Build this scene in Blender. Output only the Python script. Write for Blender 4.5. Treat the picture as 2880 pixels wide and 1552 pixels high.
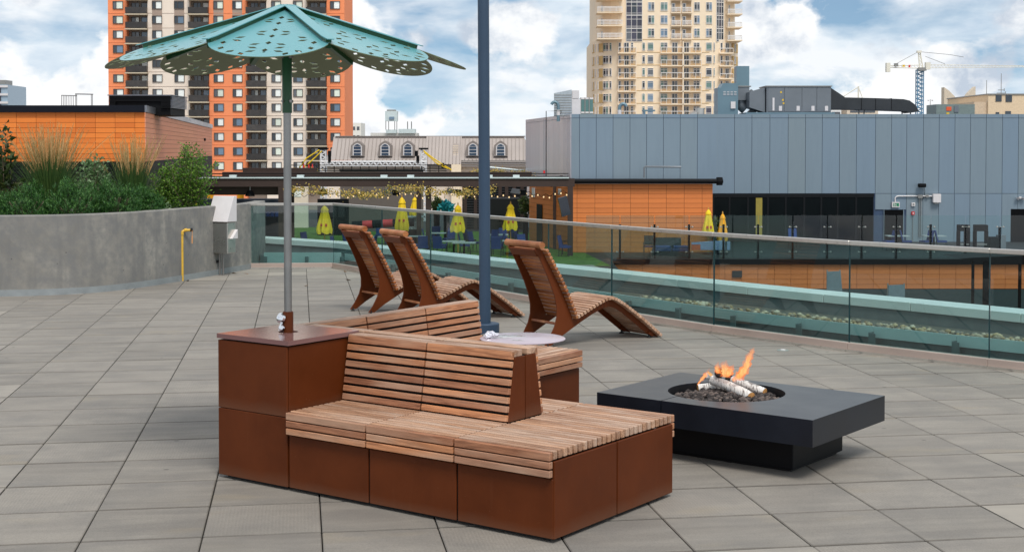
import bpy, bmesh, math, random
from mathutils import Vector, Matrix, noise as mnoise
from mathutils.geometry import tessellate_polygon

S = bpy.context.scene
for o in list(bpy.data.objects):
    bpy.data.objects.remove(o, do_unlink=True)
COL = S.collection
R = math.radians
random.seed(7)

# ------------------------------------------------------------------ camera
F_PX, HORIZON, EYE, PITCH = 3943.0, 418.0, 2.05, R(1.6)     # of the 2880 x 1552 photograph
CY = HORIZON + F_PX * math.tan(PITCH)
cam = bpy.data.cameras.new('camera')
cam.sensor_width = 36
cam.sensor_fit = 'HORIZONTAL'
cam.lens = F_PX / 2880 * 36
cam.shift_y = (CY - 776) / 2880
cam.clip_start, cam.clip_end = 0.1, 6000
camo = bpy.data.objects.new('camera', cam)
COL.objects.link(camo)
camo.location = (0, 0, EYE)
camo.rotation_euler = (R(90) - PITCH, 0, 0)
S.camera = camo

# ------------------------------------------------------------------ sky
SUN_EL, SUN_AZ = R(56), R(163)          # azimuth clockwise from +Y: behind the camera, a little to the right
w = bpy.data.worlds.new('World')
S.world = w
w.use_nodes = True
nt = w.node_tree
nt.nodes.clear()
def wn(t, **k):
    n = nt.nodes.new(t)
    for a, b in k.items():
        setattr(n, a, b)
    return n
def lk(a, b):
    nt.links.new(a, b)
out = wn('ShaderNodeOutputWorld')
bgd = wn('ShaderNodeBackground')
bgd.inputs['Strength'].default_value = 0.10
sky = wn('ShaderNodeTexSky', sky_type='NISHITA', sun_disc=False, sun_elevation=SUN_EL, sun_rotation=SUN_AZ)
sky.air_density, sky.dust_density, sky.ozone_density = 0.9, 0.0, 2.5
tc = wn('ShaderNodeTexCoord')
lift = wn('ShaderNodeVectorMath', operation='ADD')      # take the clear blue from higher up, the horizon itself is veiled in cloud
lift.inputs[1].default_value = (0, 0, 0.10)
lk(tc.outputs['Generated'], lift.inputs[0])
nrm = wn('ShaderNodeVectorMath', operation='NORMALIZE')
lk(lift.outputs[0], nrm.inputs[0])
lk(nrm.outputs[0], sky.inputs['Vector'])
def cloud_noise(scale, loc, ns, detail, rough, dist=0.0):
    m_ = wn('ShaderNodeMapping')
    m_.inputs['Scale'].default_value = scale
    m_.inputs['Location'].default_value = loc
    lk(tc.outputs['Generated'], m_.inputs['Vector'])
    x = wn('ShaderNodeTexNoise')
    x.inputs['Scale'].default_value = ns
    x.inputs['Detail'].default_value = detail
    x.inputs['Roughness'].default_value = rough
    x.inputs['Distortion'].default_value = dist
    lk(m_.outputs['Vector'], x.inputs['Vector'])
    return x.outputs['Fac']
def wramp(fac, *stops):
    x = wn('ShaderNodeValToRGB')
    el = x.color_ramp.elements
    for i, (p, c) in enumerate(stops):
        q = el[i] if i < 2 else el.new(p)
        q.position, q.color = p, tuple(c) + (1,)
    lk(fac, x.inputs['Fac'])
    return x.outputs['Color']
def wmix(fac, a_, b_, blend='MIX'):
    x = wn('ShaderNodeMix', data_type='RGBA', blend_type=blend)
    for val, sock in ((fac, x.inputs['Factor']), (a_, x.inputs[6]), (b_, x.inputs[7])):
        if isinstance(val, (int, float)):
            sock.default_value = val
        else:
            lk(val, sock)
    return x.outputs[2]
G = lambda g: (g, g, g)
# thin high layer, drawn out in streaks
veil = wramp(cloud_noise((8, 8, 22), (1.1, 0.4, 0.2), 1.3, 9, 0.52, 0.2), (0.36, G(0.08)), (0.57, G(0.96)))
veil_c = wramp(cloud_noise((7, 7, 20), (1.7, 5.1, 0.9), 1.4, 8, 0.54), (0.34, (6.0, 7.2, 8.5)), (0.60, (9.7, 10.0, 10.3)), (0.47, (8.0, 8.9, 9.7)))
# heaped clouds with firm edges and shaded undersides
CUM = (20, 20, 26)
CUML = (5.37, 0.4, 0.20)
heap_n = cloud_noise(CUM, CUML, 0.55, 10, 0.55, 0.1)
heap = wramp(heap_n, (0.470, G(0)), (0.530, G(1)))
heap_c = wramp(cloud_noise(CUM, (CUML[0], CUML[1], CUML[2] + 0.10), 0.75, 8, 0.58, 0.1), (0.38, (10.8, 10.8, 10.8)), (0.61, (5.6, 6.4, 7.5)), (0.49, (9.8, 10.0, 10.2)))
tint = wn('ShaderNodeVectorMath', operation='MULTIPLY')
tint.inputs[1].default_value = (0.97, 1.08, 1.03)
lk(sky.outputs['Color'], tint.inputs[0])
lk(wmix(heap, wmix(veil, tint.outputs[0], veil_c), heap_c), bgd.inputs['Color'])
lk(bgd.outputs['Background'], out.inputs['Surface'])

# ------------------------------------------------------------------ sun behind thin cloud
sun = bpy.data.lights.new('sun', 'SUN')
sun.energy = 2.6
sun.angle = R(18)
sun.color = (1.0, 0.95, 0.88)
suno = bpy.data.objects.new('sun', sun)
COL.objects.link(suno)
dvec = Vector((math.sin(SUN_AZ) * math.cos(SUN_EL), math.cos(SUN_AZ) * math.cos(SUN_EL), math.sin(SUN_EL)))
suno.rotation_euler = dvec.to_track_quat('Z', 'Y').to_euler()

S.view_settings.view_transform = 'Standard'
S.view_settings.look = 'None'
S.view_settings.exposure = 0.0
S.view_settings.gamma = 1.0
S.view_settings.use_curve_mapping = False
S.render.resolution_x, S.render.resolution_y = 1024, 551

# ------------------------------------------------------------------ helpers
def ray(u, v):
    a, b = (u - 1440) / F_PX, -(v - CY) / F_PX
    return Vector((a, math.cos(PITCH) + b * math.sin(PITCH), -math.sin(PITCH) + b * math.cos(PITCH)))
def at(u, v, Y):
    d = ray(u, v)
    return d * (Y / d.y) + Vector((0, 0, EYE))
def onz(u, v, z=0.0):
    d = ray(u, v)
    return d * ((z - EYE) / d.z) + Vector((0, 0, EYE))

class MB:
    """collects geometry for ONE mesh object"""
    def __init__(s):
        s.v, s.f, s.m, s.cur = [], [], [], 0
    def add(s, vs, fs):
        k = len(s.v)
        s.v += [tuple(p) for p in vs]
        s.f += [tuple(i + k for i in f) for f in fs]
        s.m += [s.cur] * len(fs)
        return s
    def box(s, x0, x1, y0, y1, z0, z1):
        vs = [(x, y, z) for z in (z0, z1) for y in (y0, y1) for x in (x0, x1)]
        return s.add(vs, [(0, 2, 3, 1), (4, 5, 7, 6), (0, 1, 5, 4), (2, 6, 7, 3), (0, 4, 6, 2), (1, 3, 7, 5)])
    def obox(s, c, size, rot=None):
        h = [Vector((x * size[0] / 2, y * size[1] / 2, z * size[2] / 2)) for z in (-1, 1) for y in (-1, 1) for x in (-1, 1)]
        if rot is not None:
            h = [rot @ p for p in h]
        return s.add([p + Vector(c) for p in h], [(0, 2, 3, 1), (4, 5, 7, 6), (0, 1, 5, 4), (2, 6, 7, 3), (0, 4, 6, 2), (1, 3, 7, 5)])
    def bar(s, p, q, wd, ht):
        p, q = Vector(p), Vector(q)
        d = q - p
        rot = d.to_track_quat('X', 'Z').to_matrix()
        return s.obox((p + q) / 2, (d.length, wd, ht), rot)
    def ext(s, poly, vec):
        n = len(poly)
        a = [Vector(p) for p in poly]
        b = [p + Vector(vec) for p in a]
        return s.add(a + b, [tuple(range(n))[::-1], tuple(range(n, 2 * n))] + [(i, (i + 1) % n, n + (i + 1) % n, n + i) for i in range(n)])
    def tube(s, pts, r, n=8, cap=True):
        pts = [Vector(p) for p in pts]
        rs = r if isinstance(r, (list, tuple)) else [r] * len(pts)
        vs, fs = [], []
        up = None
        for i, p in enumerate(pts):
            t = (pts[min(i + 1, len(pts) - 1)] - pts[max(i - 1, 0)]).normalized()
            if up is None:
                up = Vector((0, 0, 1)) if abs(t.z) < 0.9 else Vector((1, 0, 0))
            x = up.cross(t).normalized()
            y = t.cross(x).normalized()
            up = y
            for k in range(n):
                a = 2 * math.pi * k / n
                vs.append(p + (x * math.cos(a) + y * math.sin(a)) * rs[i])
        for i in range(len(pts) - 1):
            for k in range(n):
                fs.append((i * n + k, i * n + (k + 1) % n, (i + 1) * n + (k + 1) % n, (i + 1) * n + k))
        if cap:
            fs.append(tuple(range(n))[::-1])
            fs.append(tuple(range((len(pts) - 1) * n, len(pts) * n)))
        return s.add(vs, fs)
    def lathe(s, prof, c=(0, 0, 0), n=24):
        vs, fs = [], []
        for r, z in prof:
            for k in range(n):
                a = 2 * math.pi * k / n
                vs.append((c[0] + r * math.cos(a), c[1] + r * math.sin(a), c[2] + z))
        for i in range(len(prof) - 1):
            for k in range(n):
                fs.append((i * n + k, i * n + (k + 1) % n, (i + 1) * n + (k + 1) % n, (i + 1) * n + k))
        fs.append(tuple(range(n))[::-1])
        fs.append(tuple(range((len(prof) - 1) * n, len(prof) * n)))
        return s.add(vs, fs)
    def quad(s, *p):
        return s.add(p, [tuple(range(len(p)))])
    def mesh(s, name, mats=None, smooth=None, bevel=0, recalc=True, seg=1):
        me = bpy.data.meshes.new(name)
        me.from_pydata(s.v, [], s.f)
        if any(s.m):
            me.polygons.foreach_set('material_index', s.m)
        if recalc or bevel:
            bm = bmesh.new()
            bm.from_mesh(me)
            if recalc:
                bmesh.ops.recalc_face_normals(bm, faces=bm.faces)
            if bevel:
                bmesh.ops.bevel(bm, geom=[e for e in bm.edges if len(e.link_faces) == 2 and e.calc_face_angle(0) > 0.5], offset=bevel, segments=seg, affect='EDGES', profile=0.6, clamp_overlap=True)
            bm.to_mesh(me)
            bm.free()
        for mm in (mats if isinstance(mats, (list, tuple)) else [mats]):
            if mm:
                me.materials.append(mm)
        if smooth is not None:
            for p in me.polygons:
                p.use_smooth = True
            me.set_sharp_from_angle(angle=R(smooth))
        return me
    def build(s, name, mats, parent=None, smooth=None, bevel=0, recalc=True, loc=None, seg=1):
        return inst(s.mesh(name, mats, smooth, bevel, recalc, seg), name, parent, loc)

def inst(me, name, parent=None, loc=None, rot=None, scale=None):
    o = bpy.data.objects.new(name, me)
    COL.objects.link(o)
    if parent is not None:
        o.parent = parent
    if loc is not None:
        o.location = loc
    if rot is not None:
        o.rotation_euler = rot
    if scale is not None:
        o.scale = scale
    return o
def tag(o, label=None, cat=None, group=None, kind=None):
    if label: o['label'] = label
    if cat: o['category'] = cat
    if group: o['group'] = group
    if kind: o['kind'] = kind
    return o
def thing(name, label, cat, loc=(0, 0, 0), rz=0.0, group=None):
    o = bpy.data.objects.new(name, None)
    o.empty_display_size = 0.1
    COL.objects.link(o)
    o.location = loc
    o.rotation_euler = (0, 0, rz)
    return tag(o, label, cat, group)
def kids(o, _c={}):
    return [c for c in bpy.data.objects if c.parent == o]
def copy_tree(o, parent=None):
    c = o.copy()
    COL.objects.link(c)
    c.parent = parent
    for ch in list(o.children):
        copy_tree(ch, c)
    return c
_box = {}
def boxmesh(key, sx, sy, sz, mt, bevel=0.0):
    k = (key, round(sx, 4), round(sy, 4), round(sz, 4), mt.name, bevel)
    if k not in _box:
        _box[k] = MB().box(-sx / 2, sx / 2, -sy / 2, sy / 2, -sz / 2, sz / 2).mesh(key, mt, bevel=bevel)
    return _box[k]

# ------------------------------------------------------------------ materials
def srgb(r, g, b):
    f = lambda c: (c / 255 / 12.92) if c <= 10 else ((c / 255 + 0.055) / 1.055) ** 2.4
    return (f(r), f(g), f(b))
class NT:
    def __init__(s, name):
        s.mat = bpy.data.materials.new(name)
        s.mat.use_nodes = True
        s.t = s.mat.node_tree
        s.t.nodes.clear()
        s.out = s.n('ShaderNodeOutputMaterial')
    def n(s, t, **k):
        x = s.t.nodes.new(t)
        for a, b in k.items():
            if a.startswith('i_'):
                x.inputs[a[2:].replace('_', ' ')].default_value = b
            else:
                setattr(x, a, b)
        return x
    def l(s, a, b):
        s.t.links.new(a, b)
    def coord(s, scale=(1, 1, 1), kind='Object', jitter=False):
        c = s.n('ShaderNodeTexCoord')
        m_ = s.n('ShaderNodeMapping')
        m_.inputs['Scale'].default_value = scale
        s.l(c.outputs[kind], m_.inputs['Vector'])
        if jitter:
            oi = s.n('ShaderNodeObjectInfo')
            mul = s.n('ShaderNodeMath', operation='MULTIPLY')
            mul.inputs[1].default_value = 57.0
            s.l(oi.outputs['Random'], mul.inputs[0])
            s.l(mul.outputs[0], m_.inputs['Location'])
        return m_.outputs['Vector']
    def noise(s, vec, scale, detail=4, rough=0.55, dist=0.0):
        x = s.n('ShaderNodeTexNoise')
        x.inputs['Scale'].default_value = scale
        x.inputs['Detail'].default_value = detail
        x.inputs['Roughness'].default_value = rough
        x.inputs['Distortion'].default_value = dist
        s.l(vec, x.inputs['Vector'])
        return x.outputs['Fac']
    def ramp(s, fac, *stops):
        x = s.n('ShaderNodeValToRGB')
        el = x.color_ramp.elements
        for i, (p, c) in enumerate(stops):
            q = el[i] if i < 2 else el.new(p)
            q.position = p
            q.color = tuple(c) + (1,) if len(c) == 3 else c
        s.l(fac, x.inputs['Fac'])
        return x.outputs['Color']
    def mix(s, fac, a, b, blend='MIX'):
        x = s.n('ShaderNodeMix', data_type='RGBA', blend_type=blend)
        for val, sock in ((fac, x.inputs['Factor']), (a, x.inputs[6]), (b, x.inputs[7])):
            if hasattr(val, 'default_value') or hasattr(val, 'links'):
                s.l(val, sock)
            elif isinstance(val, (tuple, list)):
                sock.default_value = tuple(val) + (1,)
            else:
                sock.default_value = val
        return x.outputs[2]
    def math(s, op, a, b=0.5):
        x = s.n('ShaderNodeMath', operation=op)
        for val, sock in ((a, x.inputs[0]), (b, x.inputs[1])):
            if hasattr(val, 'links'):
                s.l(val, sock)
            else:
                sock.default_value = val
        return x.outputs[0]
    def rnd(s):
        return s.n('ShaderNodeObjectInfo').outputs['Random']
    def bsdf(s, col, rough=0.5, metal=0.0, spec=0.5, bump=None, bstr=0.3, bdist=0.01, **k):
        b = s.n('ShaderNodeBsdfPrincipled')
        for val, nm in ((col, 'Base Color'), (rough, 'Roughness'), (metal, 'Metallic'), (spec, 'Specular IOR Level')):
            if hasattr(val, 'links'):
                s.l(val, b.inputs[nm])
            else:
                b.inputs[nm].default_value = tuple(val) + (1,) if isinstance(val, (tuple, list)) else val
        for a, v in k.items():
            b.inputs[a.replace('_', ' ')].default_value = v
        if bump is not None:
            bp = s.n('ShaderNodeBump')
            bp.inputs['Strength'].default_value = bstr
            bp.inputs['Distance'].default_value = bdist
            s.l(bump, bp.inputs['Height'])
            s.l(bp.outputs['Normal'], b.inputs['Normal'])
        s.l(b.outputs['BSDF'], s.out.inputs['Surface'])
        return b
def plain(name, col, rough=0.5, metal=0.0, spec=0.5, var=0.0, nz=0.12, scale=6.0, bstr=0.0, kind='Object', **k):
    """one paint or metal: base colour with a little mottling, wear in the gloss and a per-piece shade"""
    t = NT(name)
    v = t.coord(kind=kind)
    f = t.noise(v, scale, 5, 0.6)
    lo = tuple(c * (1 - nz) for c in col)
    hi = tuple(min(1, c * (1 + nz)) for c in col)
    c = t.ramp(f, (0.3, lo), (0.7, hi))
    if var:
        s_ = t.math('MULTIPLY_ADD', t.rnd(), 2 * var)
        s_.node.inputs[2].default_value = 1 - var
        cb = t.n('ShaderNodeCombineColor')
        for i in range(3):
            t.l(s_, cb.inputs[i])
        c = t.mix(1.0, c, cb.outputs[0], 'MULTIPLY')
    rr = t.math('MULTIPLY_ADD', f, 0.16)
    rr.node.inputs[2].default_value = max(0.02, rough - 0.08)
    t.bsdf(c, rr, metal, spec, bump=f if bstr else None, bstr=bstr, **k)
    return t.mat
def two_tone(name, c0, c1, rough=0.5, metal=0.0, nz=0.06, spec=0.5):
    """pieces of one kind whose shade differs from piece to piece"""
    t = NT(name)
    c = t.mix(t.rnd(), c0, c1)
    f = t.noise(t.coord(), 3.0, 5)
    d = t.ramp(f, (0.3, (1 - nz,) * 3), (0.7, (1, 1, 1)))
    t.bsdf(t.mix(1.0, c, d, 'MULTIPLY'), rough, metal, spec)
    return t.mat
def make_wood(name, c0, c1, c2, rough=0.5):
    t = NT(name)
    v = t.coord((1.6, 26, 26), jitter=True)
    g = t.noise(v, 2.2, 6, 0.62, 1.2)
    v2 = t.coord((0.9, 3.2, 3.2), jitter=True)
    g2 = t.noise(v2, 2.0, 3, 0.5)
    base = t.mix(t.rnd(), c0, c1)
    grain = t.ramp(g, (0.34, (0.55, 0.47, 0.42)), (0.60, (1.1, 1.07, 1.05)))
    c = t.mix(1.0, base, grain, 'MULTIPLY')
    c = t.mix(t.ramp(g2, (0.42, (0, 0, 0)), (0.75, (0.75,) * 3)), c, c2)
    t.bsdf(c, rough, 0, 0.45, bump=g, bstr=0.12, bdist=0.004)
    return t.mat
def make_glass(name, tint, gloss=(1, 1, 1), ior=1.5):
    t = NT(name)
    tr = t.n('ShaderNodeBsdfTransparent')
    tr.inputs['Color'].default_value = tuple(tint) + (1,)
    gl = t.n('ShaderNodeBsdfGlossy')
    gl.inputs['Color'].default_value = tuple(gloss) + (1,)
    gl.inputs['Roughness'].default_value = 0.0
    fr = t.n('ShaderNodeFresnel')
    fr.inputs['IOR'].default_value = ior
    mxs = t.n('ShaderNodeMixShader')
    geo = t.n('ShaderNodeNewGeometry')
    inner = t.math('SUBTRACT', 1.0, geo.outputs['Backfacing'])
    t.l(t.math('MULTIPLY', fr.outputs['Fac'], inner), mxs.inputs[0])
    t.l(tr.outputs[0], mxs.inputs[1])
    t.l(gl.outputs[0], mxs.inputs[2])
    t.l(mxs.outputs[0], t.out.inputs['Surface'])
    return t.mat

WOOD = make_wood('ipe_wood', srgb(200, 140, 98), srgb(152, 104, 78), srgb(190, 158, 134), 0.55)
WOOD_TOP = make_wood('skylit_weathered_ipe_wood', srgb(192, 152, 122), srgb(158, 122, 98), srgb(204, 182, 164), 0.6)  # weathered tops, paled further to stand for the sky gloss on them
WOOD_LOUNGE = make_wood('lounger_wood', srgb(180, 108, 56), srgb(120, 66, 32), srgb(190, 134, 88), 0.42)
WOOD_LSEAT = make_wood('lounger_seat_wood', srgb(196, 156, 126), srgb(166, 128, 102), srgb(206, 178, 156), 0.55)
def brown_coat():
    """powder-coated plate: faint mottling, rubbed streaks, dust settled low on each sheet"""
    t = NT('brown_powder_coat')
    f = t.noise(t.coord((1, 1, 1), jitter=True), 3.0, 6, 0.62)
    c = t.ramp(f, (0.30, srgb(82, 37, 12)), (0.70, srgb(95, 45, 17)))
    st = t.noise(t.coord((9, 9, 0.8), jitter=True), 2.4, 5, 0.6)
    c = t.mix(t.ramp(st, (0.60, (0, 0, 0)), (0.84, (0.16,) * 3)), c, srgb(116, 74, 50))
    sp = t.noise(t.coord((1, 1, 1), jitter=True), 55, 2, 0.6)
    c = t.mix(t.ramp(sp, (0.70, (0, 0, 0)), (0.78, (0.2,) * 3)), c, srgb(140, 104, 82))
    sx = t.n('ShaderNodeSeparateXYZ')
    t.l(t.n('ShaderNodeTexCoord').outputs['Generated'], sx.inputs[0])
    low = t.ramp(t.math('ADD', sx.outputs['Z'], t.math('MULTIPLY', f, 0.25)), (0.10, (0.26,) * 3), (0.32, (0, 0, 0)))
    c = t.mix(low, c, srgb(124, 98, 80))
    rr = t.math('MULTIPLY_ADD', f, 0.3)
    rr.node.inputs[2].default_value = 0.32
    t.bsdf(c, rr, 0, 0.16, bump=t.noise(t.coord(jitter=True), 1.6, 3), bstr=0.05, bdist=0.02)
    return t.mat
BROWN = brown_coat()
BROWNLID = plain('satin_brown_lid', srgb(126, 94, 92), 0.14, nz=0.04, scale=2.0)
BROWN2 = plain('lounger_brown_coat', srgb(100, 48, 20), 0.42, spec=0.2, nz=0.08, scale=3.0)
GAPDARK = plain('dark_gap', (0.012, 0.009, 0.008), 0.8)
CHAR = plain('charcoal_cast_top', srgb(22, 27, 36), 0.32, nz=0.28, scale=3.0, spec=0.45)
BLACKST = plain('black_steel', srgb(24, 26, 30), 0.45, nz=0.1)
STEEL = plain('galvanised_pole_steel', srgb(150, 148, 146), 0.34, 0.85, nz=0.12, scale=9.0)
BRUSHED = plain('brushed_stainless', srgb(205, 200, 192), 0.3, 0.9, nz=0.06, scale=20)
CHROME = plain('chrome', (0.85, 0.85, 0.86), 0.08, 1.0, nz=0.02)
MINT = plain('mint_canopy_paint', srgb(96, 158, 164), 0.28, spec=0.6, nz=0.03, scale=2)
GREENP = plain('green_paint', srgb(20, 78, 42), 0.32, nz=0.06, scale=3)
UNDERG = plain('olive_underside_paint', srgb(112, 124, 92), 0.5, nz=0.05, scale=2)
NAVY = plain('slate_blue_post_paint', srgb(50, 70, 92), 0.5, nz=0.06, scale=2, spec=0.4)
ALU = plain('base_channel_aluminium', srgb(178, 160, 150), 0.42, 0.25, nz=0.08, scale=2)
GALV = plain('galvanised_sheet', srgb(200, 212, 212), 0.5, 0.1, nz=0.07, scale=2, var=0.06)
CAPM = plain('parapet_cap_metal', srgb(232, 233, 230), 0.30, 0.15, nz=0.05, scale=1.5, var=0.04)
PARA = plain('parapet_concrete', srgb(112, 118, 120), 0.85, nz=0.14, scale=5, bstr=0.1)
RAILGLASS = make_glass('rail_glass', (0.67, 0.81, 0.80), ior=1.68)
YELPIPE = plain('yellow_pipe_paint', srgb(214, 172, 60), 0.45, nz=0.14, scale=14)
WHITEM = plain('white_metal_paint', srgb(214, 210, 210), 0.45, nz=0.05)
GREYM = plain('grey_box_metal', srgb(150, 148, 144), 0.4, 0.6, nz=0.08)
RUBBER = plain('black_rubber', (0.014, 0.014, 0.015), 0.7)

def concrete_mat():
    t = NT('board_cast_concrete')
    v = t.coord()
    big = t.noise(v, 0.9, 6, 0.62, 0.6)
    mid = t.noise(v, 7, 6, 0.65)
    fine = t.noise(v, 60, 3, 0.6)
    c = t.ramp(big, (0.30, srgb(114, 112, 108)), (0.68, srgb(164, 160, 151)))
    c = t.mix(t.ramp(mid, (0.35, (0, 0, 0)), (0.62, (0.85,) * 3)), c, srgb(120, 120, 119))
    pit = t.n('ShaderNodeTexVoronoi', feature='F1')
    pit.inputs['Scale'].default_value = 11
    t.l(v, pit.inputs['Vector'])
    pm = t.ramp(pit.outputs['Distance'], (0.06, (1, 1, 1)), (0.12, (0, 0, 0)))
    thin = t.ramp(t.noise(v, 9, 2), (0.5, (0, 0, 0)), (0.58, (1, 1, 1)))
    pm = t.mix(1.0, pm, thin, 'MULTIPLY')
    c = t.mix(pm, c, srgb(70, 68, 66))
    sv = t.coord((5.0, 5.0, 0.5))
    st = t.ramp(t.noise(sv, 1.5, 4), (0.46, (0, 0, 0)), (0.70, (0.6,) * 3))
    c = t.mix(st, c, srgb(112, 112, 111))
    t.bsdf(c, 0.85, 0, 0.3, bump=fine, bstr=0.18, bdist=0.006)
    return t.mat
CONC = concrete_mat()

def paver_mat():
    t = NT('concrete_paver')
    oi = t.n('ShaderNodeObjectInfo')
    v = t.coord(jitter=True)
    c = t.mix(oi.outputs['Random'], srgb(125, 120, 113), srgb(145, 139, 131))
    sv = t.coord((0.8, 5.0, 1), jitter=True)
    st = t.noise(sv, 1.6, 4, 0.55, 0.3)
    c = t.mix(t.ramp(st, (0.38, (0, 0, 0)), (0.72, (0.55,) * 3)), c, srgb(158, 152, 142))
    bl = t.noise(v, 2.4, 5, 0.6)
    c = t.mix(t.ramp(bl, (0.45, (0, 0, 0)), (0.72, (0.6,) * 3)), c, srgb(119, 116, 112))
    ye = t.noise(t.coord((1, 2, 1), jitter=True), 1.3, 2)
    c = t.mix(t.ramp(ye, (0.64, (0, 0, 0)), (0.82, (0.35,) * 3)), c, srgb(160, 146, 120))
    sp = t.noise(v, 120, 3, 0.7)
    c = t.mix(1.0, c, t.ramp(sp, (0.32, (0.80,) * 3), (0.6, (1.02,) * 3)), 'MULTIPLY')
    wv = t.n('ShaderNodeTexWave', wave_type='BANDS', bands_direction='X')
    wv.inputs['Scale'].default_value = 16.0
    wv.inputs['Distortion'].default_value = 0.6
    t.l(t.coord(), wv.inputs['Vector'])
    rib = t.math('MULTIPLY', wv.outputs['Fac'], t.ramp(oi.outputs['Random'], (0.66, (0.06,) * 3), (0.8, (0.8,) * 3)))
    c = t.mix(1.0, c, t.ramp(rib, (0.0, (1, 1, 1)), (1.0, (0.93,) * 3)), 'MULTIPLY')
    # stains that run on across several slabs, and odd dark spots
    geo = t.n('ShaderNodeNewGeometry')
    wide = t.noise(geo.outputs['Position'], 0.55, 6, 0.62, 0.8)
    c = t.mix(t.ramp(wide, (0.50, (0, 0, 0)), (0.70, (0.42,) * 3)), c, srgb(106, 102, 97))
    vo = t.n('ShaderNodeTexVoronoi')
    vo.inputs['Scale'].default_value = 2.3
    t.l(geo.outputs['Position'], vo.inputs['Vector'])
    c = t.mix(t.ramp(vo.outputs['Distance'], (0.03, (0.7,) * 3), (0.05, (0, 0, 0))), c, srgb(92, 88, 84))
    # darkening painted along the slab edges so the shaded joint lines show
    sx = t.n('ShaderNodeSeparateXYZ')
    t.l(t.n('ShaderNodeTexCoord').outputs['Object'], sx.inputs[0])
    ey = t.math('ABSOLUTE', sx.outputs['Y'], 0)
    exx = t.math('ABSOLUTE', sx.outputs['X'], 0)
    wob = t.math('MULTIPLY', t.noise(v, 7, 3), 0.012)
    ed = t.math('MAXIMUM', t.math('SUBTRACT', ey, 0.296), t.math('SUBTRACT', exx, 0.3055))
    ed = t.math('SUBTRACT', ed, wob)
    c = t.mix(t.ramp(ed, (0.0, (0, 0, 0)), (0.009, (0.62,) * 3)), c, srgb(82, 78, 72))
    h = t.math('ADD', t.math('MULTIPLY', rib, -0.8), sp)
    t.bsdf(c, 0.78, 0, 0.35, bump=h, bstr=0.25, bdist=0.004)
    return t.mat
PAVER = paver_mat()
# ================================================================== TERRACE
RAIL = [(-4.47, 23.93), (-3.06, 24.03), (-2.08, 22.45), (-1.22, 21.05), (-0.40, 19.68), (0.48, 18.25), (1.22, 17.05),
        (2.25, 15.55), (3.42, 14.15), (4.47, 13.07), (5.9, 11.7), (7.4, 10.3)]
RAIL = [Vector((x, y, 0)) for x, y in RAIL]
def offset_line(pts, d):
    """shift a plan polyline to its far side (away from the terrace) by d"""
    res = []
    for i, p in enumerate(pts):
        n = Vector((0, 0, 0))
        for a, b in ((i - 1, i), (i, i + 1)):
            if a >= 0 and b < len(pts):
                t = (pts[b] - pts[a]).normalized()
                n += Vector((-t.y, t.x, 0))
        n.normalize()
        t = (pts[min(i + 1, len(pts) - 1)] - pts[max(i - 1, 0)]).normalized()
        res.append(p + n * d)
    return res

# ---- floor: dark bed with single pavers laid on it
GA = R(8.62)
E1, E2 = Vector((-math.sin(GA), math.cos(GA), 0)), Vector((math.cos(GA), math.sin(GA), 0))
S1, S2 = 0.642, 0.6255
ORG1, ORG2 = 10.088, -0.516            # one paver corner, measured along E1 and E2
floor = MB().ext([(-14, 2, -0.35), (9, 2, -0.35), (7.2, 10.3, -0.35), (5.8, 11.6, -0.35), (3.38, 14.08, -0.35), (1.2, 17.0, -0.35), (-3.06, 23.98, -0.35),
                  (-4.6, 23.9, -0.35), (-14, 23.9, -0.35)], (0, 0, 0.305)).build('terrace_floor', plain('dark_paver_bed', (0.03, 0.028, 0.025), 0.9))
tag(floor, kind='structure')
pw, pl, ph = S2 - 0.007, S1 - 0.018, 0.045
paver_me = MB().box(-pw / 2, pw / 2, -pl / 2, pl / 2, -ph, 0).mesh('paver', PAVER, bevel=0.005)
def inside_left(poly, a, b):
    """keep the part of a plan polygon on the terrace side of the line a-b"""
    t = b - a
    f = lambda p: t.x * (p.y - a.y) - t.y * (p.x - a.x)      # < 0 : terrace side
    res = []
    for i, p in enumerate(poly):
        q = poly[(i + 1) % len(poly)]
        fp, fq = f(p), f(q)
        if fp <= 0:
            res.append(p)
        if (fp < 0 < fq) or (fq < 0 < fp):
            res.append(p + (q - p) * (fp / (fp - fq)))
    return res
cells = []
for i in range(-8, 28):
    for j in range(-22, 14):
        c = E1 * (ORG1 + (i + 0.5) * S1) + E2 * (ORG2 + (j + 0.5) * S2)
        u, vv = 1440 + F_PX * c.x / c.y, HORIZON + F_PX * EYE / c.y
        if c.y < 6.2 or c.y > 24.4 or u < -330 or u > 3230:
            continue
        if c.x < -5.1 and c.y > 23.2 or c.x < -5.9 and c.y > 21.6 or c.x < -6.8 and c.y > 20.9:
            continue
        poly = [c + E2 * (a * pw / 2) + E1 * (b * pl / 2) for a, b in ((-1, -1), (1, -1), (1, 1), (-1, 1))]
        cut = poly
        for a, b in zip(RAIL[:-1], RAIL[1:]):
            mid = (a + b) / 2
            if (mid - c).length < (b - a).length / 2 + 0.95:
                q = inside_left(cut, a, b)
                near = min(a.x, b.x) - 0.6 < c.x < max(a.x, b.x) + 0.6 and min(a.y, b.y) - 0.6 < c.y < max(a.y, b.y) + 0.6
                if near:
                    cut = q
        # wholly outside
        out_ = False
        for a, b in zip(RAIL[1:-1], RAIL[2:]):
            if min(a.y, b.y) - 0.3 <= c.y <= max(a.y, b.y) + 0.3:
                t = b - a
                if (t.x * (c.y - a.y) - t.y * (c.x - a.x)) / t.length > 0.44:
                    out_ = True
        if out_ or len(cut) < 3:
            continue
        cells.append((c, cut if len(cut) != 4 or cut is not poly and cut != poly else None, vv))
def on_frame(c):
    u, vv = 1440 + F_PX * c.x / c.y, HORIZON + F_PX * EYE / c.y
    return -60 < u < 2940 and vv < 1600
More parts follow.
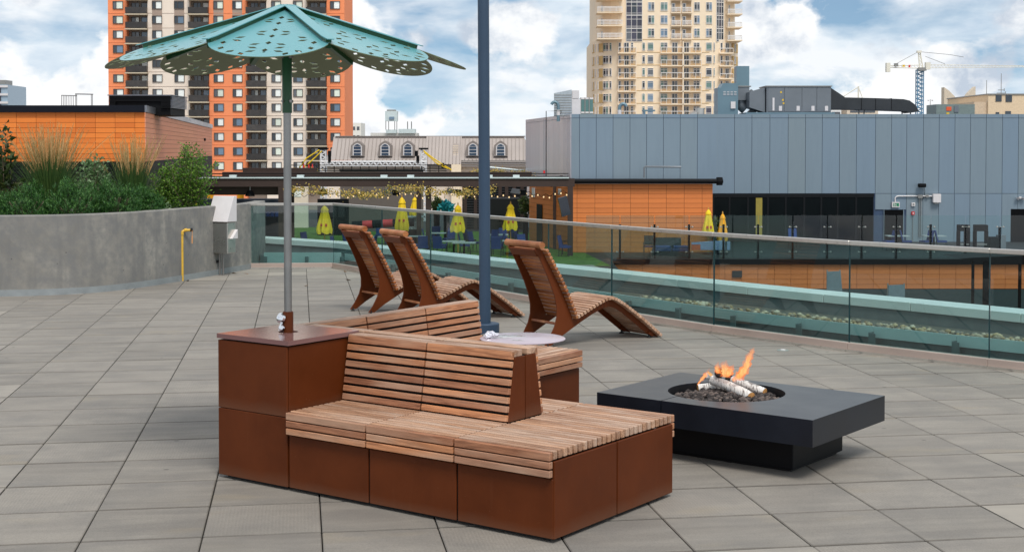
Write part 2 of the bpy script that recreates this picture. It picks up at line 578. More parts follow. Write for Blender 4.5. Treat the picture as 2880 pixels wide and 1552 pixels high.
shown = [k for k in cells if on_frame(k[0])]
shown.sort(key=lambda k: k[0].length)
near_set = shown[:296]
rest = shown[296:] + [k for k in cells if not on_frame(k[0])]
rp = random.Random(3)
for c, cut, _ in near_set:
    dz = rp.uniform(-0.0015, 0.0015)
    if cut is None:
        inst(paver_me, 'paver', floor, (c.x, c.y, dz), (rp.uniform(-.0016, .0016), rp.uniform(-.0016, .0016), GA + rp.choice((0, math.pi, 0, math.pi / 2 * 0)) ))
    else:
        inv = Matrix.Rotation(-GA, 3, 'Z')
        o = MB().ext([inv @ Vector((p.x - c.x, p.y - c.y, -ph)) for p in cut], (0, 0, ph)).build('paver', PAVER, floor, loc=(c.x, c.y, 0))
        o.rotation_euler = (0, 0, GA)
mbf = MB()
for c, cut, _ in rest:
    poly = cut or [c + E2 * (a * pw / 2) + E1 * (b * (pl - 0.010) / 2) for a, b in ((-1, -1), (1, -1), (1, 1), (-1, 1))]
    mbf.ext([Vector((p.x, p.y, -ph + rp.uniform(-.001, .001))) for p in poly], (0, 0, ph))
def far_paver_mat():
    t = NT('concrete_paver_far')
    g = t.n('ShaderNodeNewGeometry')
    c = t.mix(g.outputs['Random Per Island'], srgb(130, 125, 118), srgb(152, 146, 137))
    st = t.noise(t.coord((0.35, 3.0, 1)), 1.6, 5, 0.6, 0.3)
    c = t.mix(t.ramp(st, (0.38, (0, 0, 0)), (0.70, (0.7,) * 3)), c, srgb(166, 159, 147))
    bl = t.noise(t.coord(), 1.7, 5, 0.6)
    c = t.mix(t.ramp(bl, (0.45, (0, 0, 0)), (0.72, (0.6,) * 3)), c, srgb(124, 121, 118))
    wide = t.noise(g.outputs['Position'], 0.55, 6, 0.62, 0.8)
    c = t.mix(t.ramp(wide, (0.50, (0, 0, 0)), (0.70, (0.42,) * 3)), c, srgb(106, 102, 97))
    t.bsdf(c, 0.78, 0, 0.35)
    return t.mat
tag(mbf.build('distant_pavers', far_paver_mat(), floor), 'far rows of the same grey concrete pavers', None, None, 'stuff')

# ---- small round stud set into the paving
st = thing('floor_stud', 'small round pale metal stud set flush in the paving before the glass rail', 'floor stud', tuple(onz(2202, 986)))
MB().lathe([(0.062, 0.0), (0.062, 0.006), (0.05, 0.010), (0.03, 0.011)], n=20).build('rim', BRUSHED, st, 40)
MB().lathe([(0.028, 0.010), (0.028, 0.014), (0.0, 0.0145)], n=16).build('lens', WHITEM, st, 40)

# ---- glass railing
rl = thing('glass_railing', 'curved glass balustrade with steel handrail along the terrace edge', 'railing', tuple(RAIL[0]))
O0 = RAIL[0]
PANE_EDGE = plain('glass_edge_green', srgb(30, 62, 66), 0.2)
for i in range(len(RAIL) - 1):
    a, b = RAIL[i] - O0, RAIL[i + 1] - O0
    t = (b - a).normalized()
    n = Vector((-t.y, t.x, 0))
    g = 0.008
    p, q = a + t * g, b - t * g
    MB().ext([p + Vector((0, 0, 0.085)) - n * 0.008, q + Vector((0, 0, 0.085)) - n * 0.008, q + Vector((0, 0, 0.085)) + n * 0.008, p + Vector((0, 0, 0.085)) + n * 0.008], (0, 0, 0.995)).build('glass_panel', RAILGLASS, rl)
    # polished green pane edge at the joint
    MB().obox(q + Vector((0, 0, 0.582)) + t * 0.003, (0.006, 0.020, 0.99), Matrix.Rotation(math.atan2(t.y, t.x), 3, 'Z')).build('pane_edge', PANE_EDGE, rl)
    # handrail length and base channel length of this pane
    MB().ext([a + n * 0.026 + Vector((0, 0, 1.074)), b + n * 0.026 + Vector((0, 0, 1.074)), b - n * 0.026 + Vector((0, 0, 1.074)), a - n * 0.026 + Vector((0, 0, 1.074))], (0, 0, 0.046)).build('handrail', BRUSHED, rl, bevel=0.006)
    ch = MB().ext([a + n * 0.045, b + n * 0.045, b - n * 0.045, a - n * 0.045], (0, 0, 0.092)).build('base_channel', ALU, rl, bevel=0.004)
    MB().ext([a - n * 0.0465, b - n * 0.0465, b - n * 0.066, a - n * 0.066], (0, 0, 0.024)).build('channel_lip', BRUSHED, ch)

# ---- edge gutter behind the glass: curb, metal fascia with brackets, pebbles, capped parapet
FASC = offset_line(RAIL[1:], 0.30)
FASC[0] = Vector((-3.25, 24.5, 0)) + Vector((0.35, -0.25, 0))
curb = thing('edge_curb', 'low concrete curb with metal fascia plates and brackets behind the glass', 'curb', tuple(FASC[0]))
def along(pts, step, jit=0.0):
    """points every step metres along a plan polyline, with the direction there"""
    res, carry = [], 0.0
    for a, b in zip(pts[:-1], pts[1:]):
        d = b - a
        L = d.length
        s_ = carry
        while s_ < L:
            res.append((a + d * (s_ / L), d.normalized()))
            s_ += step
        carry = s_ - L
    return res
for a, b in zip(FASC[:-1], FASC[1:]):
    a_, b_ = a - FASC[0], b - FASC[0]
    t = (b - a).normalized()
    n = Vector((-t.y, t.x, 0))
    MB().ext([a_ + n * 0.03 + Vector((0, 0, -0.34)), b_ + n * 0.03 + Vector((0, 0, -0.34)), b_ + n * 0.16 + Vector((0, 0, -0.34)), a_ + n * 0.16 + Vector((0, 0, -0.34))], (0, 0, 0.55)).build('curb_block', PARA, curb)
BRKT = plain('zinc_bracket', srgb(112, 126, 128), 0.5, 0.3)
brs = along(FASC, 0.92)
for k in range(len(brs) - 1):
    (a, t), (b, t2) = brs[k], brs[k + 1]
    n = Vector((-t.y, t.x, 0))
    a_, b_ = a - FASC[0], b - FASC[0]
    d = (b_ - a_).normalized() * 0.003
    MB().ext([a_ + d + Vector((0, 0, 0.12)), b_ - d + Vector((0, 0, 0.12)), b_ - d + n * 0.014 + Vector((0, 0, 0.12)), a_ + d + n * 0.014 + Vector((0, 0, 0.12))], (0, 0, 0.113)).build('fascia_plate', GALV, curb)
    MB().obox(a_ - n * 0.045 + Vector((0, 0, 0.06)), (0.010, 0.085, 0.24), Matrix.Rotation(math.atan2(t.y, t.x), 3, 'Z')).obox(a_ - n * 0.085 + t * 0.036 + Vector((0, 0, 0.058)), (0.072, 0.010, 0.23), Matrix.Rotation(math.atan2(t.y, t.x), 3, 'Z')).build('bracket', BRKT, curb)
# the short return below the straight pane beside the planter wall
MB().box(-4.33 - FASC[0].x, -2.98 - FASC[0].x, 24.42 - FASC[0].y, 24.436 - FASC[0].y, 0.06, 0.24).build('fascia_plate', GALV, curb)
for x in (-4.32, -3.60, -2.99):
    MB().box(x - FASC[0].x, x + 0.05 - FASC[0].x, 24.33 - FASC[0].y, 24.415 - FASC[0].y, -0.05, 0.17).build('bracket', BRKT, curb)
MB().box(-4.40 - FASC[0].x, -2.95 - FASC[0].x, 24.45 - FASC[0].y, 24.6 - FASC[0].y, -0.34, 0.2).build('curb_block', PARA, curb)

CAPL = [(-9.5, 29.9), (-6.6, 27.5), (-4.57, 25.95), (-3.14, 24.70), (-2.24, 23.45), (-1.33, 22.2), (-0.45, 21.0), (0.50, 19.8), (1.32, 18.78), (2.10, 17.77), (2.83, 16.82), (3.55, 15.95), (4.30, 15.1), (5.13, 14.1), (6.2, 12.85), (8.0, 10.9)]
CAPL = [Vector((x, y, 0)) for x, y in CAPL]
para = thing('parapet_wall', 'low concrete parapet with pale metal coping beyond the glass rail', 'parapet', tuple(CAPL[0]))
P0 = CAPL[0]
CAPB = offset_line(CAPL, 0.40)
CAPI = offset_line(CAPL, 0.02)
CAPO = offset_line(CAPL, 0.36)
for i in range(len(CAPL) - 1):
    d = (CAPL[i + 1] - CAPL[i]).normalized() * 0.004
    quad = [CAPL[i] - P0 + d, CAPL[i + 1] - P0 - d, CAPB[i + 1] - P0 - d, CAPB[i] - P0 + d]
    MB().ext([p + Vector((0, 0, 0.295)) for p in quad], (0, 0, 0.095)).build('coping', CAPM, para, bevel=0.004)
    quad = [CAPI[i] - P0, CAPI[i + 1] - P0, CAPO[i + 1] - P0, CAPO[i] - P0]
    MB().ext([p + Vector((0, 0, -1.6)) for p in quad], (0, 0, 1.893)).build('wall_block', PARA, para)
# bed of the gutter
FB = offset_line(FASC, 0.15)
gb = MB()
bed_poly = [Vector((p.x, p.y, 0.0)) for p in FB] + [Vector((p.x, p.y, 0.0)) for p in reversed(CAPI[3:])]
bt = tessellate_polygon([bed_poly])
gb.add([(p.x, p.y, 0.085 + 0.075 * max(0, min(1, (p.x - 0.4) / 1.4))) for p in bed_poly], bt)
tag(gb.build('gutter_bed', plain('gravel_bed_base', srgb(96, 94, 88), 0.95, nz=0.3, scale=30)), kind='structure')
# pebbles: uncountable, one object
pb = MB()
rs = random.Random(11)
ico = bmesh.new()
bmesh.ops.create_icosphere(ico, subdivisions=2, radius=1.0)
ICO_V = [v.co.copy() for v in ico.verts]
ICO_F = [tuple(v.index for v in f.verts) for f in ico.faces]
ico.free()
ico = bmesh.new()
bmesh.ops.create_icosphere(ico, subdivisions=1, radius=1.0)
ICO1_V = [v.co.copy() for v in ico.verts]
ICO1_F = [tuple(v.index for v in f.verts) for f in ico.faces]
ico.free()
def blob(mb, c, r, rng, squash=(1, 1, 0.7), rough=0.12, lo=False):
    rot = Matrix.Rotation(rng.uniform(0, 6.28), 3, 'Z') @ Matrix.Rotation(rng.uniform(-.3, .3), 3, 'X')
    V_, F_ = (ICO1_V, ICO1_F) if lo else (ICO_V, ICO_F)
    mb.add([rot @ Vector((p.x * r * squash[0] * rng.uniform(1 - rough, 1 + rough), p.y * r * squash[1] * rng.uniform(1 - rough, 1 + rough), p.z * r * squash[2])) + Vector(c) for p in V_], F_)
for k in range(1100):
    s_ = rs.uniform(1.9, 8.6)
    x = s_ - 0.3
    # position between the curb and the parapet
    def y_on(line, x):
        for a, b in zip(line[:-1], line[1:]):
            if a.x <= x <= b.x:
                return a.y + (b.y - a.y) * (x - a.x) / max(1e-6, b.x - a.x)
        return None
    ya, yb = y_on(FB, x), y_on(CAPI, x)
    if ya is None or yb is None or yb - ya < 0.12:
        continue
    y = ya + min(yb - ya, 0.34) * rs.random() ** 1.4
    zb = 0.10 + 0.075 * max(0, min(1, (x - 0.4) / 1.4))
    r = rs.uniform(0.018, 0.042)
    blob(pb, (x, y, zb + r * 0.35 + rs.choice((0, 0, 0.03))), r, rs, (1.15, 0.85, 0.65), 0.03, lo=True)
def pebble_mat():
    t = NT('river_pebbles')
    g = t.n('ShaderNodeNewGeometry')
    c = t.ramp(g.outputs['Random Per Island'], (0.0, srgb(130, 108, 82)), (0.35, srgb(178, 156, 122)), (0.6, srgb(196, 184, 164)), (0.8, srgb(150, 132, 112)), (1.0, srgb(120, 116, 112)))
    t.bsdf(c, 0.6, 0, 0.4)
    return t.mat
tag(pb.build('river_pebbles', pebble_mat(), smooth=180, recalc=False), 'rounded tan river pebbles lying between curb and parapet', 'pebbles', None, 'stuff')

# ---- curved concrete planter wall
ctrl = [(-12.5, 19.7), (-9.6, 19.38), (-8.2, 19.34), (-7.1, 19.42), (-6.2, 19.72), (-5.62, 20.40), (-5.16, 21.55), (-4.76, 22.85), (-4.46, 23.90), (-4.41, 25.05)]
def catmull(c, n):
    c = [Vector((p[0], p[1], 0)) for p in c]
    res = []
    for i in range(len(c) - 1):
        p0, p1, p2, p3 = c[max(i - 1, 0)], c[i], c[i + 1], c[min(i + 2, len(c) - 1)]
        for k in range(n):
            t = k / n
            res.append(0.5 * ((2 * p1) + (p2 - p0) * t + (2 * p0 - 5 * p1 + 4 * p2 - p3) * t * t + (3 * p1 - p0 - 3 * p2 + p3) * t ** 3))
    return res + [c[-1]]
WL = catmull(ctrl, 9)
WI = offset_line(WL, 0.20)
pw_ = thing('planter_wall', 'curved grey concrete planter wall behind the paving', 'planter wall', (-6, 20, 0))
base = Vector((-6, 20, 0))
def ribbon(front, back, z0, z1, org):
    mb = MB()
    n = len(front)
    vs = []
    for f, b in zip(front, back):
        vs += [Vector((f.x, f.y, z0)) - org, Vector((f.x, f.y, z1)) - org, Vector((b.x, b.y, z1)) - org, Vector((b.x, b.y, z0)) - org]
    fs = []
    for i in range(n - 1):
        a, b = i * 4, i * 4 + 4
        for k in range(4):
            fs.append((a + k, b + k, b + (k + 1) % 4, a + (k + 1) % 4))
    fs += [(0, 1, 2, 3), (n * 4 - 1, n * 4 - 2, n * 4 - 3, n * 4 - 4)]
    return mb.add(vs, fs)
ribbon(WL, WI, 0.07, 1.12, base).build('wall', CONC, pw_, 40, bevel=0.012)
SK = offset_line(WL, -0.010)
FLASH = plain('grey_wall_flashing', srgb(150, 156, 158), 0.5, 0.3)
for i0, i1 in ((0, 14), (14, 29), (29, 40), (40, 52), (52, 64), (64, len(WL) - 1)):
    i1 = min(i1, len(WL) - 1)
    if i0 < i1:
        ribbon(SK[i0:i1 + 1], offset_line(WL, 0.1)[i0:i1 + 1], -0.005, 0.088, base).build('flashing', FLASH, pw_, 40)
SOILM = plain('planter_soil', (0.035, 0.026, 0.018), 0.95, nz=0.4, scale=20)
sp_ = [Vector((p.x, p.y, 0.9)) for p in WI] + [Vector((-5.0, 26.4, 0.9)), Vector((-13, 27.5, 0.9))]
soil = MB().add(sp_, tessellate_polygon([sp_])).build('planter_soil', SOILM)
tag(soil, kind='structure')

# ---- yellow gas pipe on the wall
gp = thing('gas_pipe', 'yellow gas pipe with capped elbow standing against the concrete wall', 'pipe', tuple(onz(513, 790)))
b0 = Vector(gp.location)
pipe_pts = [Vector((0, 0, 0)), Vector((0, 0, 0.74)), Vector((0.005, 0.005, 0.765)), Vector((0.03, 0.03, 0.782)), Vector((0.11, 0.06, 0.785))]
MB().tube(pipe_pts, 0.021, 12).build('riser', YELPIPE, gp, 50)
MB().lathe([(0.027, 0), (0.027, 0.05)], (0.0, 0, 0.715), 14).tube([(0.03, 0.02, 0.785), (0.065, 0.04, 0.786)], 0.027, 14).build('elbow_fitting', YELPIPE, gp, 50)
MB().tube([(0.11, 0.06, 0.785), (0.15, 0.075, 0.785)], 0.025, 10).obox((0.135, 0.06, 0.80), (0.02, 0.08, 0.03)).build('valve', BLACKST, gp, 40)
MB().tube([(0.145, 0.05, 0.78), (0.15, 0.03, 0.70)], 0.004, 5).box(0.143, 0.158, 0.018, 0.022, 0.58, 0.70).build('paper_tag', plain('tag_orange', srgb(214, 150, 90), 0.7), gp)

# ---- stainless electric box with sloping hoods
eb = thing('electrical_box', 'stainless electrical cabinet with white sloping hood on the concrete wall', 'electrical box', tuple(onz(612, 775)), R(-24))
MB().box(-0.16, 0.20, 0.0, 0.22, 0.36, 0.86).build('cabinet', BRUSHED, eb, bevel=0.008)
MB().box(-0.155, 0.195, -0.012, -0.001, 0.37, 0.85).build('cabinet_door', plain('brushed_door', srgb(176, 178, 176), 0.28, 0.95, nz=0.1, scale=3), eb, bevel=0.003)
MB().ext([(-0.19, -0.03, 0.87), (-0.19, 0.24, 0.87), (-0.19, 0.24, 1.28), (-0.19, 0.16, 1.28)], (0.40, 0, 0)).build('sloping_hood', WHITEM, eb, bevel=0.004)
MB().ext([(0.201, 0.05, 0.60), (0.201, 0.20, 0.60), (0.201, 0.20, 0.74)], (0.055, 0, 0)).build('vent_hood', WHITEM, eb)
for x in (-0.02, 0.045):
    MB().tube([(x, 0.09, 0.0), (x, 0.09, 0.365)], 0.018, 10).build('conduit', STEEL, eb, 50)
MB().box(-0.12, -0.045, 0.08, 0.16, 0.20, 0.24).box(-0.12, -0.10, 0.06, 0.16, 0.17, 0.26).build('pipe_clamp', BLACKST, eb)

# ---- a few dry leaves
LEAFM = two_tone('dry_leaf', srgb(150, 96, 50), srgb(110, 84, 54), 0.7)
leaf_me = MB().add([(0, -0.035, 0), (0.016, -0.01, 0.006), (0.014, 0.015, 0.003), (0, 0.04, 0.008), (-0.015, 0.014, 0.010), (-0.017, -0.01, 0.004)], [(0, 1, 2, 3), (0, 3, 4, 5)]).mesh('dry_leaf', LEAFM)
lp = [(659, 769, 'left of the glass corner by the wall foot'), (693, 770, 'at the foot of the wall nearest the glass'), (861, 804, 'alone on the paving behind the umbrella pole'), (971, 764, 'beside the bend of the glass rail'), (528, 790, 'at the foot of the yellow pipe'), (980, 788, 'on the paving joint near the first lounger')]
for i, (u, v, where) in enumerate(lp):
    p = onz(u, v, 0.004)
    o = inst(leaf_me, 'dry_leaf', None, p, (0.1, 0.2, random.uniform(0, 6)), (1.3, 1.3, 1.3))
    tag(o, 'small curled brown leaf ' + where, 'leaf', 'dry leaves on the paving')
# ================================================================== FURNITURE
BO, BANG = Vector((0.217, 7.224, 0)), 0.943      # bench frame: local x = across (B), local y = along (A)
MOD, GAPM = 0.6405, 0.012
def slat(parent, name, mt, cx, cy, cz, L, W, H, axis='y', tilt=0.0):
    """one board: its long side is local x of the shared mesh"""
    me = boxmesh(name, L, W, H, mt, 0.003)
    rz = math.pi / 2 if axis == 'y' else 0.0
    return inst(me, name, parent, (cx, cy, cz), (tilt, 0, rz))
def panel(parent, name, mt, x0, x1, y0, y1, z0, z1, bev=0.003):
    return inst(boxmesh(name, x1 - x0, y1 - y0, z1 - z0, mt, bev), name, parent, ((x0 + x1) / 2, (y0 + y1) / 2, (z0 + z1) / 2))
SEAT, SH = 0.481, 0.045
PIT = 0.0482

# ---- double-sided bench in front
b1 = thing('slatted_bench', 'double-sided hardwood slat bench on brown steel panels, nearest the camera', 'bench', tuple(BO), BANG)
MB().box(0.016, 1.230, 0.016, 1.90, 0.035, 0.38).build('core', GAPDARK, b1)
MB().box(0.05, 1.20, 0.05, 1.88, 0.0, 0.034).build('plinth', RUBBER, b1)
for i in range(3):
    y0, y1 = i * MOD + GAPM / 2, (i + 1) * MOD - GAPM / 2
    panel(b1, 'base_panel', BROWN, 0.0, 0.014, y0, y1, 0.022, 0.335)
    panel(b1, 'base_panel', BROWN, 1.232, 1.246, y0, y1, 0.022, 0.335)
    for side in (0, 1):
        x = -0.016 if side == 0 else 1.262
        for k in range(3):
            slat(b1, 'edge_board', WOOD, x, (y0 + y1) / 2, 0.345 + 0.0455 * k + 0.0195, y1 - y0, 0.030, 0.0365 if k < 2 else 0.042)
    k = 0
    x = 0.025
    while x < 1.235:
        if abs(x - 0.623) > 0.012 and not (i >= 1 and 0.50 < x < 0.80):
            slat(b1, 'seat_slat', WOOD_TOP, x, (y0 + y1) / 2, SEAT - SH / 2, y1 - y0, 0.0335, SH)
        x += PIT * 0.9955
for x0, x1 in ((0.004, 0.617), (0.629, 1.242)):
    panel(b1, 'end_panel', BROWN, x0, x1, -0.002, 0.014, 0.022, 0.428)
# backrests, one to each side, with a common cap
TILT = math.atan2(0.061, 0.385)
for i in (1, 2):
    y0, y1 = i * MOD + GAPM / 2, (i + 1) * MOD - GAPM / 2
    for side in (0, 1):
        for k in range(8):
            z = SEAT + 0.024 + 0.0505 * k
            xx = 0.457 + 0.061 * (z - SEAT) / 0.385 + 0.014
            if side:
                xx = 1.297 - xx
            slat(b1, 'back_slat', WOOD, xx, (y0 + y1) / 2, z, y1 - y0, 0.028, 0.0365 if k < 7 else 0.045, 'y', TILT if side == 0 else -TILT)
        for k in range(2):
            xc = (0.548 if side == 0 else 0.697) + 0.052 * k
            slat(b1, 'cap_slat', WOOD_TOP, xc, (y0 + y1) / 2, 0.868, y1 - y0, 0.047, 0.038)
for k in range(2):
    slat(b1, 'cap_slat', WOOD_TOP, 0.697 + 0.052 * k, 2.20, 0.868, 0.55, 0.047, 0.038)
MB().ext([(0.50, MOD + 0.02, 0.44), (0.80, MOD + 0.02, 0.44), (0.72, MOD + 0.02, 0.845), (0.56, MOD + 0.02, 0.845)], (0, 1.26, 0)).build('back_core', GAPDARK, b1)
for s_ in (0, 1):
    f = (lambda x: x) if s_ == 0 else (lambda x: 1.297 - x)
    MB().ext([(f(0.482), MOD + 0.001, 0.482), (f(0.645), MOD + 0.001, 0.482), (f(0.645), MOD + 0.001, 0.848), (f(0.545), MOD + 0.001, 0.848)], (0, 0.012, 0)).build('back_end_panel', BROWN, b1, bevel=0.002)

# ---- second arm of the seating, behind
b2 = thing('slatted_bench', 'hardwood slat bench with backrest behind the umbrella cabinet, beside the round table', 'bench', tuple(BO), BANG)
MB().box(0.66, 3.17, 1.945, 2.52, 0.035, 0.38).build('core', GAPDARK, b2)
MB().box(0.70, 3.13, 1.99, 2.49, 0.0, 0.034).build('plinth', RUBBER, b2)
for i in range(4):
    x0, x1 = 0.632 + i * MOD + GAPM / 2, 0.632 + (i + 1) * MOD - GAPM / 2
    xm = (x0 + x1) / 2
    if i >= 1:
        panel(b2, 'base_panel', BROWN, x0, x1, 1.93, 1.944, 0.022, 0.335)
        for k in range(3):
            slat(b2, 'edge_board', WOOD, xm, 1.914, 0.345 + 0.0455 * k + 0.0195, x1 - x0, 0.030, 0.0365 if k < 2 else 0.042, 'x')
    panel(b2, 'base_panel', BROWN, x0, x1, 2.522, 2.534, 0.022, 0.80 if i < 3 else 0.428)
    y = 1.955
    while y < (2.36 if i < 3 else 2.53):
        slat(b2, 'seat_slat', WOOD_TOP, xm, y, SEAT - SH / 2, x1 - x0, 0.0335, SH, 'x')
        y += PIT
    if i < 3:
        for k in range(8):
            z = SEAT + 0.024 + 0.0505 * k
            yy = 2.372 + 0.061 * (z - SEAT) / 0.385 + 0.014
            slat(b2, 'back_slat', WOOD, xm, yy, z, x1 - x0, 0.028, 0.0365 if k < 7 else 0.045, 'x', -TILT)
        for k in range(2):
            slat(b2, 'cap_slat', WOOD_TOP, xm, 2.462 + 0.052 * k, 0.868, x1 - x0, 0.047, 0.038, 'x')
panel(b2, 'end_panel', BROWN, 3.172, 3.186, 1.944, 2.52, 0.022, 0.428)
MB().ext([(0.66, 2.41, 0.44), (0.66, 2.515, 0.44), (0.66, 2.515, 0.845), (0.66, 2.47, 0.845)], (1.88, 0, 0)).build('back_core', GAPDARK, b2)
MB().ext([(2.546, 2.395, 0.482), (2.546, 2.525, 0.482), (2.546, 2.525, 0.848), (2.546, 2.455, 0.848)], (0.012, 0, 0)).build('back_end_panel', BROWN, b2)

# ---- storage cabinet that carries the umbrella
cb = thing('umbrella_cabinet', 'square brown steel cabinet at the end of the bench, holding the umbrella pole', 'cabinet', tuple(BO), BANG)
c0, c1 = 1.930, 2.534
MB().box(0.014, 0.606, c0 + 0.014, c1 - 0.014, 0.03, 0.862).build('core', GAPDARK, cb)
MB().box(0.04, 0.58, c0 + 0.04, c1 - 0.04, 0, 0.03).build('plinth', RUBBER, cb)
for z0, z1 in ((0.020, 0.437), (0.4405, 0.862)):
    panel(cb, 'side_panel', BROWN, 0.0, 0.013, c0 + 0.003, c1, z0, z1)
    panel(cb, 'side_panel', BROWN, 0.0155, 0.606, c0, c0 + 0.013, z0, z1)
    panel(cb, 'side_panel', BROWN, 0.0155, 0.606, c1 - 0.013, c1, z0, z1)
    panel(cb, 'side_panel', BROWN, 0.607, 0.620, c0 + 0.003, c1, z0, z1)
UB = (0.31, 2.232)
lid = MB()
outer = [Vector((-0.006, c0 - 0.012, 0)), Vector((0.622, c0 - 0.012, 0)), Vector((0.622, c1 + 0.004, 0)), Vector((-0.006, c1 + 0.004, 0))]
hole = [Vector((UB[0] + 0.062 * math.cos(a), UB[1] + 0.062 * math.sin(a), 0)) for a in [2 * math.pi * k / 28 for k in range(28)]]
def plate(mb, loops, z0, z1, m_top=0, m_bot=0, m_side=0):
    """flat plate with holes, given plan loops"""
    tri = tessellate_polygon([[Vector((p.x, p.y, 0)) for p in l] for l in loops])
    flat = [p for l in loops for p in l]
    n = len(flat)
    k = len(mb.v)
    mb.v += [(p.x, p.y, z1) for p in flat] + [(p.x, p.y, z0) for p in flat]
    for t in tri:
        a, b, c = (flat[i] for i in t)
        if (b - a).cross(c - a).z < 0:
            t = (t[0], t[2], t[1])
        mb.f.append(tuple(i + k for i in t)); mb.m.append(m_top)
        mb.f.append(tuple(i + k + n for i in t[::-1])); mb.m.append(m_bot)
    s_ = 0
    for l in loops:
        ln = len(l)
        for i in range(ln):
            j = (i + 1) % ln
            mb.f.append((k + s_ + i, k + s_ + j, k + n + s_ + j, k + n + s_ + i)); mb.m.append(m_side)
        s_ += ln
    return mb
plate(lid, [outer, hole], 0.872, 0.900)
lid.build('lid', BROWNLID, cb)

# ---- the umbrella: eight perforated petals
um = thing('shade_umbrella', 'mint green metal umbrella of eight perforated petals on a steel pole', 'umbrella', tuple(BO + Matrix.Rotation(BANG, 3, 'Z') @ Vector((UB[0], UB[1], 0))), 0.0)
MB().lathe([(0.0243, 0.8), (0.0243, 2.30)], n=24).build('pole', STEEL, um, 50)
MB().lathe([(0.033, 0.62), (0.033, 1.02), (0.031, 1.028), (0.025, 1.028)], n=24).build('sleeve', BROWN, um, 50)
tube_m = MB().lathe([(0.0315, 2.272), (0.0315, 2.86), (0.02, 2.90)], n=20)
gt = tube_m.build('upper_tube', GREENP, um, 50)
for z in (2.345, 2.62):
    for a in (-2.3, -0.85, 0.7, 2.25):
        d = Vector((math.cos(a), math.sin(a), 0))
        MB().tube([d * 0.030 + Vector((0, 0, z)), d * 0.040 + Vector((0, 0, z))], 0.010, 6).build('bolt', STEEL, gt)
# chrome clamp on the sleeve
ck = MB().lathe([(0.016, 0), (0.026, 0.006), (0.026, 0.020), (0.016, 0.028)], n=16).mesh('clamp_knob', CHROME, 40)
for z, sc in ((0.985, 1.25), (0.925, 0.85)):
    o = inst(ck, 'clamp_knob', um, (-0.030, -0.018, z), (R(70), R(-20), R(-35)), (sc, sc, sc))
MB().tube([(-0.02, -0.01, 0.985), (-0.045, -0.02, 0.94), (-0.05, -0.024, 0.91)], 0.007, 8).build('clamp_bolt', CHROME, um, 50)
MB().lathe([(0.017, 0.0), (0.017, 0.002)], n=14).build('blue_sticker', plain('blue_sticker', srgb(20, 60, 190), 0.3), um, loc=(-0.058, -0.032, 0.99)).rotation_euler = (R(75), R(-10), R(-55))
Z_AP, R_E, R_T, SL = 2.923, 0.862, 1.118, 0.338
half = R(22.5)
chord, hw = R_E * math.cos(half), R_E * math.sin(half)
LS = math.sqrt(1 + SL * SL)
def petal():
    # plan coordinates: x radial along the slope, y across
    out_ = [Vector((0.02, 0.012, 0)), Vector((0.02, -0.012, 0))]
    out_.append(Vector((chord * 0.96 * LS, -hw * 0.96 - 0.003, 0)))
    n = 22
    for k in range(n + 1):
        a = -math.pi / 2 * 1.06 + math.pi * 1.06 * k / n
        out_.append(Vector(((chord + (R_T - chord) * max(math.cos(a), -0.4)) * LS, 0.343 * math.sin(a), 0)))
    out_.append(Vector((chord * 0.96 * LS, hw * 0.96 + 0.003, 0)))
    hs = []
    def dia(r, x, rot=0.0, a=0.035, b=0.0185):
        c, s_ = math.cos(rot), math.sin(rot)
        r, x = r * 0.955, x * 0.955
        hs.append([Vector((r * LS + px * c - py * s_, x + px * s_ + py * c, 0)) for px, py in ((a, 0), (0, b), (-a, 0), (0, -b))])
    for r in (0.26, 0.405, 0.565, 0.715, 0.87, 1.03):
        dia(r, 0)
    dia(1.07, 0, 0, 0.016, 0.011)
    for s_ in (1, -1):
        dia(0.313, 0.062 * s_, 1.0 * s_, .034, .016); dia(0.365, 0.070 * s_, -1.0 * s_, .034, .016)
        dia(0.612, 0.072 * s_, 1.05 * s_); dia(0.675, 0.074 * s_, -1.05 * s_)
        dia(0.90, 0.078 * s_, 1.05 * s_); dia(0.975, 0.080 * s_, -1.05 * s_); dia(1.055, 0.082 * s_, 1.05 * s_)
        dia(0.745, 0.185 * s_, 1.05 * s_); dia(0.815, 0.195 * s_, -1.05 * s_)
        dia(0.862, 0.268 * s_, 0.0, 0.034, 0.019); dia(0.985, 0.262 * s_, 0.2 * s_, 0.034, 0.019)
        dia(1.055, 0.198 * s_, 0.7 * s_, 0.036, 0.019); dia(1.105, 0.128 * s_, -0.3 * s_, .032, .018)
    mb = MB()
    plate(mb, [out_] + hs, 0.0, 0.005, 0, 1, 1)
    return mb.mesh('petal', [MINT, UNDERG], recalc=False)
pet = petal()
strip = MB()
Lr = math.sqrt(R_E ** 2 + (SL * chord) ** 2)
strip.box(0.03, Lr - 0.02, -0.033, 0.033, 0.028, 0.033)
strip.ext([(Lr - 0.02, -0.033, 0.028), (Lr - 0.02, 0.033, 0.028), (Lr + 0.055, 0.020, 0.028), (Lr + 0.055, -0.020, 0.028)], (0, 0, 0.005))
strip_me = strip.mesh('ridge_cap', MINT)
web_me = MB().box(0.03, Lr + 0.02, -0.016, 0.016, -0.030, 0.0275).mesh('ridge_web', GREENP)
base_a = R(-90) + R(2.0)
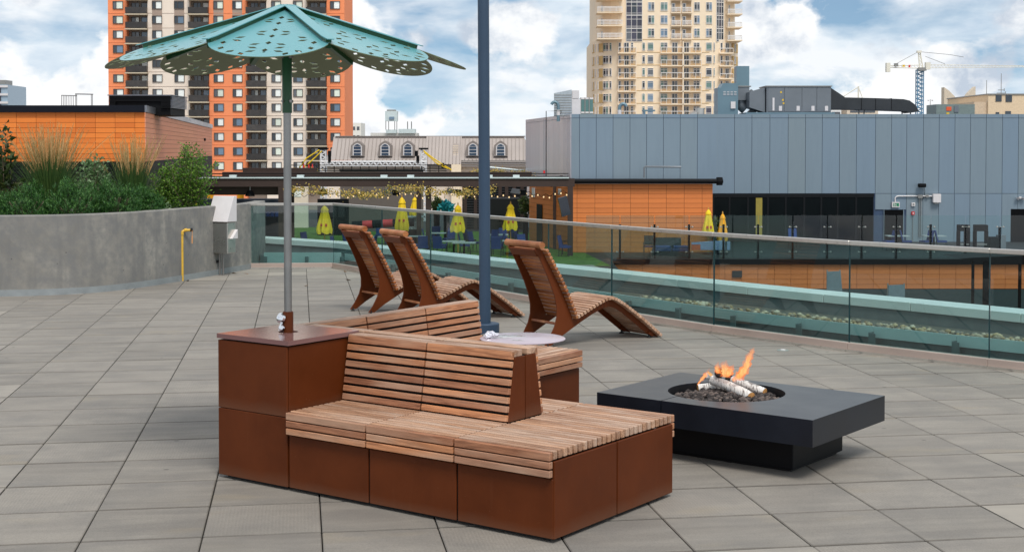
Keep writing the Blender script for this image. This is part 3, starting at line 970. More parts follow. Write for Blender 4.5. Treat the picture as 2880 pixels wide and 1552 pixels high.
for k in range(8):
    a = base_a + k * math.pi / 4
    o = inst(pet, 'petal', um, (0, 0, Z_AP), None)
    o.rotation_euler = Matrix.Rotation(a, 4, 'Z').to_3x3().__matmul__(Matrix.Rotation(math.atan(SL), 3, 'Y')).to_euler()
    ar = a + half
    sl2 = math.atan2(SL * chord, R_E)
    rot = (Matrix.Rotation(ar, 3, 'Z') @ Matrix.Rotation(sl2, 3, 'Y')).to_euler()
    wb = inst(web_me, 'ridge_web', um, (0, 0, Z_AP), rot)
    inst(strip_me, 'ridge_cap', um, (0, 0, Z_AP), rot)

# ---- round side table
tb_loc = BO + Matrix.Rotation(BANG, 3, 'Z') @ Vector((2.15, 1.735, 0))
tb = thing('side_table', 'round brown metal side table by the rear bench', 'table', tuple(tb_loc))
MB().lathe([(0.300, 0.690), (0.306, 0.693), (0.306, 0.697), (0.300, 0.700)], n=64).build('table_top', plain('glossy_table_paint', srgb(182, 168, 178), 0.26, nz=0.03, scale=2, spec=0.5), tb, 30)
MB().lathe([(0.026, 0.012), (0.026, 0.688)], n=16).build('stem', BROWN, tb, 50)
MB().lathe([(0.12, 0), (0.12, 0.008), (0.03, 0.012)], n=32).build('foot_plate', BROWN, tb, 30)
def puddle(name, label, cx, cy, r, seed, n=40, st=(1, 1)):
    rg = random.Random(seed)
    ph_ = [rg.uniform(0, 6.28) for _ in range(5)]
    pts = []
    for k in range(n):
        a = 2 * math.pi * k / n
        rr = r * (1 + 0.22 * math.sin(2 * a + ph_[0]) + 0.16 * math.sin(3 * a + ph_[1]) + 0.10 * math.sin(7 * a + ph_[2]) + 0.08 * math.sin(11 * a + ph_[3]))
        pts.append(Vector((cx + st[0] * rr * math.cos(a), cy + st[1] * rr * math.sin(a), 0)))
    mb = MB()
    mid = [Vector((cx + (p.x - cx) * 0.93, cy + (p.y - cy) * 0.93, 0)) for p in pts]
    vs = [(p.x, p.y, 0.7006) for p in pts] + [(p.x, p.y, 0.7022) for p in mid] + [(cx, cy, 0.7024)]
    fs = [(i, (i + 1) % n, n + (i + 1) % n, n + i) for i in range(n)] + [(n + i, n + (i + 1) % n, 2 * n) for i in range(n)]
    o = mb.add(vs, fs).build(name, WATER, None, 60, loc=tb_loc)
    return tag(o, label, 'puddle', 'rain water on the round table')
wt = NT('rain_water')
wb_ = wt.bsdf((0.42, 0.40, 0.40), 0.015, 0, 1.0)
WATER = wt.mat
puddle('rain_puddle', 'bright patch of rain water on the left half of the round table', -0.11, 0.06, 0.10, 4, st=(1.0, 0.9))
puddle('rain_puddle', 'small oval drop of water at the back of the round table', 0.02, 0.22, 0.035, 8, 24, (1.3, 0.7))
puddle('rain_puddle', 'small drop of water near the front of the round table', -0.035, -0.14, 0.03, 12, 24, (1.3, 0.7))
# crumpled clear wrapper
cw = MB()
rg = random.Random(5)
for k in range(5):
    c = Vector((-0.225 + rg.uniform(-.035, .035), -0.02 + rg.uniform(-.05, .05), 0.722 + rg.uniform(-.006, .012)))
    rot = Matrix.Rotation(rg.uniform(0, 6), 3, 'Z') @ Matrix.Rotation(rg.uniform(0, 3), 3, 'X')
    cw.add([rot @ Vector((p.x * .024 * rg.uniform(.6, 1.3), p.y * .024 * rg.uniform(.6, 1.3), p.z * .018 * rg.uniform(.5, 1.2))) + c for p in ICO_V], ICO_F)
tag(cw.build('crumpled_wrapper', plain('clear_film', srgb(220, 220, 228), 0.12, 0.3, spec=0.9), None, loc=tb_loc), 'crumpled shiny wrapper lying at the left edge of the round table', 'wrapper')

# ---- fire table
FC, FANG = Vector((1.535, 9.40, 0)), R(52.0)      # local x = short side (right-away), local y = long side (left-away)
fp = thing('fire_table', 'rectangular charcoal fire table with round burner bowl', 'fire table', tuple(FC), FANG)
HX, HY = 0.54, 0.795
bc = Vector((0.02, 0.115, 0))
br = 0.395
for half_, (ya, yb) in enumerate(((-HY, 0.283), (0.291, HY))):
    pass
def slab(ya, yb, sgn):
    """half of the top: rectangle minus the part of the round opening that lies in it"""
    mb = MB()
    ring = []
    n = 48
    cut = 0.287
    pts = []
    if sgn > 0:     # near part, y from -HY to cut
        a0 = math.acos(max(-1, min(1, (cut - 0.004 - bc.y) / br)))
        # opening arc through the bottom, from one seam point to the other
        arc = [bc + Vector((br * math.sin(a), br * math.cos(a), 0)) for a in [a0 + (2 * math.pi - 2 * a0) * k / n for k in range(n + 1)]]
        pts = [Vector((HX, cut - 0.004, 0))] + arc + [Vector((-HX, cut - 0.004, 0)), Vector((-HX, -HY, 0)), Vector((HX, -HY, 0))]
    else:
        a0 = math.acos(max(-1, min(1, (cut + 0.004 - bc.y) / br)))
        arc = [bc + Vector((br * math.sin(a), br * math.cos(a), 0)) for a in [-a0 + (2 * a0) * k / n for k in range(n + 1)]]
        pts = [Vector((-HX, cut + 0.004, 0))] + arc + [Vector((HX, cut + 0.004, 0)), Vector((HX, HY, 0)), Vector((-HX, HY, 0))]
    plate(mb, [pts], 0.232, 0.400)
    return mb.build('top_slab', CHAR, fp, 30, bevel=0.0)
slab(0, 0, 1); slab(0, 0, -1)
MB().box(-HX + 0.22, HX - 0.13, -HY + 0.24, HY - 0.20, 0.02, 0.231).build('base', plain('charcoal_base', srgb(16, 18, 22), 0.5, nz=0.12, scale=3, spec=0.2), fp, bevel=0.004)
MB().box(-HX + 0.25, HX - 0.16, -HY + 0.27, HY - 0.23, 0.0, 0.02).build('plinth', RUBBER, fp)
bw = MB()
nb = 56
vs = []
for r, z in ((br - 0.001, 0.392), (br - 0.001, 0.300), (0.0, 0.300)):
    vs += [(bc.x + r * math.cos(2 * math.pi * k / nb), bc.y + r * math.sin(2 * math.pi * k / nb), z) for k in range(nb)]
bw.add(vs, [(i * nb + k, i * nb + (k + 1) % nb, (i + 1) * nb + (k + 1) % nb, (i + 1) * nb + k) for i in range(2) for k in range(nb)])
bw.build('burner_bowl', BLACKST, fp, 40, recalc=False)
lv = MB()
rg = random.Random(21)
for k in range(620):
    a, r = rg.uniform(0, 6.283), (br - 0.03) * math.sqrt(rg.random())
    s_ = rg.uniform(0.012, 0.024)
    blob(lv, (bc.x + r * math.cos(a), bc.y + r * math.sin(a), 0.338 + 0.02 * (1 - r / br) + rg.uniform(0, 0.018)), s_, rg, (1.1, 0.9, 0.85), 0.3, lo=True)
def lava_mat():
    t = NT('lava_rock')
    g = t.n('ShaderNodeNewGeometry')
    c = t.ramp(g.outputs['Random Per Island'], (0.0, srgb(44, 40, 40)), (0.55, srgb(70, 64, 62)), (1.0, srgb(112, 100, 94)))
    f = t.noise(t.coord(), 160, 3, 0.7)
    t.bsdf(c, 0.85, 0, 0.3, bump=f, bstr=0.6, bdist=0.004)
    return t.mat
rot4 = Matrix.Translation(FC) @ Matrix.Rotation(FANG, 4, 'Z')
lo = lv.build('lava_rocks', lava_mat(), None, recalc=False)
lo.location, lo.rotation_euler = FC, (0, 0, FANG)
tag(lo, 'bed of dark porous lava rocks in the fire bowl', 'lava rock', None, 'stuff')

def birch_mat():
    t = NT('birch_bark')
    v = t.coord((1, 1, 1), jitter=True)
    f = t.noise(t.coord((22, 3, 3), jitter=True), 4, 6, 0.7, 0.5)
    g = t.noise(v, 14, 5, 0.6)
    c = t.mix(t.ramp(f, (0.52, (0, 0, 0)), (0.60, (1, 1, 1))), srgb(222, 220, 216), srgb(120, 112, 108))
    c = t.mix(t.ramp(g, (0.54, (0, 0, 0)), (0.66, (0.9,) * 3)), c, srgb(88, 78, 74))
    t.bsdf(c, 0.7, 0, 0.3, bump=g, bstr=0.5, bdist=0.006)
    return t.mat
BIRCH = birch_mat()
CUT = plain('cut_wood', srgb(206, 150, 88), 0.7, nz=0.25, scale=30)
SOOT = plain('charred_wood', (0.02, 0.018, 0.017), 0.85, nz=0.3, scale=20)
def log(label, p0, p1, r, bent=0.02, burnt=False, seed=0):
    """one birch log from p0 to p1 (world)"""
    rg = random.Random(seed)
    p0, p1 = Vector(p0), Vector(p1)
    root = thing('birch_log', label, 'log', tuple(p0), 0, 'birch logs on the fire')
    d = p1 - p0
    side = Vector((rg.uniform(-1, 1), rg.uniform(-1, 1), 0.3)).normalized()
    pts, rr = [], []
    n = 12
    for k in range(n + 1):
        t = k / n
        pts.append(d * t + side * bent * math.sin(t * math.pi))
        rr.append(r * (1.06 - 0.14 * t) * rg.uniform(0.95, 1.05))
    o = MB().tube(pts, rr, 14, cap=False).build('bark', BIRCH, root, 60, recalc=False)
    # align texture stripes: bark mesh keeps world axes, caps follow the ends
    for e_, nxt, m_ in ((0, 1, CUT), (n, n - 1, SOOT if burnt else CUT)):
        t = (pts[e_] - pts[nxt]).normalized()
        x = t.orthogonal().normalized()
        y = t.cross(x)
        ring = [pts[e_] + (x * math.cos(a) + y * math.sin(a)) * rr[e_] * 0.99 for a in [2 * math.pi * k / 14 for k in range(14)]]
        MB().add(ring + [pts[e_] + t * 0.004], [(k, (k + 1) % 14, 14) for k in range(14)]).build('cut_end', m_, root)
    if burnt:
        MB().tube([pts[-3], pts[-2], pts[-1]], [rr[-3] * 1.02, rr[-2] * 1.03, rr[-1] * 1.03], 14, cap=False).build('charred_tip', SOOT, root, 60)
    return root
def fpt(u, v, z):
    return onz(u, v, z)
log('pale birch log lying low at the left of the fire bowl', fpt(1962, 1092, 0.362), fpt(2035, 1085, 0.375), 0.030, 0.0, False, 1)
log('long dark-streaked birch log slanting down to the front of the bowl', fpt(2112, 1117, 0.362), fpt(2003, 1068, 0.435), 0.036, 0.012, False, 2)
log('birch log with a charred upper tip leaning at the right of the bowl', fpt(2150, 1104, 0.365), fpt(2047, 1063, 0.430), 0.031, 0.015, True, 3)
log('short birch log leaning against the back of the pile, left side', fpt(1975, 1078, 0.352), fpt(1998, 1052, 0.425), 0.030, 0.0, False, 4)
log('sooty round-ended birch log standing up behind the pile', fpt(2010, 1072, 0.40), fpt(2024, 1046, 0.50), 0.031, 0.0, True, 5)
log('stub of birch log behind the right end of the pile', fpt(2105, 1090, 0.352), fpt(2135, 1086, 0.375), 0.024, 0.0, False, 6)

def flame_mat(name, c0, c1, c2, lo, hi, strength):
    """glowing gas: brightest low in the tongue, torn and thinning towards its tip"""
    t = NT(name)
    c = t.n('ShaderNodeTexCoord')
    sx = t.n('ShaderNodeSeparateXYZ')
    t.l(c.outputs['Generated'], sx.inputs[0])
    col = t.ramp(sx.outputs['Z'], (0.0, c0), (0.35, c1), (1.0, c2))
    em = t.n('ShaderNodeEmission')
    t.l(col, em.inputs['Color'])
    em.inputs['Strength'].default_value = strength
    tr = t.n('ShaderNodeBsdfTransparent')
    mxs = t.n('ShaderNodeMixShader')
    nz = t.noise(t.coord((1, 1, 0.30)), 34, 4, 0.65, 1.2)
    al = t.ramp(nz, (0.36, (lo,) * 3), (0.60, (hi,) * 3))
    fade = t.ramp(sx.outputs['Z'], (0.0, (0.35,) * 3), (0.18, (1, 1, 1)), (0.6, (0.85,) * 3), (1.0, (0.12,) * 3))
    t.l(t.mix(1.0, al, fade, 'MULTIPLY'), mxs.inputs[0])
    t.l(tr.outputs[0], mxs.inputs[1])
    t.l(em.outputs[0], mxs.inputs[2])
    t.l(mxs.outputs[0], t.out.inputs['Surface'])
    return t.mat
FL_OUT = flame_mat('flame_outer', (1.0, 0.16, 0.03), (1.0, 0.30, 0.08), (1.0, 0.24, 0.08), 0.10, 0.55, 1.15)
FL_IN = flame_mat('flame_core', (1.0, 0.42, 0.10), (1.0, 0.62, 0.24), (1.0, 0.42, 0.14), 0.25, 0.75, 1.35)
def tongue(path, widths, Y, seed, dy, shrink):
    pts = [at(u, v, Y) + Vector((0, dy, 0)) for u, v in path]
    fine, wf = [], []
    for i in range(len(pts) - 1):
        for k in range(7):
            t = k / 7
            fine.append(pts[i].lerp(pts[i + 1], t)); wf.append((widths[i] * (1 - t) + widths[i + 1] * t) * shrink)
    fine.append(pts[-1]); wf.append(widths[-1] * shrink)
    for _ in range(2):
        for i in range(1, len(fine) - 1):
            fine[i] = (fine[i - 1] + fine[i] * 2 + fine[i + 1]) / 4
    n, vs = 12, []
    for i, p in enumerate(fine):
        t = (fine[min(i + 1, len(fine) - 1)] - fine[max(0, i - 1)]).normalized()
        x = Vector((0, 1, 0)).cross(t).normalized()
        wob = 1 + 0.22 * math.sin(i * 1.1 + seed) + 0.12 * math.sin(i * 2.7 + seed * 2)
        for k in range(n):
            a = 2 * math.pi * k / n
            vs.append(p + x * math.cos(a) * wf[i] * wob + Vector((0, 1, 0)) * math.sin(a) * wf[i] * 0.5 - pts[0])
    fs = [(i * n + k, i * n + (k + 1) % n, (i + 1) * n + (k + 1) % n, (i + 1) * n + k) for i in range(len(fine) - 1) for k in range(n)]
    return MB().add(vs, fs), pts[0]
def flame(label, path, widths, Y, seed=0):
    """one flame: a torn outer sheet round a brighter core, path in photo pixels at depth Y"""
    mb, p0 = tongue(path, widths, Y, seed, 0.0, 1.0)
    root = thing('flame', label, 'flame', tuple(p0), 0, 'flames of the fire table')
    mb.build('outer_flame', FL_OUT, root, 180)
    mb, _ = tongue(path[:-1] + [tuple((Vector(path[-2]) * 0.45 + Vector(path[-1]) * 0.55))], widths, Y, seed + 1, 0.0, 0.55)
    mb.build('flame_core', FL_IN, root, 180)
    return root
flame('tall orange flame rising at the right of the logs', [(2060, 1070), (2082, 1056), (2098, 1034), (2104, 1010), (2116, 986), (2122, 976)], [0.012, 0.034, 0.030, 0.026, 0.018, 0.002], 9.55, 1)
flame('thin side wisp of the tall flame, right of the logs', [(2074, 1062), (2086, 1040), (2096, 1020)], [0.010, 0.020, 0.002], 9.58, 6)
flame('broad low flame behind the crossing of the logs', [(2040, 1060), (2042, 1046), (2036, 1030), (2044, 1012)], [0.034, 0.048, 0.036, 0.003], 9.62, 2)
flame('pointed lick of fire leaning right behind the logs', [(2046, 1058), (2054, 1042), (2064, 1024)], [0.02, 0.026, 0.002], 9.60, 3)
flame('short flame above the sooty log end', [(2020, 1050), (2016, 1034), (2020, 1016)], [0.016, 0.020, 0.002], 9.66, 4)
flame('thin red flame at the left of the logs', [(1961, 1082), (1972, 1068), (1984, 1054), (1997, 1034)], [0.003, 0.010, 0.015, 0.002], 9.5, 5)

# ---- three chaises
HEAD = R(35)
UP = [(0.105, 0.030), (-0.07, 0.165), (-0.245, 0.290), (-0.42, 0.405), (-0.52, 0.462), (-0.585, 0.483), (-0.65, 0.478), (-0.74, 0.447), (-0.85, 0.400), (-0.97, 0.346), (-1.065, 0.305),
      (-1.115, 0.420), (-1.19, 0.570), (-1.268, 0.715), (-1.36, 0.865), (-1.442, 1.0), (-1.472, 1.045)]
LOW = [(-1.535, 1.055), (-1.555, 1.02), (-1.49, 0.925), (-1.415, 0.785), (-1.355, 0.66), (-1.30, 0.53), (-1.272, 0.41), (-1.272, 0.31), (-1.30, 0.215), (-1.36, 0.11), (-1.43, 0.022), (-1.345, 0.022),
       (-1.20, 0.115), (-0.97, 0.235), (-0.80, 0.315), (-0.66, 0.368), (-0.58, 0.378), (-0.50, 0.355), (-0.40, 0.298), (-0.25, 0.190), (-0.06, 0.055), (0.01, 0.022)]
LW = 0.62
def make_chaise():
    root = thing('chaise_lounge', 'x', 'chaise lounge', (0, 0, 0), HEAD, 'brown wooden chaises by the glass rail')
    prof = [(s_, z - 0.030) for s_, z in UP] + LOW
    # drop the plate just below the slats
    sm = []
    for y in (0.07, LW - 0.07 - 0.014):
        MB().ext([(s_, y, z) for s_, z in prof], (0, 0.014, 0)).build('side_frame', BROWN2, root)
    me_b = boxmesh('slat', LW, 0.033, 0.034, WOOD_LOUNGE, 0.004)
    me_s = boxmesh('slat', LW, 0.033, 0.034, WOOD_LSEAT, 0.004)
    hole_me = MB().lathe([(0.007, 0), (0.007, 0.002)], n=8).mesh('plug', GAPDARK)
    # walk along the upper edge
    pts = [Vector((s_, 0, z)) for s_, z in UP]
    L, acc, step = 0.02, 0.0, 0.0445
    for a, b in zip(pts[:-1], pts[1:]):
        d = (b - a).length
        while L <= acc + d:
            p = a.lerp(b, (L - acc) / d)
            t = (b - a).normalized()
            ang = math.atan2(t.z, -t.x)
            back = t.z > 0.5 and p.x < -1.06
            o = inst(me_b if back else me_s, 'slat', root, (p.x + (0.012 if back else 0), LW / 2, p.z - 0.010), (0, 0, 0))
            o.rotation_euler = (Matrix.Rotation(ang, 3, 'Y') @ Matrix.Rotation(math.pi / 2, 3, 'Z')).to_euler()
            L += step
        acc += d
    MB().tube([(-1.515, -0.005, 1.065), (-1.515, LW + 0.005, 1.065)], 0.036, 14).build('head_roll', WOOD_LOUNGE, root, 50)
    MB().obox((-1.525, LW / 2, 0.985), (0.022, LW - 0.17, 0.085), Matrix.Rotation(R(-30), 3, 'Y')).build('cross_board', BROWN2, root, bevel=0.004)
    MB().obox((-1.235, LW / 2, 0.235), (0.07, LW - 0.17, 0.028), Matrix.Rotation(R(12), 3, 'Y')).build('stretcher', WOOD_LOUNGE, root, bevel=0.004)
    for y in (0.077, LW - 0.077):
        for x in (-1.39, -0.02):
            MB().lathe([(0.028, 0.0), (0.030, 0.008), (0.012, 0.018), (0.010, 0.05)], (x, y, 0), 12).build('foot', RUBBER, root, 50)
        MB().obox((-0.01, y, 0.045), (0.07, 0.05, 0.03), Matrix.Rotation(R(30), 3, 'Y')).build('foot_block', BROWN2, root)
    return root
ch = make_chaise()
spots = [((-0.607, 18.096), R(35), 'leftmost of the three brown wooden chaises facing the glass rail'),
         ((0.03, 17.00), R(31), 'middle brown wooden chaise, partly hidden behind the dark post'),
         ((1.502, 15.168), R(35), 'brown wooden chaise nearest the fire table, right of the dark post')]
for i, ((x, y), a, lab) in enumerate(spots):
    o = ch if i == 0 else copy_tree(ch)
    o.location = (x, y, 0)
    o.rotation_euler = (0, 0, a)
    # the near frame passes through the given foot
    wv = Vector((-math.sin(a), math.cos(a), 0))
    o.location = Vector((x, y, 0)) - wv * 0.077
    o['label'] = lab

# ---- tall dark post
po = thing('tall_post', 'tall round slate-blue steel post with a drum base among the loungers', 'post', (-0.300, 15.62, 0), 0)
po.rotation_euler = (0, R(-0.28), 0)
MB().lathe([(0.0635, 0.0), (0.0635, 7.0)], n=32).build('shaft', NAVY, po, 50)
bcov = MB().lathe([(0.158, 0.0), (0.158, 0.095), (0.150, 0.104), (0.066, 0.106)], n=40).build('base_cover', NAVY, po, 40)
# ================================================================== PLANTS IN THE PLANTER
def leaf_mat(name, c0, c1, c2, rough=0.55, trans=0.25):
    t = NT(name)
    g = t.n('ShaderNodeNewGeometry')
    c = t.ramp(g.outputs['Random Per Island'], (0.0, c0), (0.5, c1), (1.0, c2))
    b = t.n('ShaderNodeBsdfPrincipled')
    t.l(c, b.inputs['Base Color'])
    b.inputs['Roughness'].default_value = rough
    tl = t.n('ShaderNodeBsdfTranslucent')
    t.l(c, tl.inputs['Color'])
    mxs = t.n('ShaderNodeMixShader')
    mxs.inputs[0].default_value = trans
    t.l(b.outputs[0], mxs.inputs[1])
    t.l(tl.outputs[0], mxs.inputs[2])
    t.l(mxs.outputs[0], t.out.inputs['Surface'])
    return t.mat
PINE = leaf_mat('pine_needles', srgb(24, 64, 24), srgb(46, 100, 36), srgb(96, 142, 62))
GRASSG = leaf_mat('reed_grass_blades', srgb(38, 72, 32), srgb(66, 102, 44), srgb(108, 132, 70))
PLUME = leaf_mat('reed_grass_plumes', srgb(186, 142, 88), srgb(212, 172, 116), srgb(226, 194, 142), 0.8)
LEAFG = leaf_mat('bright_shrub_leaves', srgb(44, 82, 22), srgb(82, 124, 36), srgb(132, 168, 64), 0.5, 0.35)
LEAFB = leaf_mat('grey_green_leaves', srgb(70, 104, 58), srgb(104, 138, 88), srgb(150, 176, 136), 0.5, 0.3)
LEAFD = leaf_mat('dark_leaves', srgb(34, 52, 24), srgb(58, 78, 34), srgb(86, 92, 44), 0.5, 0.2)
LEAFR = leaf_mat('bronze_leaves', srgb(56, 40, 32), srgb(86, 58, 42), srgb(96, 88, 60), 0.5, 0.2)
BARK = plain('shrub_bark', srgb(112, 98, 82), 0.85, nz=0.2, scale=20)

def leaf(mb, p, d, L, W, rg):
    """a folded lens-shaped leaf of two halves pointing along d"""
    d = d.normalized()
    x = d.cross(Vector((rg.uniform(-1, 1), rg.uniform(-1, 1), rg.uniform(-.2, 1)))).normalized()
    n = x.cross(d)
    m1 = p + d * L * 0.45 + n * W * 0.15
    mb.add([p, m1 + x * W * 0.5, p + d * L - n * L * 0.1, m1 - x * W * 0.5, p + d * L * 0.5], [(0, 1, 4), (1, 2, 4), (2, 3, 4), (3, 0, 4)])
def rand_dir(rg, up=0.0):
    while True:
        v = Vector((rg.uniform(-1, 1), rg.uniform(-1, 1), rg.uniform(-1, 1)))
        if 0.05 < v.length < 1:
            v.normalize()
            v.z += up
            return v.normalized()

def pine(label, x, y, z, rx, ry, rz, n, seed):
    rg = random.Random(seed)
    t = thing('mugo_pine', label, 'pine shrub', (x, y, z), 0, 'low mugo pines behind the planter wall')
    mb, wd = MB(), MB()
    for k in range(n):
        d = rand_dir(rg, 0.35)
        if d.z < -0.1:
            d.z = abs(d.z)
        r_ = rg.uniform(0.72, 1.0) if rg.random() < 0.8 else rg.uniform(0.4, 0.8)
        bump = 1 + 0.12 * math.sin(d.x * 7 + seed) + 0.10 * math.sin(d.y * 9 + d.z * 6)
        p = Vector((d.x * rx * r_ * bump, d.y * ry * r_ * bump, max(0.02, d.z * rz * r_ * bump)))
        ax = (d * 0.5 + Vector((rg.uniform(-.35, .35), rg.uniform(-.35, .35), 0.95))).normalized()
        ln = rg.uniform(0.06, 0.11)
        side = ax.orthogonal().normalized()
        for i in range(13):
            f = rg.random()
            a = rg.uniform(0, 6.283)
            s_ = (side * math.cos(a) + ax.cross(side) * math.sin(a))
            q = p + ax * (ln * f)
            tip = q + (s_ * 0.85 + ax * 0.75).normalized() * rg.uniform(0.035, 0.06)
            wv_ = s_.cross(ax) * 0.0042
            mb.add([q - wv_, q + wv_, tip], [(0, 1, 2)])
    mb.build('needles', PINE, t, recalc=False)
    for k in range(7):
        a = rg.uniform(0, 6.28)
        wd.tube([(0, 0, -0.05), (rx * .3 * math.cos(a), ry * .3 * math.sin(a), rz * .35), (rx * .6 * math.cos(a), ry * .6 * math.sin(a), rz * .7)], [0.03, 0.02, 0.008], 6)
    wd.build('branches', BARK, t, recalc=False)
ZP = 0.90
for (u, Y, rx, ry, rz, lab) in [(-60, 20.4, 0.46, 0.5, 0.50, 'mugo pine at the far left edge, under the dark leafy branch'), (70, 20.35, 0.50, 0.5, 0.55, 'mugo pine in front of the large reed grass'),
                                (205, 20.6, 0.46, 0.5, 0.62, 'mugo pine between the two reed grasses, tallest of the row'), (318, 20.95, 0.42, 0.45, 0.60, 'mugo pine in front of the smaller reed grass'), (405, 21.5, 0.28, 0.35, 0.50, 'last mugo pine of the row, next to the leafy birch shrub')]:
    pine(lab, (u - 1440) / F_PX * Y, Y, ZP, rx, ry, rz, 1150, int(u) + 100)

def reed(label, u, Y, h, spread, nb, ns, seed):
    rg = random.Random(seed)
    x = (u - 1440) / F_PX * Y
    t = thing('feather_reed_grass', label, 'ornamental grass', (x, Y, ZP), 0, 'feather reed grasses in the planter')
    bl, stk, pl_ = MB(), MB(), MB()
    def curve(a, lean, L, n):
        d = Vector((math.cos(a), math.sin(a), 0))
        b0 = d * rg.uniform(0, 0.16)
        pts = []
        for i in range(n + 1):
            f = i / n
            pts.append(b0 + d * (lean * f ** 1.8) + Vector((0, 0, L * f * (1 - 0.06 * f * lean))))
        return pts
    for k in range(nb):
        pts = curve(rg.uniform(0, 6.283), abs(rg.gauss(0, 1)) * spread * 0.75, h * rg.uniform(0.45, 0.84), 4)
        a = rg.uniform(0, 6.283)
        wv_ = Vector((math.cos(a), math.sin(a), 0))
        vs = []
        for i, p in enumerate(pts):
            w_ = 0.0055 * (1 - i / 4.3)
            vs += [p - wv_ * w_, p + wv_ * w_]
        bl.add(vs, [(2 * i, 2 * i + 1, 2 * i + 3, 2 * i + 2) for i in range(4)])
    for k in range(ns):
        L = h * rg.uniform(0.80, 1.04)
        pts = curve(rg.uniform(0, 6.283), abs(rg.gauss(0, 0.8)) * spread, L, 5)
        stk.tube(pts, [0.0025, .0025, .002, .002, .0015, .001], 3, cap=False)
        # plume : the last third, feathery
        p0, p1 = pts[3].lerp(pts[4], 0.2), pts[5]
        d = (p1 - p0)
        for j in range(20):
            f = (j + rg.random()) / 20
            q = p0 + d * f
            s_ = rand_dir(rg, 1.8)
            ln = 0.045 * (1 - 0.5 * f)
            wv_ = s_.orthogonal().normalized() * 0.0035
            pl_.add([q - wv_, q + wv_, q + s_ * ln + Vector((0, 0, 0.01))], [(0, 1, 2)])
        wv_ = Vector((rg.uniform(-1, 1), rg.uniform(-1, 1), 0)).normalized() * 0.006
        pl_.add([p0, p0 + d * 0.4 + wv_, p1, p0 + d * 0.4 - wv_], [(0, 1, 2, 3)])
    bl.build('blades', GRASSG, t, recalc=False)
    stk.build('stalks', GRASSG, t, recalc=False)
    pl_.build('plumes', PLUME, t, recalc=False)
reed('large clump of feather reed grass with tan plumes', 140, 21.6, 1.52, 0.42, 1300, 170, 1)
reed('smaller clump of feather reed grass left of the birch shrub', 372, 22.6, 1.36, 0.33, 800, 110, 2)

def shrub(name, label, u, Y, prof, nbr, nleaf, mt, L, W, seed, cat='shrub', trunk=0.012, group=None):
    """prof: list of (height, radius) of the crown above the soil"""
    rg = random.Random(seed)
    x = (u - 1440) / F_PX * Y
    t = thing(name, label, cat, (x, Y, ZP), 0, group)
    br_, lf = MB(), MB()
    H = prof[-1][0]
    def rad(z):
        for (z0, r0), (z1, r1) in zip(prof[:-1], prof[1:]):
            if z0 <= z <= z1:
                return r0 + (r1 - r0) * (z - z0) / (z1 - z0)
        return 0.03
    tips = []
    for k in range(nbr):
        a = rg.uniform(0, 6.283)
        top = H * rg.uniform(0.45, 1.0)
        r1 = rad(top) * rg.uniform(0.3, 1.0)
        pts = [Vector((rg.uniform(-.05, .05), rg.uniform(-.05, .05), 0))]
        n = 6
        for i in range(1, n + 1):
            f = i / n
            pts.append(Vector((math.cos(a) * r1 * f ** 1.3 + rg.uniform(-.03, .03), math.sin(a) * r1 * f ** 1.3 + rg.uniform(-.03, .03), top * f)))
        br_.tube(pts, [trunk * (1 - 0.8 * i / n) for i in range(n + 1)], 5, cap=False)
        tips.append(pts)
    for k in range(nleaf):
        pts = rg.choice(tips)
        f = rg.uniform(0.22, 1.0)
        i = min(int(f * 6), 5)
        p = pts[i].lerp(pts[i + 1], f * 6 - i)
        off = rand_dir(rg, 0.15)
        # side twigs, longer in the middle of the crown
        p = p + off * abs(rg.gauss(0, 1)) * 0.20 * (1.15 - f)
        leaf(lf, p, off + Vector((0, 0, rg.uniform(-.2, .8))), L * rg.uniform(.7, 1.25), W * rg.uniform(.8, 1.2), rg)
    br_.build('branches', BARK, t, recalc=False)
    lf.build('foliage', mt, t, recalc=False)
    return t
shrub('birch_shrub', 'round bright green birch shrub at the right end of the planter', 532, 22.9, [(0, 0.12), (0.25, 0.42), (0.6, 0.52), (0.95, 0.42), (1.25, 0.10)], 60, 5200, LEAFG, 0.045, 0.026, 3)
shrub('leafy_shrub', 'yellow green leafy shrub filling the gap between reed grass and birch shrub', 462, 23.2, [(0, 0.2), (0.3, 0.38), (0.6, 0.34), (0.88, 0.12)], 34, 2300, LEAFG, 0.05, 0.03, 4)
shrub('dogwood_shrub', 'grey green leafy shrub rising between the two reed grasses', 268, 22.6, [(0, 0.3), (0.35, 0.45), (0.65, 0.40), (1.05, 0.14)], 36, 1700, LEAFB, 0.07, 0.038, 5)
shrub('leafy_shrub', 'low olive green shrub in front of the dogwood', 300, 22.0, [(0, 0.3), (0.3, 0.45), (0.62, 0.2)], 30, 1800, LEAFD, 0.05, 0.03, 6)
shrub('bronze_shrub', 'low bronze leaved shrub left of the large reed grass', 40, 21.8, [(0, 0.3), (0.3, 0.45), (0.58, 0.2)], 26, 1300, LEAFR, 0.055, 0.032, 7)
shrub('low_plant', 'low green clump at the foot of the birch shrub', 440, 22.1, [(0, 0.15), (0.12, 0.2), (0.24, 0.12)], 22, 420, LEAFB, 0.07, 0.02, 8)
shrub('low_plant', 'low leafy ground plant at the planter corner, right of the birch trunk', 492, 23.0, [(0, 0.12), (0.10, 0.16), (0.2, 0.1)], 16, 260, LEAFB, 0.06, 0.03, 18)
shrub('leafy_sapling', 'dark leafy sapling at the left edge of the picture', 10, 21.4, [(0, 0.03), (0.75, 0.04), (0.85, 0.16), (1.1, 0.14), (1.56, 0.06)], 10, 420, LEAFD, 0.11, 0.07, 9, 'sapling')

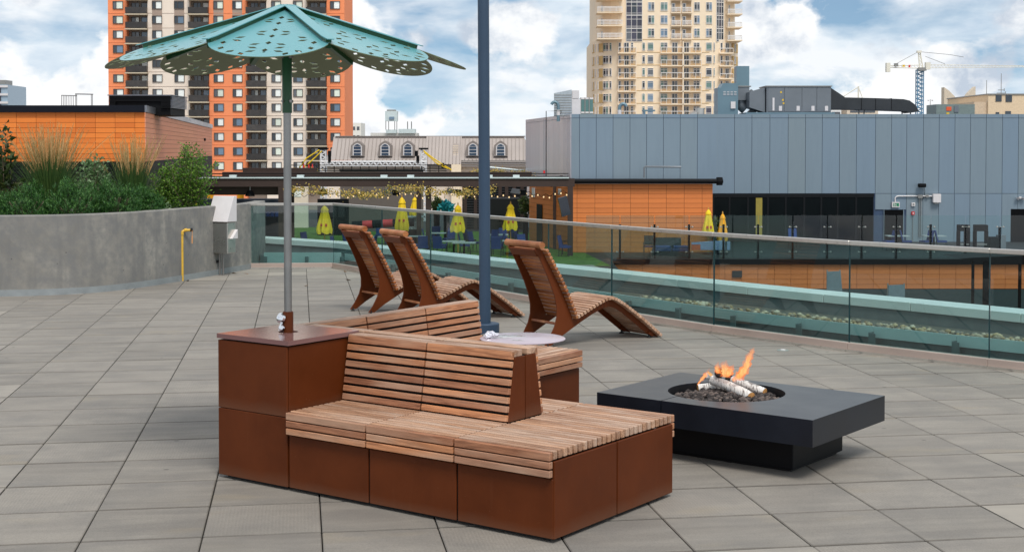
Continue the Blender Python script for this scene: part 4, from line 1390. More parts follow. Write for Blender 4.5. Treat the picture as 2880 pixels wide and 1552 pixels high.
# ================================================================== CITY GROUND AND LOWER PATIO
gnd = MB().quad((-2500, -60, -26), (2500, -60, -26), (2500, 4000, -26), (-2500, 4000, -26)).build('ground', plain('city_ground', srgb(120, 118, 114), 0.9, nz=0.2, scale=0.05))
tag(gnd, kind='structure')
ZF = -3.15          # patio level
YE = 66.0           # patio edge
DARKFLOOR = plain('dark_deck', srgb(36, 37, 39), 0.7, nz=0.2, scale=2)
pf = MB().add([(4.6, YE, ZF), (60, YE, ZF), (60, 82, ZF), (-40, 130, ZF), (-40, 52, ZF), (4.6, 60, ZF)], [(0, 1, 2, 3, 4, 5)]).ext([(4.6, YE, ZF - .004), (60, YE, ZF - .004), (60, YE + .4, ZF - .004), (4.6, YE + .4, ZF - .004)], (0, 0, -0.25)).build('patio_floor', DARKFLOOR)
tag(pf, kind='structure')
def turf_mat():
    t = NT('artificial_turf')
    f = t.noise(t.coord(), 3, 5)
    t.bsdf(t.ramp(f, (0.3, srgb(50, 82, 34)), (0.7, srgb(84, 118, 48))), 0.9, 0, 0.2)
    return t.mat
tf = MB().quad((-30, 60, ZF + .006), (4.4, 62, ZF + .006), (2.0, 86, ZF + .006), (-30, 100, ZF + .006)).build('patio_turf', turf_mat())
tag(tf, kind='structure')
lower = MB().quad((-40, 28, -8.0), (80, 22, -8.0), (80, YE + .2, -8.0), (-40, YE + .2, -8.0)).build('lower_court_floor', plain('court_floor', srgb(70, 76, 78), 0.8))
tag(lower, kind='structure')

# ---- terracotta panel walls
TERRA = two_tone('terracotta_panel', srgb(240, 136, 60), srgb(222, 120, 52), 0.6, spec=0.25)
TERRA2 = two_tone('sky_tinted_terracotta_panel', srgb(240, 158, 122), srgb(230, 150, 114), 0.55, spec=0.2)  # receding side: shade and sky reflection put into the panel colour
TERRA3 = two_tone('court_terracotta_panel', srgb(230, 128, 72), srgb(220, 122, 70), 0.55)
JOINT = plain('dark_joint', srgb(104, 52, 28), 0.8)
BLK = plain('black_trim', srgb(16, 17, 20), 0.6, nz=0.1, spec=0.15)
def wall_panels(parent, name, mt, x0, x1, z0, z1, pw_, ph_, y, xform=None, first=0.0, gap=0.015, th=0.03):
    """panels on a wall that faces the camera (or, with xform, any wall): one object each"""
    z = z1
    while z > z0 + 0.02:
        zb = max(z - ph_, z0)
        x = x0
        step = first if first else pw_
        while x < x1 - 0.02:
            xe = min(x + step, x1)
            me = boxmesh(name, xe - x - gap, th, z - zb - gap, mt)
            o = inst(me, name, parent, ((x + xe) / 2, y - th / 2, (z + zb) / 2))
            if xform is not None:
                o.matrix_local = xform @ Matrix.Translation(((x + xe) / 2, -th / 2, (z + zb) / 2))
            x = xe
            step = pw_
        z = zb

# ---- orange building on the left
YL = 62.0
xa, xc = -34.0, (410 - 1440) / F_PX * YL
zt, zb_ = at(0, 316, YL).z, at(0, 455, YL).z
lb = thing('terracotta_building', 'orange terracotta panel building behind the planter, black coping', 'building', (xc, YL, ZF))
L0 = Vector((xc, YL, ZF))
far = Vector(((597 - 1440) / F_PX * 112, 112, 0))
MB().ext([(xa - xc, 0.06, 0), (-0.04, 0.06, 0), (far.x - xc - 0.05, far.y - YL, 0), (xa - xc, far.y - YL, 0)], (0, 0, zt - ZF - (zb_ - ZF) + 0.002)).build('wall', JOINT, lb, loc=(0, 0, zb_ - ZF - 0.002))
MB().ext([(xa - xc, 0.04, 0), (0.0, 0.04, 0), (far.x - xc, far.y - YL, 0), (xa - xc, far.y - YL, 0)], (0, 0, zb_ - ZF - 0.006)).build('lower_wall', BLK, lb)
wall_panels(lb, 'panel', TERRA, xa - xc + 0.2, 0.0, zb_ - ZF, zt - ZF, 0.872, 0.2285, 0.055, None, 0.56)
side = Vector((far.x - xc, far.y - YL, 0))
sl_ = side.length
# a frame whose x runs along the receding wall and whose -y looks at the camera's right
ex = (-side).normalized()
ey = Vector((0, 0, 1)).cross(ex)
X = Matrix(((ex.x, ey.x, 0, side.x), (ex.y, ey.y, 0, side.y), (0, 0, 1, 0), (0, 0, 0, 1)))
wall_panels(lb, 'side_panel', TERRA2, 0.0, sl_, zb_ - ZF, zt - ZF, 4.2, 0.2285, 0, X)
MB().box(xa - xc, -0.03, -0.12, 0.3, zt - ZF, zt - ZF + 0.30).build('coping', plain('navy_black_coping', srgb(20, 23, 32), 0.6, spec=0.15), lb)
MCOP = two_tone('mill_coping', srgb(168, 166, 168), srgb(120, 122, 130), 0.28, 0.7)
n = 17
for k in range(n):
    a, b = side * (k / n), side * ((k + 1) / n) - side.normalized() * 0.02
    nrm = Vector((side.y, -side.x, 0)).normalized()
    MB().ext([a + nrm * 0.06 + Vector((0, 0, zt - ZF + 0.003)), b + nrm * 0.06 + Vector((0, 0, zt - ZF + 0.003)), b - nrm * 0.3 + Vector((0, 0, zt - ZF + 0.003)), a - nrm * 0.3 + Vector((0, 0, zt - ZF + 0.003))], (0, 0, 0.30)).build('coping_piece', MCOP, lb)
# black louvred plinth
MB().box(xa - xc, 0.0, 0.0, 0.05, 0.0, zb_ - ZF - 0.01).build('plinth', BLK, lb)
for k in range(9):
    z = zb_ - ZF - 0.12 - k * 0.17
    MB().box(xa - xc, 0.0, -0.05, -0.001, z - 0.075, z + 0.05).build('louvre_slat', BLK, lb)
MB().obox(side * 0.8 + Vector((0.06, -0.02, zt - ZF - 0.95)), (0.12, 0.2, 0.2)).build('wall_vent', BLK, lb)

# ---- louvred plant box on its roof
pr = at(306, 301, 66)
pb_ = thing('roof_plant_screen', 'black louvred plant screen on the roof of the orange building', 'plant screen', (pr.x, 66, pr.z))
wd_ = (478 - 306) / F_PX * 66
hd_ = (301 - 270) / F_PX * 66
MB().box(0, wd_, 0.1, 3.0, -0.4, hd_).build('box', BLK, pb_)
for k in range(9):
    z = hd_ - 0.05 - k * 0.062
    x1_ = wd_ if k < 4 else 0.32
    MB().box(0, x1_, -0.02, 0.098, z - 0.02, z + 0.022).build('louvre', BLK, pb_)
    if k >= 4:
        MB().box(wd_ - 0.42, wd_, -0.02, 0.098, z - 0.02, z + 0.022).build('louvre', BLK, pb_)
    MB().box(wd_ + 0.002, wd_ + 0.10, 0.1, 3.0, z - 0.02, z + 0.022).build('louvre', plain('grey_louvre', srgb(120, 122, 130), 0.4, 0.5) if k == 0 else bpy.data.materials['grey_louvre'], pb_)
MB().box(-0.05, wd_ + 0.12, -0.05, 3.05, hd_ + 0.004, hd_ + 0.05).build('cap', bpy.data.materials['grey_louvre'], pb_)

# ---- steel frame on the roof, far left
sf = at(173, 301, 75)
fr_ = thing('roof_steel_frame', 'open galvanised pipe frame on the roof at the left', 'pipe frame', (sf.x, 75, sf.z))
k_ = 75 / F_PX
for a, b in ((0, 32), (5, 32), (10, 31), (15, 31), (21, 31), (27, 30), (33, 30), (40, 35), (43, 35), (84, 35), (87, 35)):
    MB().tube([(a * k_, 0, -0.5), (a * k_, 0, b * k_)], 0.018, 6).build('post', STEEL, fr_)
MB().bar((0, 0, 32 * k_), (42 * k_, 0, 31 * k_), 0.05, 0.05).build('beam', STEEL, fr_)
MB().bar((38 * k_, 0.06, 36 * k_), (88 * k_, 0.06, 35 * k_), 0.05, 0.06).build('beam', STEEL, fr_)
# ================================================================== ORANGE APARTMENT TOWER
ORANGE = plain('orange_stucco', srgb(244, 146, 98), 0.8, nz=0.05, scale=0.15)
CREAM = plain('cream_stucco', srgb(236, 220, 204), 0.8, nz=0.05, scale=0.15)
TAUPE = plain('taupe_stucco', srgb(166, 146, 132), 0.8, nz=0.05, scale=0.2)
WFRAME = plain('bronze_window_frame', srgb(84, 74, 68), 0.5)
SLABM = plain('balcony_slab_concrete', srgb(198, 184, 160), 0.8)
BRAIL = plain('dark_balcony_rail', srgb(58, 54, 52), 0.5, nz=0.25, scale=1.5, var=0.35)
PANES = [plain('pane_dark', srgb(46, 54, 62), 0.12, spec=0.8, var=0.4), plain('pane_slate', srgb(88, 92, 98), 0.15, spec=0.8, var=0.25), plain('pane_curtain', srgb(238, 242, 238), 0.35, var=0.10), plain('pane_blind', srgb(222, 230, 216), 0.35, var=0.10), plain('pane_blue', srgb(104, 128, 150), 0.12, spec=0.8, var=0.2)]
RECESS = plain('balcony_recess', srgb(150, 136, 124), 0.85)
YT = 270.0
KT = YT / F_PX
def tx(u): return (u - 1440) * KT
def tz(v): return EYE + (HORIZON - v) * KT
apt = thing('apartment_tower', 'tall orange and cream apartment tower with rows of dark balconies', 'apartment tower', (tx(307), YT, -26))
AX = tx(307)
def AL(u): return tx(u) - AX
ztop = tz(-420)
ZB = -26.0
segs = [(307, 359.5, 'o'), (359.5, 418, 'b'), (418, 535, 'c'), (535, 590, 'b'), (590, 696, 'o'), (696, 751, 'b'), (751, 864, 'c'), (864, 920, 'b'), (920, 970, 'o')]
for a, b, k in segs:
    if k == 'b':
        MB().box(AL(a) + 0.02, AL(b) - 0.02, 1.5, 14, 0, ztop - ZB).build('recess_wall', RECESS, apt)
    else:
        MB().box(AL(a), AL(b), 0, 14, 0, ztop - ZB).build('wall_bay', ORANGE if k == 'o' else CREAM, apt)
fl = 40.9
rows = [210.2 + fl * k for k in range(-14, 8)]
wins = [(321, 350), (431, 459), (493, 521), (603, 631), (656, 683.5), (765, 792.5), (826, 853), (930, 958)]
rt = random.Random(17)
wf_cache = {}
def window(parent, x0, x1, z0, z1, y, split, frame, fm, kinds, depth=0.18, lights=None):
    """frame with panes: the frame is the window, the panes are its parts"""
    fw = frame
    key = (round(x1 - x0, 3), round(z1 - z0, 3), split, fm.name)
    if key not in wf_cache:
        W, H = x1 - x0, z1 - z0
        mb = MB().box(0, W, -depth, 0, 0, fw).box(0, W, -depth, 0, H - fw, H).box(0, fw, -depth, 0, fw, H - fw).box(W - fw, W, -depth, 0, fw, H - fw)
        if split:
            mb.box(W * split - fw * 0.4, W * split + fw * 0.4, -depth, 0, fw, H - fw)
        wf_cache[key] = (mb.mesh('window', fm), W, H)
    me, W, H = wf_cache[key]
    o = inst(me, 'window', parent, (x0, y, z0))
    cuts = [fw, W - fw] if not split else [fw, W * split - fw * 0.4, W * split + fw * 0.4, W - fw]
    for i in range(0, len(cuts), 2):
        mt = PANES[kinds[min(i // 2, len(kinds) - 1)]]
        inst(boxmesh('pane', cuts[i + 1] - cuts[i], 0.03, H - 2 * fw, mt), 'pane', o, ((cuts[i] + cuts[i + 1]) / 2, -0.04, H / 2))
    return o
for r_ in rows:
    if r_ > 470 or r_ < -110:
        continue
    for i, (a, b) in enumerate(wins):
        d = rt.random()
        kk = (rt.choice((0, 1, 0)), 2) if d < 0.55 else ((1, 3) if d < 0.74 else ((0, 0) if d < 0.84 else (0, 4)))
        window(apt, AL(a), AL(b), tz(r_ + 22) - ZB, tz(r_) - ZB, -0.01, 0.34 if i % 2 == 0 else 0.38, 0.10, WFRAME, kk)
    # floor reveal
    for a, b, k in segs:
        if k != 'b':
            MB().box(AL(a), AL(b), -0.05, -0.001, tz(r_ + 34.2) - ZB, tz(r_ + 33.4) - ZB).build('floor_band', TAUPE if k == 'c' else plain('orange_band', srgb(222, 130, 84), 0.8) if 'orange_band' not in bpy.data.materials else (bpy.data.materials['orange_band']), apt)
    for a, b, k in segs:
        if k != 'b':
            continue
        x0, x1 = AL(a), AL(b)
        zs = tz(r_ + 36.2) - ZB
        MB().box(x0 - 0.12, x1 + 0.12, -1.15, 1.495, zs - 0.22, zs).build('balcony_slab', SLABM, apt)
        MB().box(x0, x1, -1.10, -1.06, zs + 0.10, zs + 1.25).box(x0, x0 + 0.04, -1.06, -0.02, zs + 0.1, zs + 1.25).box(x1 - 0.04, x1, -1.06, -0.02, zs + 0.1, zs + 1.25).build('balcony_railing', BRAIL, apt)
        W = x1 - x0
        lft = rt.random() < 0.5
        window(apt, x0 + W * 0.13, x0 + W * 0.52, zs + 0.02, zs + 2.35, 1.49, 0.5, 0.09, WFRAME, (rt.choice((0, 1, 0)), rt.choice((0, 1, 2))))
        window(apt, x0 + W * 0.60, x0 + W * 0.92, zs + 0.75, zs + 2.35, 1.49, 0.0, 0.09, WFRAME, (rt.choice((0, 1, 2, 4)),))
        # something kept on the balcony
        if rt.random() < 0.6:
            q = x0 + W * rt.uniform(0.2, 0.7)
            MB().box(q, q + 0.6, -0.6, 0.1, zs + 0.002, zs + 0.45).box(q, q + 0.08, -0.55, 0.08, zs + 0.45, zs + 0.95).build('balcony_chair', PANES[rt.choice((0, 1, 2))], apt)
    if r_ < 60:
        for i, (a, b) in enumerate(wins[1:7]):
            if i in (2, 3) and r_ > 40:
                continue
            MB().box(AL(a), AL(b), -0.04, -0.002, tz(r_ + 40.0) - ZB, tz(r_ + 22.6) - ZB).build('spandrel', TAUPE, apt)

# ================================================================== CREAM TOWER
YC = 308.0
KC = YC / F_PX
def cx_(u): return (u - 1440) * KC
def cz(v): return EYE + (HORIZON - v) * KC
CREAM2 = plain('pale_cream_stucco', srgb(240, 220, 192), 0.8, nz=0.04, scale=0.12)
TAN2 = plain('tan_stucco', srgb(204, 170, 112), 0.8, nz=0.04, scale=0.12)
WHFR = plain('white_window_frame', srgb(224, 220, 216), 0.5)
CGLASS = [PANES[0], PANES[1], plain('pane_teal', srgb(92, 122, 116), 0.12, spec=0.8, var=0.25), PANES[4], plain('pane_indigo', srgb(58, 56, 72), 0.12, spec=0.8, var=0.3)]
ct = thing('residential_tower', 'cream rounded high-rise with white balcony railings behind the grey building', 'apartment tower', (cx_(1879), YC, -26))
CXO = cx_(1879)
def CL(u): return cx_(u) - CXO
# plan: a flat front and faceted shoulders that fall back on both sides
def sdep(u, top):
    """how far the facade lies behind the front plane at picture column u"""
    c = abs(u - 1879)
    w0 = 118
    wmax = 203 if top else 212
    if c <= w0:
        return 0.0
    f = min(1.0, (c - w0) / (wmax - w0))
    return 9.0 * (1 - math.sqrt(max(0, 1 - f * f)))
def shell(z0, z1, top, name, mt):
    us = [1879 + s_ * c for s_, c in [(-1, x) for x in ((203, 199, 190, 176, 160, 140, 118) if top else (212, 208, 199, 184, 166, 144, 118))]]
    us = us + [3758 - u for u in reversed(us)]
    poly = [(CL(u), sdep(u, top), z0) for u in us] + [(CL(us[-1]), 26, z0), (CL(us[0]), 26, z0)]
    return MB().ext(poly, (0, 0, z1 - z0)).build(name, mt, ct)
shell(0, cz(112) + 26, False, 'lower_storeys', CREAM2)
shell(cz(111.8) + 26, cz(-330) + 26, True, 'upper_storeys', CREAM2)
rc = random.Random(5)
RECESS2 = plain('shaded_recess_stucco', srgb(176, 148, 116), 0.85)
def cwin(u0, u1, v0, v1, cols, rowsplit, top, kinds, fm=WHFR, dy=0.0):
    y = max(sdep(u0, top), sdep(u1, top)) if abs((u0 + u1) / 2 - 1879) < 118 else min(sdep(u0, top), sdep(u1, top)) + 0.15
    W, H = (u1 - u0) * KC, (v1 - v0) * KC
    fw = 0.09
    mb = MB().box(0, W, -0.16, 0.5, 0, fw).box(0, W, -0.16, 0.5, H - fw, H).box(0, fw, -0.16, 0.5, fw, H - fw).box(W - fw, W, -0.16, 0.5, fw, H - fw)
    for c in range(1, cols):
        x = W * c / cols
        mb.box(x - 0.045, x + 0.045, -0.155, 0.4, fw, H - fw)
    if rowsplit:
        z = H * (1 - rowsplit)
        mb.box(fw, W - fw, -0.152, 0.4, z - 0.045, z + 0.045)
        mb.box(fw, W - fw, -0.152, 0.4, H * 0.16 - 0.04, H * 0.16 + 0.04)
    o = mb.build('window', fm, ct)
    o.location = (CL(u0), y - dy, cz(v1) + 26)
    for c in range(cols):
        inst(boxmesh('pane', W / cols - 0.09, 0.03, H - 2 * fw, rc.choice([CGLASS[k] for k in kinds])), 'pane', o, (W * (c + 0.5) / cols, -0.08, H / 2))
    # rotate with the facet
    um_ = (u0 + u1) / 2
    if abs(um_ - 1879) > 118:
        d_ = (sdep(u1, top) - sdep(u0, top)) / max(0.1, W)
        o.rotation_euler = (0, 0, math.atan(d_))
        o.location.y = sdep(u0, top) - 0.02
    return o
def balc(u0, u1, v_top, v_bot, top, proj, bars, name='balcony'):
    """slab and white railing; the railing is a part, its infill bars belong to it"""
    y = min(sdep(u0, top), sdep(u1, top))
    x0, x1 = CL(u0), CL(u1)
    zs, zt_ = cz(v_bot) + 26, cz(v_top) + 26
    MB().box(x0 - 0.1, x1 + 0.1, y - proj, y + 3.2, zs - 0.25, zs).build('balcony_slab', CREAM2, ct)
    mb = MB()
    mb.box(x0, x1, y - proj, y - proj + 0.06, zt_ - 0.14, zt_)
    mb.box(x0, x0 + 0.06, y - proj + 0.06, y + 0.6, zt_ - 0.08, zt_)
    mb.box(x1 - 0.06, x1, y - proj + 0.06, y + 0.6, zt_ - 0.08, zt_)
    n_ = max(2, int((x1 - x0) / 1.15))
    for k in range(n_ + 1):
        x = x0 + (x1 - x0 - 0.06) * k / n_
        mb.box(x, x + 0.09, y - proj + 0.002, y - proj + 0.058, zs + 0.001, zt_ - 0.14)
    if bars:
        for k in range(1, 4):
            z = zs + (zt_ - zs) * k / 4
            mb.box(x0 + 0.06, x1 - 0.06, y - proj + 0.005, y - proj + 0.05, z - 0.06, z + 0.06)
    else:
        pass
    mb.build('balcony_railing', WHFR, ct)
    if not bars:
        MB().box(x0 + 0.06, x1 - 0.06, y - proj + 0.022, y - proj + 0.038, zs + 0.1, zt_ - 0.1).build('railing_glass', TINTRAIL, ct)
TINTRAIL = make_glass('bronze_rail_glass', (0.86, 0.82, 0.76))
SC4 = 2.479
def u4(x): return 1440 + x / SC4
low_rows = [300, 388.5, 477, 565.5, 654, 742.5, 831]
for y_ in low_rows:
    v0 = y_ / SC4
    v1 = (y_ + 56) / SC4
    cwin(u4(640), u4(712), v0, v1, 3, 0.22, False, (0, 1, 2))
    for x0_, x1_ in ((575, 581), (588, 594), (606, 614)):
        cwin(u4(x0_), u4(x1_), v0, v1, 1, 0, False, (1, 1, 3))
    cwin(u4(905), u4(926), v0, v1, 1, 0.2, False, (0, 2, 2))
    cwin(u4(943), u4(984), v0, v1, 1, 0.2, False, (2, 1, 3, 2))
    cwin(u4(1032), u4(1082), v0, v1, 2, 0.22, False, (1, 2, 0))
    cwin(u4(1112), u4(1152), v0, v1 + 6, 2, 0, False, (1, 0))
    cwin(u4(1192), u4(1232), v0, v1 + 6, 2, 0, False, (0, 1))
    cwin(u4(1262), u4(1306), v0, v1, 2, 0.22, False, (0, 1))
    cwin(u4(1349), u4(1390), v0, v1, 1, 0.2, False, (0, 2, 4))
    cwin(u4(1402), u4(1412), v0, v1, 1, 0.2, False, (1, 2))
    cwin(u4(1560), u4(1594), v0 + 1, v1, 3, 0, False, (1, 3))
    # dark recesses with doors behind the side balconies
    for a, b in ((742, 850), (1450, 1530)):
        cwin(u4(a), u4(a + 18), v0, v1, 1, 0, False, (0, 1))
        cwin(u4(a + 36), u4(a + 72), v0, v1 + 6, 2, 0, False, (0, 0, 1))
        cwin(u4(a + 84 if b == 850 else a + 76), u4(b - 6 if b == 850 else b), v0, v1, 1, 0.3, False, (0, 1))
    vb = (y_ + 72) / SC4
    balc(u4(738), u4(860), (y_ + 34) / SC4, vb, False, 1.3, False)
    balc(u4(1032), u4(1182), (y_ + 34) / SC4, vb, False, 1.5, False)
    balc(u4(1191), u4(1312), (y_ + 34) / SC4, vb, False, 1.5, False)
    balc(u4(1443), u4(1534), (y_ + 40) / SC4, vb, False, 1.3, False)
    MB().box(CL(u4(1182)), CL(u4(1190)), -1.5, 0.0, cz((y_ + 84) / SC4) + 26, cz((y_ - 4) / SC4) + 26).build('party_fin', CREAM2, ct)
    # tan spandrel storeys on the left shoulder
    for u0, u1 in ((u4(570), u4(636)), (u4(1545), u4(1600))):
        d0 = min(sdep(u0, False), sdep(u1, False))
        MB().ext([(CL(u0), sdep(u0, False) - 0.45, 0), (CL(u1), sdep(u1, False) - 0.45, 0), (CL(u1), sdep(u1, False) + 1, 0), (CL(u0), sdep(u0, False) + 1, 0)], (0, 0, (62 / SC4) * KC)).build('tan_band', TAN2, ct, loc=(0, 0, cz((y_ + 62) / SC4) + 26))
for k in range(-4, 1):
    y_ = 203 + 91 * k
    v0, v1 = y_ / SC4, (y_ + 60) / SC4
    if v0 < -90:
        continue
    for a, b in ((945, 990), (1032, 1082), (1265, 1306), (1348, 1391)):
        cwin(u4(a), u4(b), v0, v1, 2, 0.22, True, (1, 2, 0, 3))
    for a, b in ((1107, 1170), (1182, 1246)):
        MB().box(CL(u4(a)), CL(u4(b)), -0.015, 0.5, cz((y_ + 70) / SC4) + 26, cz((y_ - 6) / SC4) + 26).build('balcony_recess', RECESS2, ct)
        cwin(u4(a + 3), u4(a + 26), v0 + 3, v1 + 3, 1, 0, True, (0, 1), dy=0.03)
        balc(u4(a), u4(b), (y_ + 36) / SC4, (y_ + 70) / SC4, True, 0.7, True)
    for a, b, c in ((792, 906, 3), (1420, 1480, 3)):
        cwin(u4(a), u4(b), y_ / SC4, (y_ + 91) / SC4 - 0.2, c, 0.3, True, (4, 4, 0, 1))
    balc(u4(590), u4(762), (y_ + 36) / SC4, (y_ + 72) / SC4, True, 2.2, True)
    balc(u4(1498), u4(1596), (y_ + 48) / SC4, (y_ + 80) / SC4, True, 2.2, True)
    cwin(u4(630), u4(648), v0 + 5, v1 + 5, 1, 0, True, (1, 3))
    cwin(u4(1515), u4(1530), v0 + 5, v1 + 5, 1, 0, True, (1, 3))
bm_ = MB()
MB().box(CL(1660), CL(2098), -0.25, 0.0, cz(113.5) + 26, cz(111.5) + 26)
for k, v in enumerate([112 + 35.7 * i for i in range(0, 7)]):
    MB().box(CL(1764), CL(1994), -0.07, -0.002, cz(v + 1.3) + 26, cz(v) + 26).build('storey_moulding', TAN2, ct)

# ================================================================== GREY METAL BUILDING
YG = 78.0
KG = YG / F_PX
def gx(u): return (u - 1440) * KG
def gz(v): return EYE + (HORIZON - v) * KG
def clad_mat():
    t = NT('blue_grey_panel')
    c = t.mix(t.rnd(), srgb(120, 139, 156), srgb(125, 140, 149))
    st = t.noise(t.coord((3.0, 1, 0.25), jitter=True), 1.6, 5, 0.6)
    c = t.mix(t.ramp(st, (0.45, (0, 0, 0)), (0.75, (0.2,) * 3)), c, srgb(102, 118, 132))
    big = t.noise(t.coord((1, 1, 1), jitter=True), 0.7, 3)
    t.bsdf(c, 0.42, 0.15, 0.5, bump=big, bstr=0.15, bdist=0.05)
    return t.mat
GREYP = clad_mat()
GREYS = two_tone('sheen_lit_side_panel', srgb(214, 210, 216), srgb(184, 186, 198), 0.25, 0.35, 0.04)  # side wall colour lightened to stand for its metallic reflection
GJOINT = plain('blue_joint', srgb(52, 72, 100), 0.6)
gb_ = thing('grey_panel_building', 'blue grey metal panel building across the lower patio', 'building', (gx(1607), YG, ZF))
GX0 = gx(1607)
def GL(u): return gx(u) - GX0
gtop = gz(321) - ZF
farl = Vector(((1480 - 1440) / F_PX * 93.5 - GX0, 93.5 - YG, 0))
MB().ext([(0.03, 0.05, 0), (GL(3080), 0.05, 0), (GL(3080), 24, 0), (farl.x + 0.05, 24, 0), (farl.x + 0.05, farl.y + .03, 0)], (0, 0, gtop - 0.01)).build('wall', GJOINT, gb_)
joints = [1607] + [u4(x) for x in (470, 587, 704, 822, 938, 1055, 1172, 1292, 1430)] + [2000 + x / 2.669 for x in (45, 175, 305, 440, 577, 707, 833, 963, 1090, 1233, 1353, 1467, 1592, 1710, 1828, 1945, 2063, 2185, 2305)] + [2912, 2960, 3008, 3056, 3080]
gr_ = 0.022
zc1 = gz(332.5) - ZF
zm = gz(544.5) - ZF
for a, b in zip(joints[:-1], joints[1:]):
    x0, x1 = GL(a), GL(b)
    for z0, z1 in ((zc1, gtop), (zm, zc1), (0.0, zm)):
        if z0 == 0.0 and (2000 < (a + b) / 2 < 2458):
            continue
        nm = 'panel'
        if z0 == 0.0 and 2470 < (a + b) / 2 < 2560:
            z0 = gz(590) - ZF
        inst(boxmesh(nm, x1 - x0 - gr_, 0.04, z1 - z0 - gr_, GREYP), nm, gb_, ((x0 + x1) / 2, 0.02, (z0 + z1) / 2))
# receding left side
fn = (-farl).normalized()
fy = Vector((0, 0, 1)).cross(fn)
XG = Matrix(((fn.x, fy.x, 0, farl.x), (fn.y, fy.y, 0, farl.y), (0, 0, 1, 0), (0, 0, 0, 1)))
ll = farl.length
for k in range(14):
    a, b = ll * k / 14, ll * (k + 1) / 14
    for z0, z1 in ((0.0, zc1), (zc1, gtop)):
        o = inst(boxmesh('side_panel', b - a - 0.02, 0.04, z1 - z0 - 0.02, GREYS), 'side_panel', gb_)
        o.matrix_local = XG @ Matrix.Translation(((a + b) / 2, -0.02, (z0 + z1) / 2))
# dark glazed front
DGLASS = plain('dark_tinted_glass', srgb(8, 11, 14), 0.06, spec=0.10, nz=0.1)
DFRAME = plain('black_mullion', srgb(18, 20, 23), 0.5, spec=0.2)
MB().box(GL(2006), GL(2458), 0.0, 0.3, 0.0, zm - 0.01).build('shop_front_recess', BLK, gb_)
mull = [2006, 2052, 2104, 2160, 2210, 2262, 2310, 2356, 2408, 2458]
for a, b in zip(mull[:-1], mull[1:]):
    MB().box(GL(a) + 0.06, GL(b) - 0.06, -0.03, -0.002, 0.05, zm - 0.22).build('dark_pane', DGLASS, gb_)
    MB().box(GL(a) - 0.05, GL(a) + 0.05, -0.06, -0.002, 0.0, zm - 0.02).build('mullion', DFRAME, gb_)
MB().box(GL(2006), GL(2458), -0.07, -0.061, zm - 0.2, zm - 0.02).build('head_frame', DFRAME, gb_)
MB().box(GL(2126), GL(2144), -0.045, -0.031, 0.3, zm - 0.24).build('yellow_curtain', plain('yellow_curtain', srgb(150, 136, 60), 0.8), gb_)
for a, b, v0 in ((2487, 2541, 591), (2844, 2920, 588)):
    MB().box(GL(a), GL(b), -0.01, 0.12, 0, gz(v0) - ZF).build('doorway', plain('door_dark', srgb(8, 9, 11), 0.5, spec=0.1) if 'door_dark' not in bpy.data.materials else bpy.data.materials['door_dark'], gb_)
MB().box(GL(2486), GL(2487.5), -0.04, -0.011, 0, gz(590) - ZF).box(GL(2541), GL(2543), -0.04, -0.011, 0, gz(590) - ZF).build('door_frame', GREYP, gb_)
def on_wall(name, label, cat, u, v, y=YG - 0.03):
    p = at(u, v, y)
    return thing(name, label, cat, (p.x, y, p.z))
ex_ = on_wall('exit_sign', 'green and white exit sign above the dark doorway of the grey building', 'exit sign', 2518, 583)
MB().box(-0.21, 0.21, -0.12, 0, 0, 0.29).build('housing', WHITEM, ex_)
MB().box(-0.15, 0.17, -0.126, -0.121, 0.05, 0.235).build('sign_face', plain('exit_green', srgb(18, 122, 84), 0.5), ex_)
run = MB().box(-0.03, 0.03, 0, 0.002, 0.05, 0.10).obox((0, 0.001, 0.135), (0.02, 0.002, 0.06)).obox((-0.035, 0.001, 0.035), (0.02, 0.002, 0.07), Matrix.Rotation(R(30), 3, 'Y')).obox((0.035, 0.001, 0.035), (0.02, 0.002, 0.07), Matrix.Rotation(R(-30), 3, 'Y')).box(-0.11, -0.075, 0, 0.002, 0.01, 0.16)
run.build('running_figure', WHITEM, ex_, loc=(0.0, -0.129, 0.06))
cd = on_wall('wall_conduit', 'white conduit with junction boxes running right from the exit sign', 'conduit', 2517, 568)
kx = KG
MB().tube([(0, -0.05, 0), (0, -0.05, 11 * kx), (3 * kx, -0.05, 15 * kx), (8 * kx, -0.05, 16.5 * kx), (70 * kx, -0.05, 16.5 * kx), (104 * kx, -0.05, 16 * kx)], 0.035, 8).build('pipe', WHITEM, cd, 60)
MB().box(63 * kx, 76 * kx, -0.14, 0, 11 * kx, 20 * kx).build('junction_box', GREYM, cd)
MB().box(85 * kx, 93 * kx, -0.12, 0, 13 * kx, 20 * kx).build('junction_box', GREYM, cd)
for x in (68, 73):
    MB().tube([(x * kx, -0.04, -100 * kx), (x * kx, -0.04, 12 * kx)], 0.02, 6).build('drop_pipe', GREYM, cd)
bx_ = on_wall('wall_cabinet', 'square white utility box on the grey wall, right of the conduit', 'utility box', 2632, 570)
MB().box(-0.22, 0.22, -0.25, 0, 0, 0.48).build('case', WHITEM, bx_, bevel=0.02)
MB().box(-0.12, 0.1, -0.2, -0.05, -0.06, -0.001).build('gland', GREYM, bx_)
fl_ = on_wall('flood_light', 'black flood light on the grey wall above the conduit', 'flood light', 2589, 524)
MB().box(-0.2, 0.2, -0.45, -0.1, -0.06, 0.16).build('lamp_head', BLK, fl_, bevel=0.04)
MB().box(-0.04, 0.04, -0.1, 0, -0.05, 0.06).build('arm', BLK, fl_)
MB().tube([(0.18, -0.05, -0.05), (0.24, -0.03, -0.3), (0.20, -0.03, -0.6), (0.1, -0.03, -0.75)], 0.012, 5).build('cable', BLK, fl_)
kp = on_wall('alarm_box', 'small square white call box right of the doorway', 'call box', 2568, 580)
MB().box(-0.1, 0.1, -0.08, 0, 0, 0.2).build('case', WHITEM, kp, bevel=0.01)
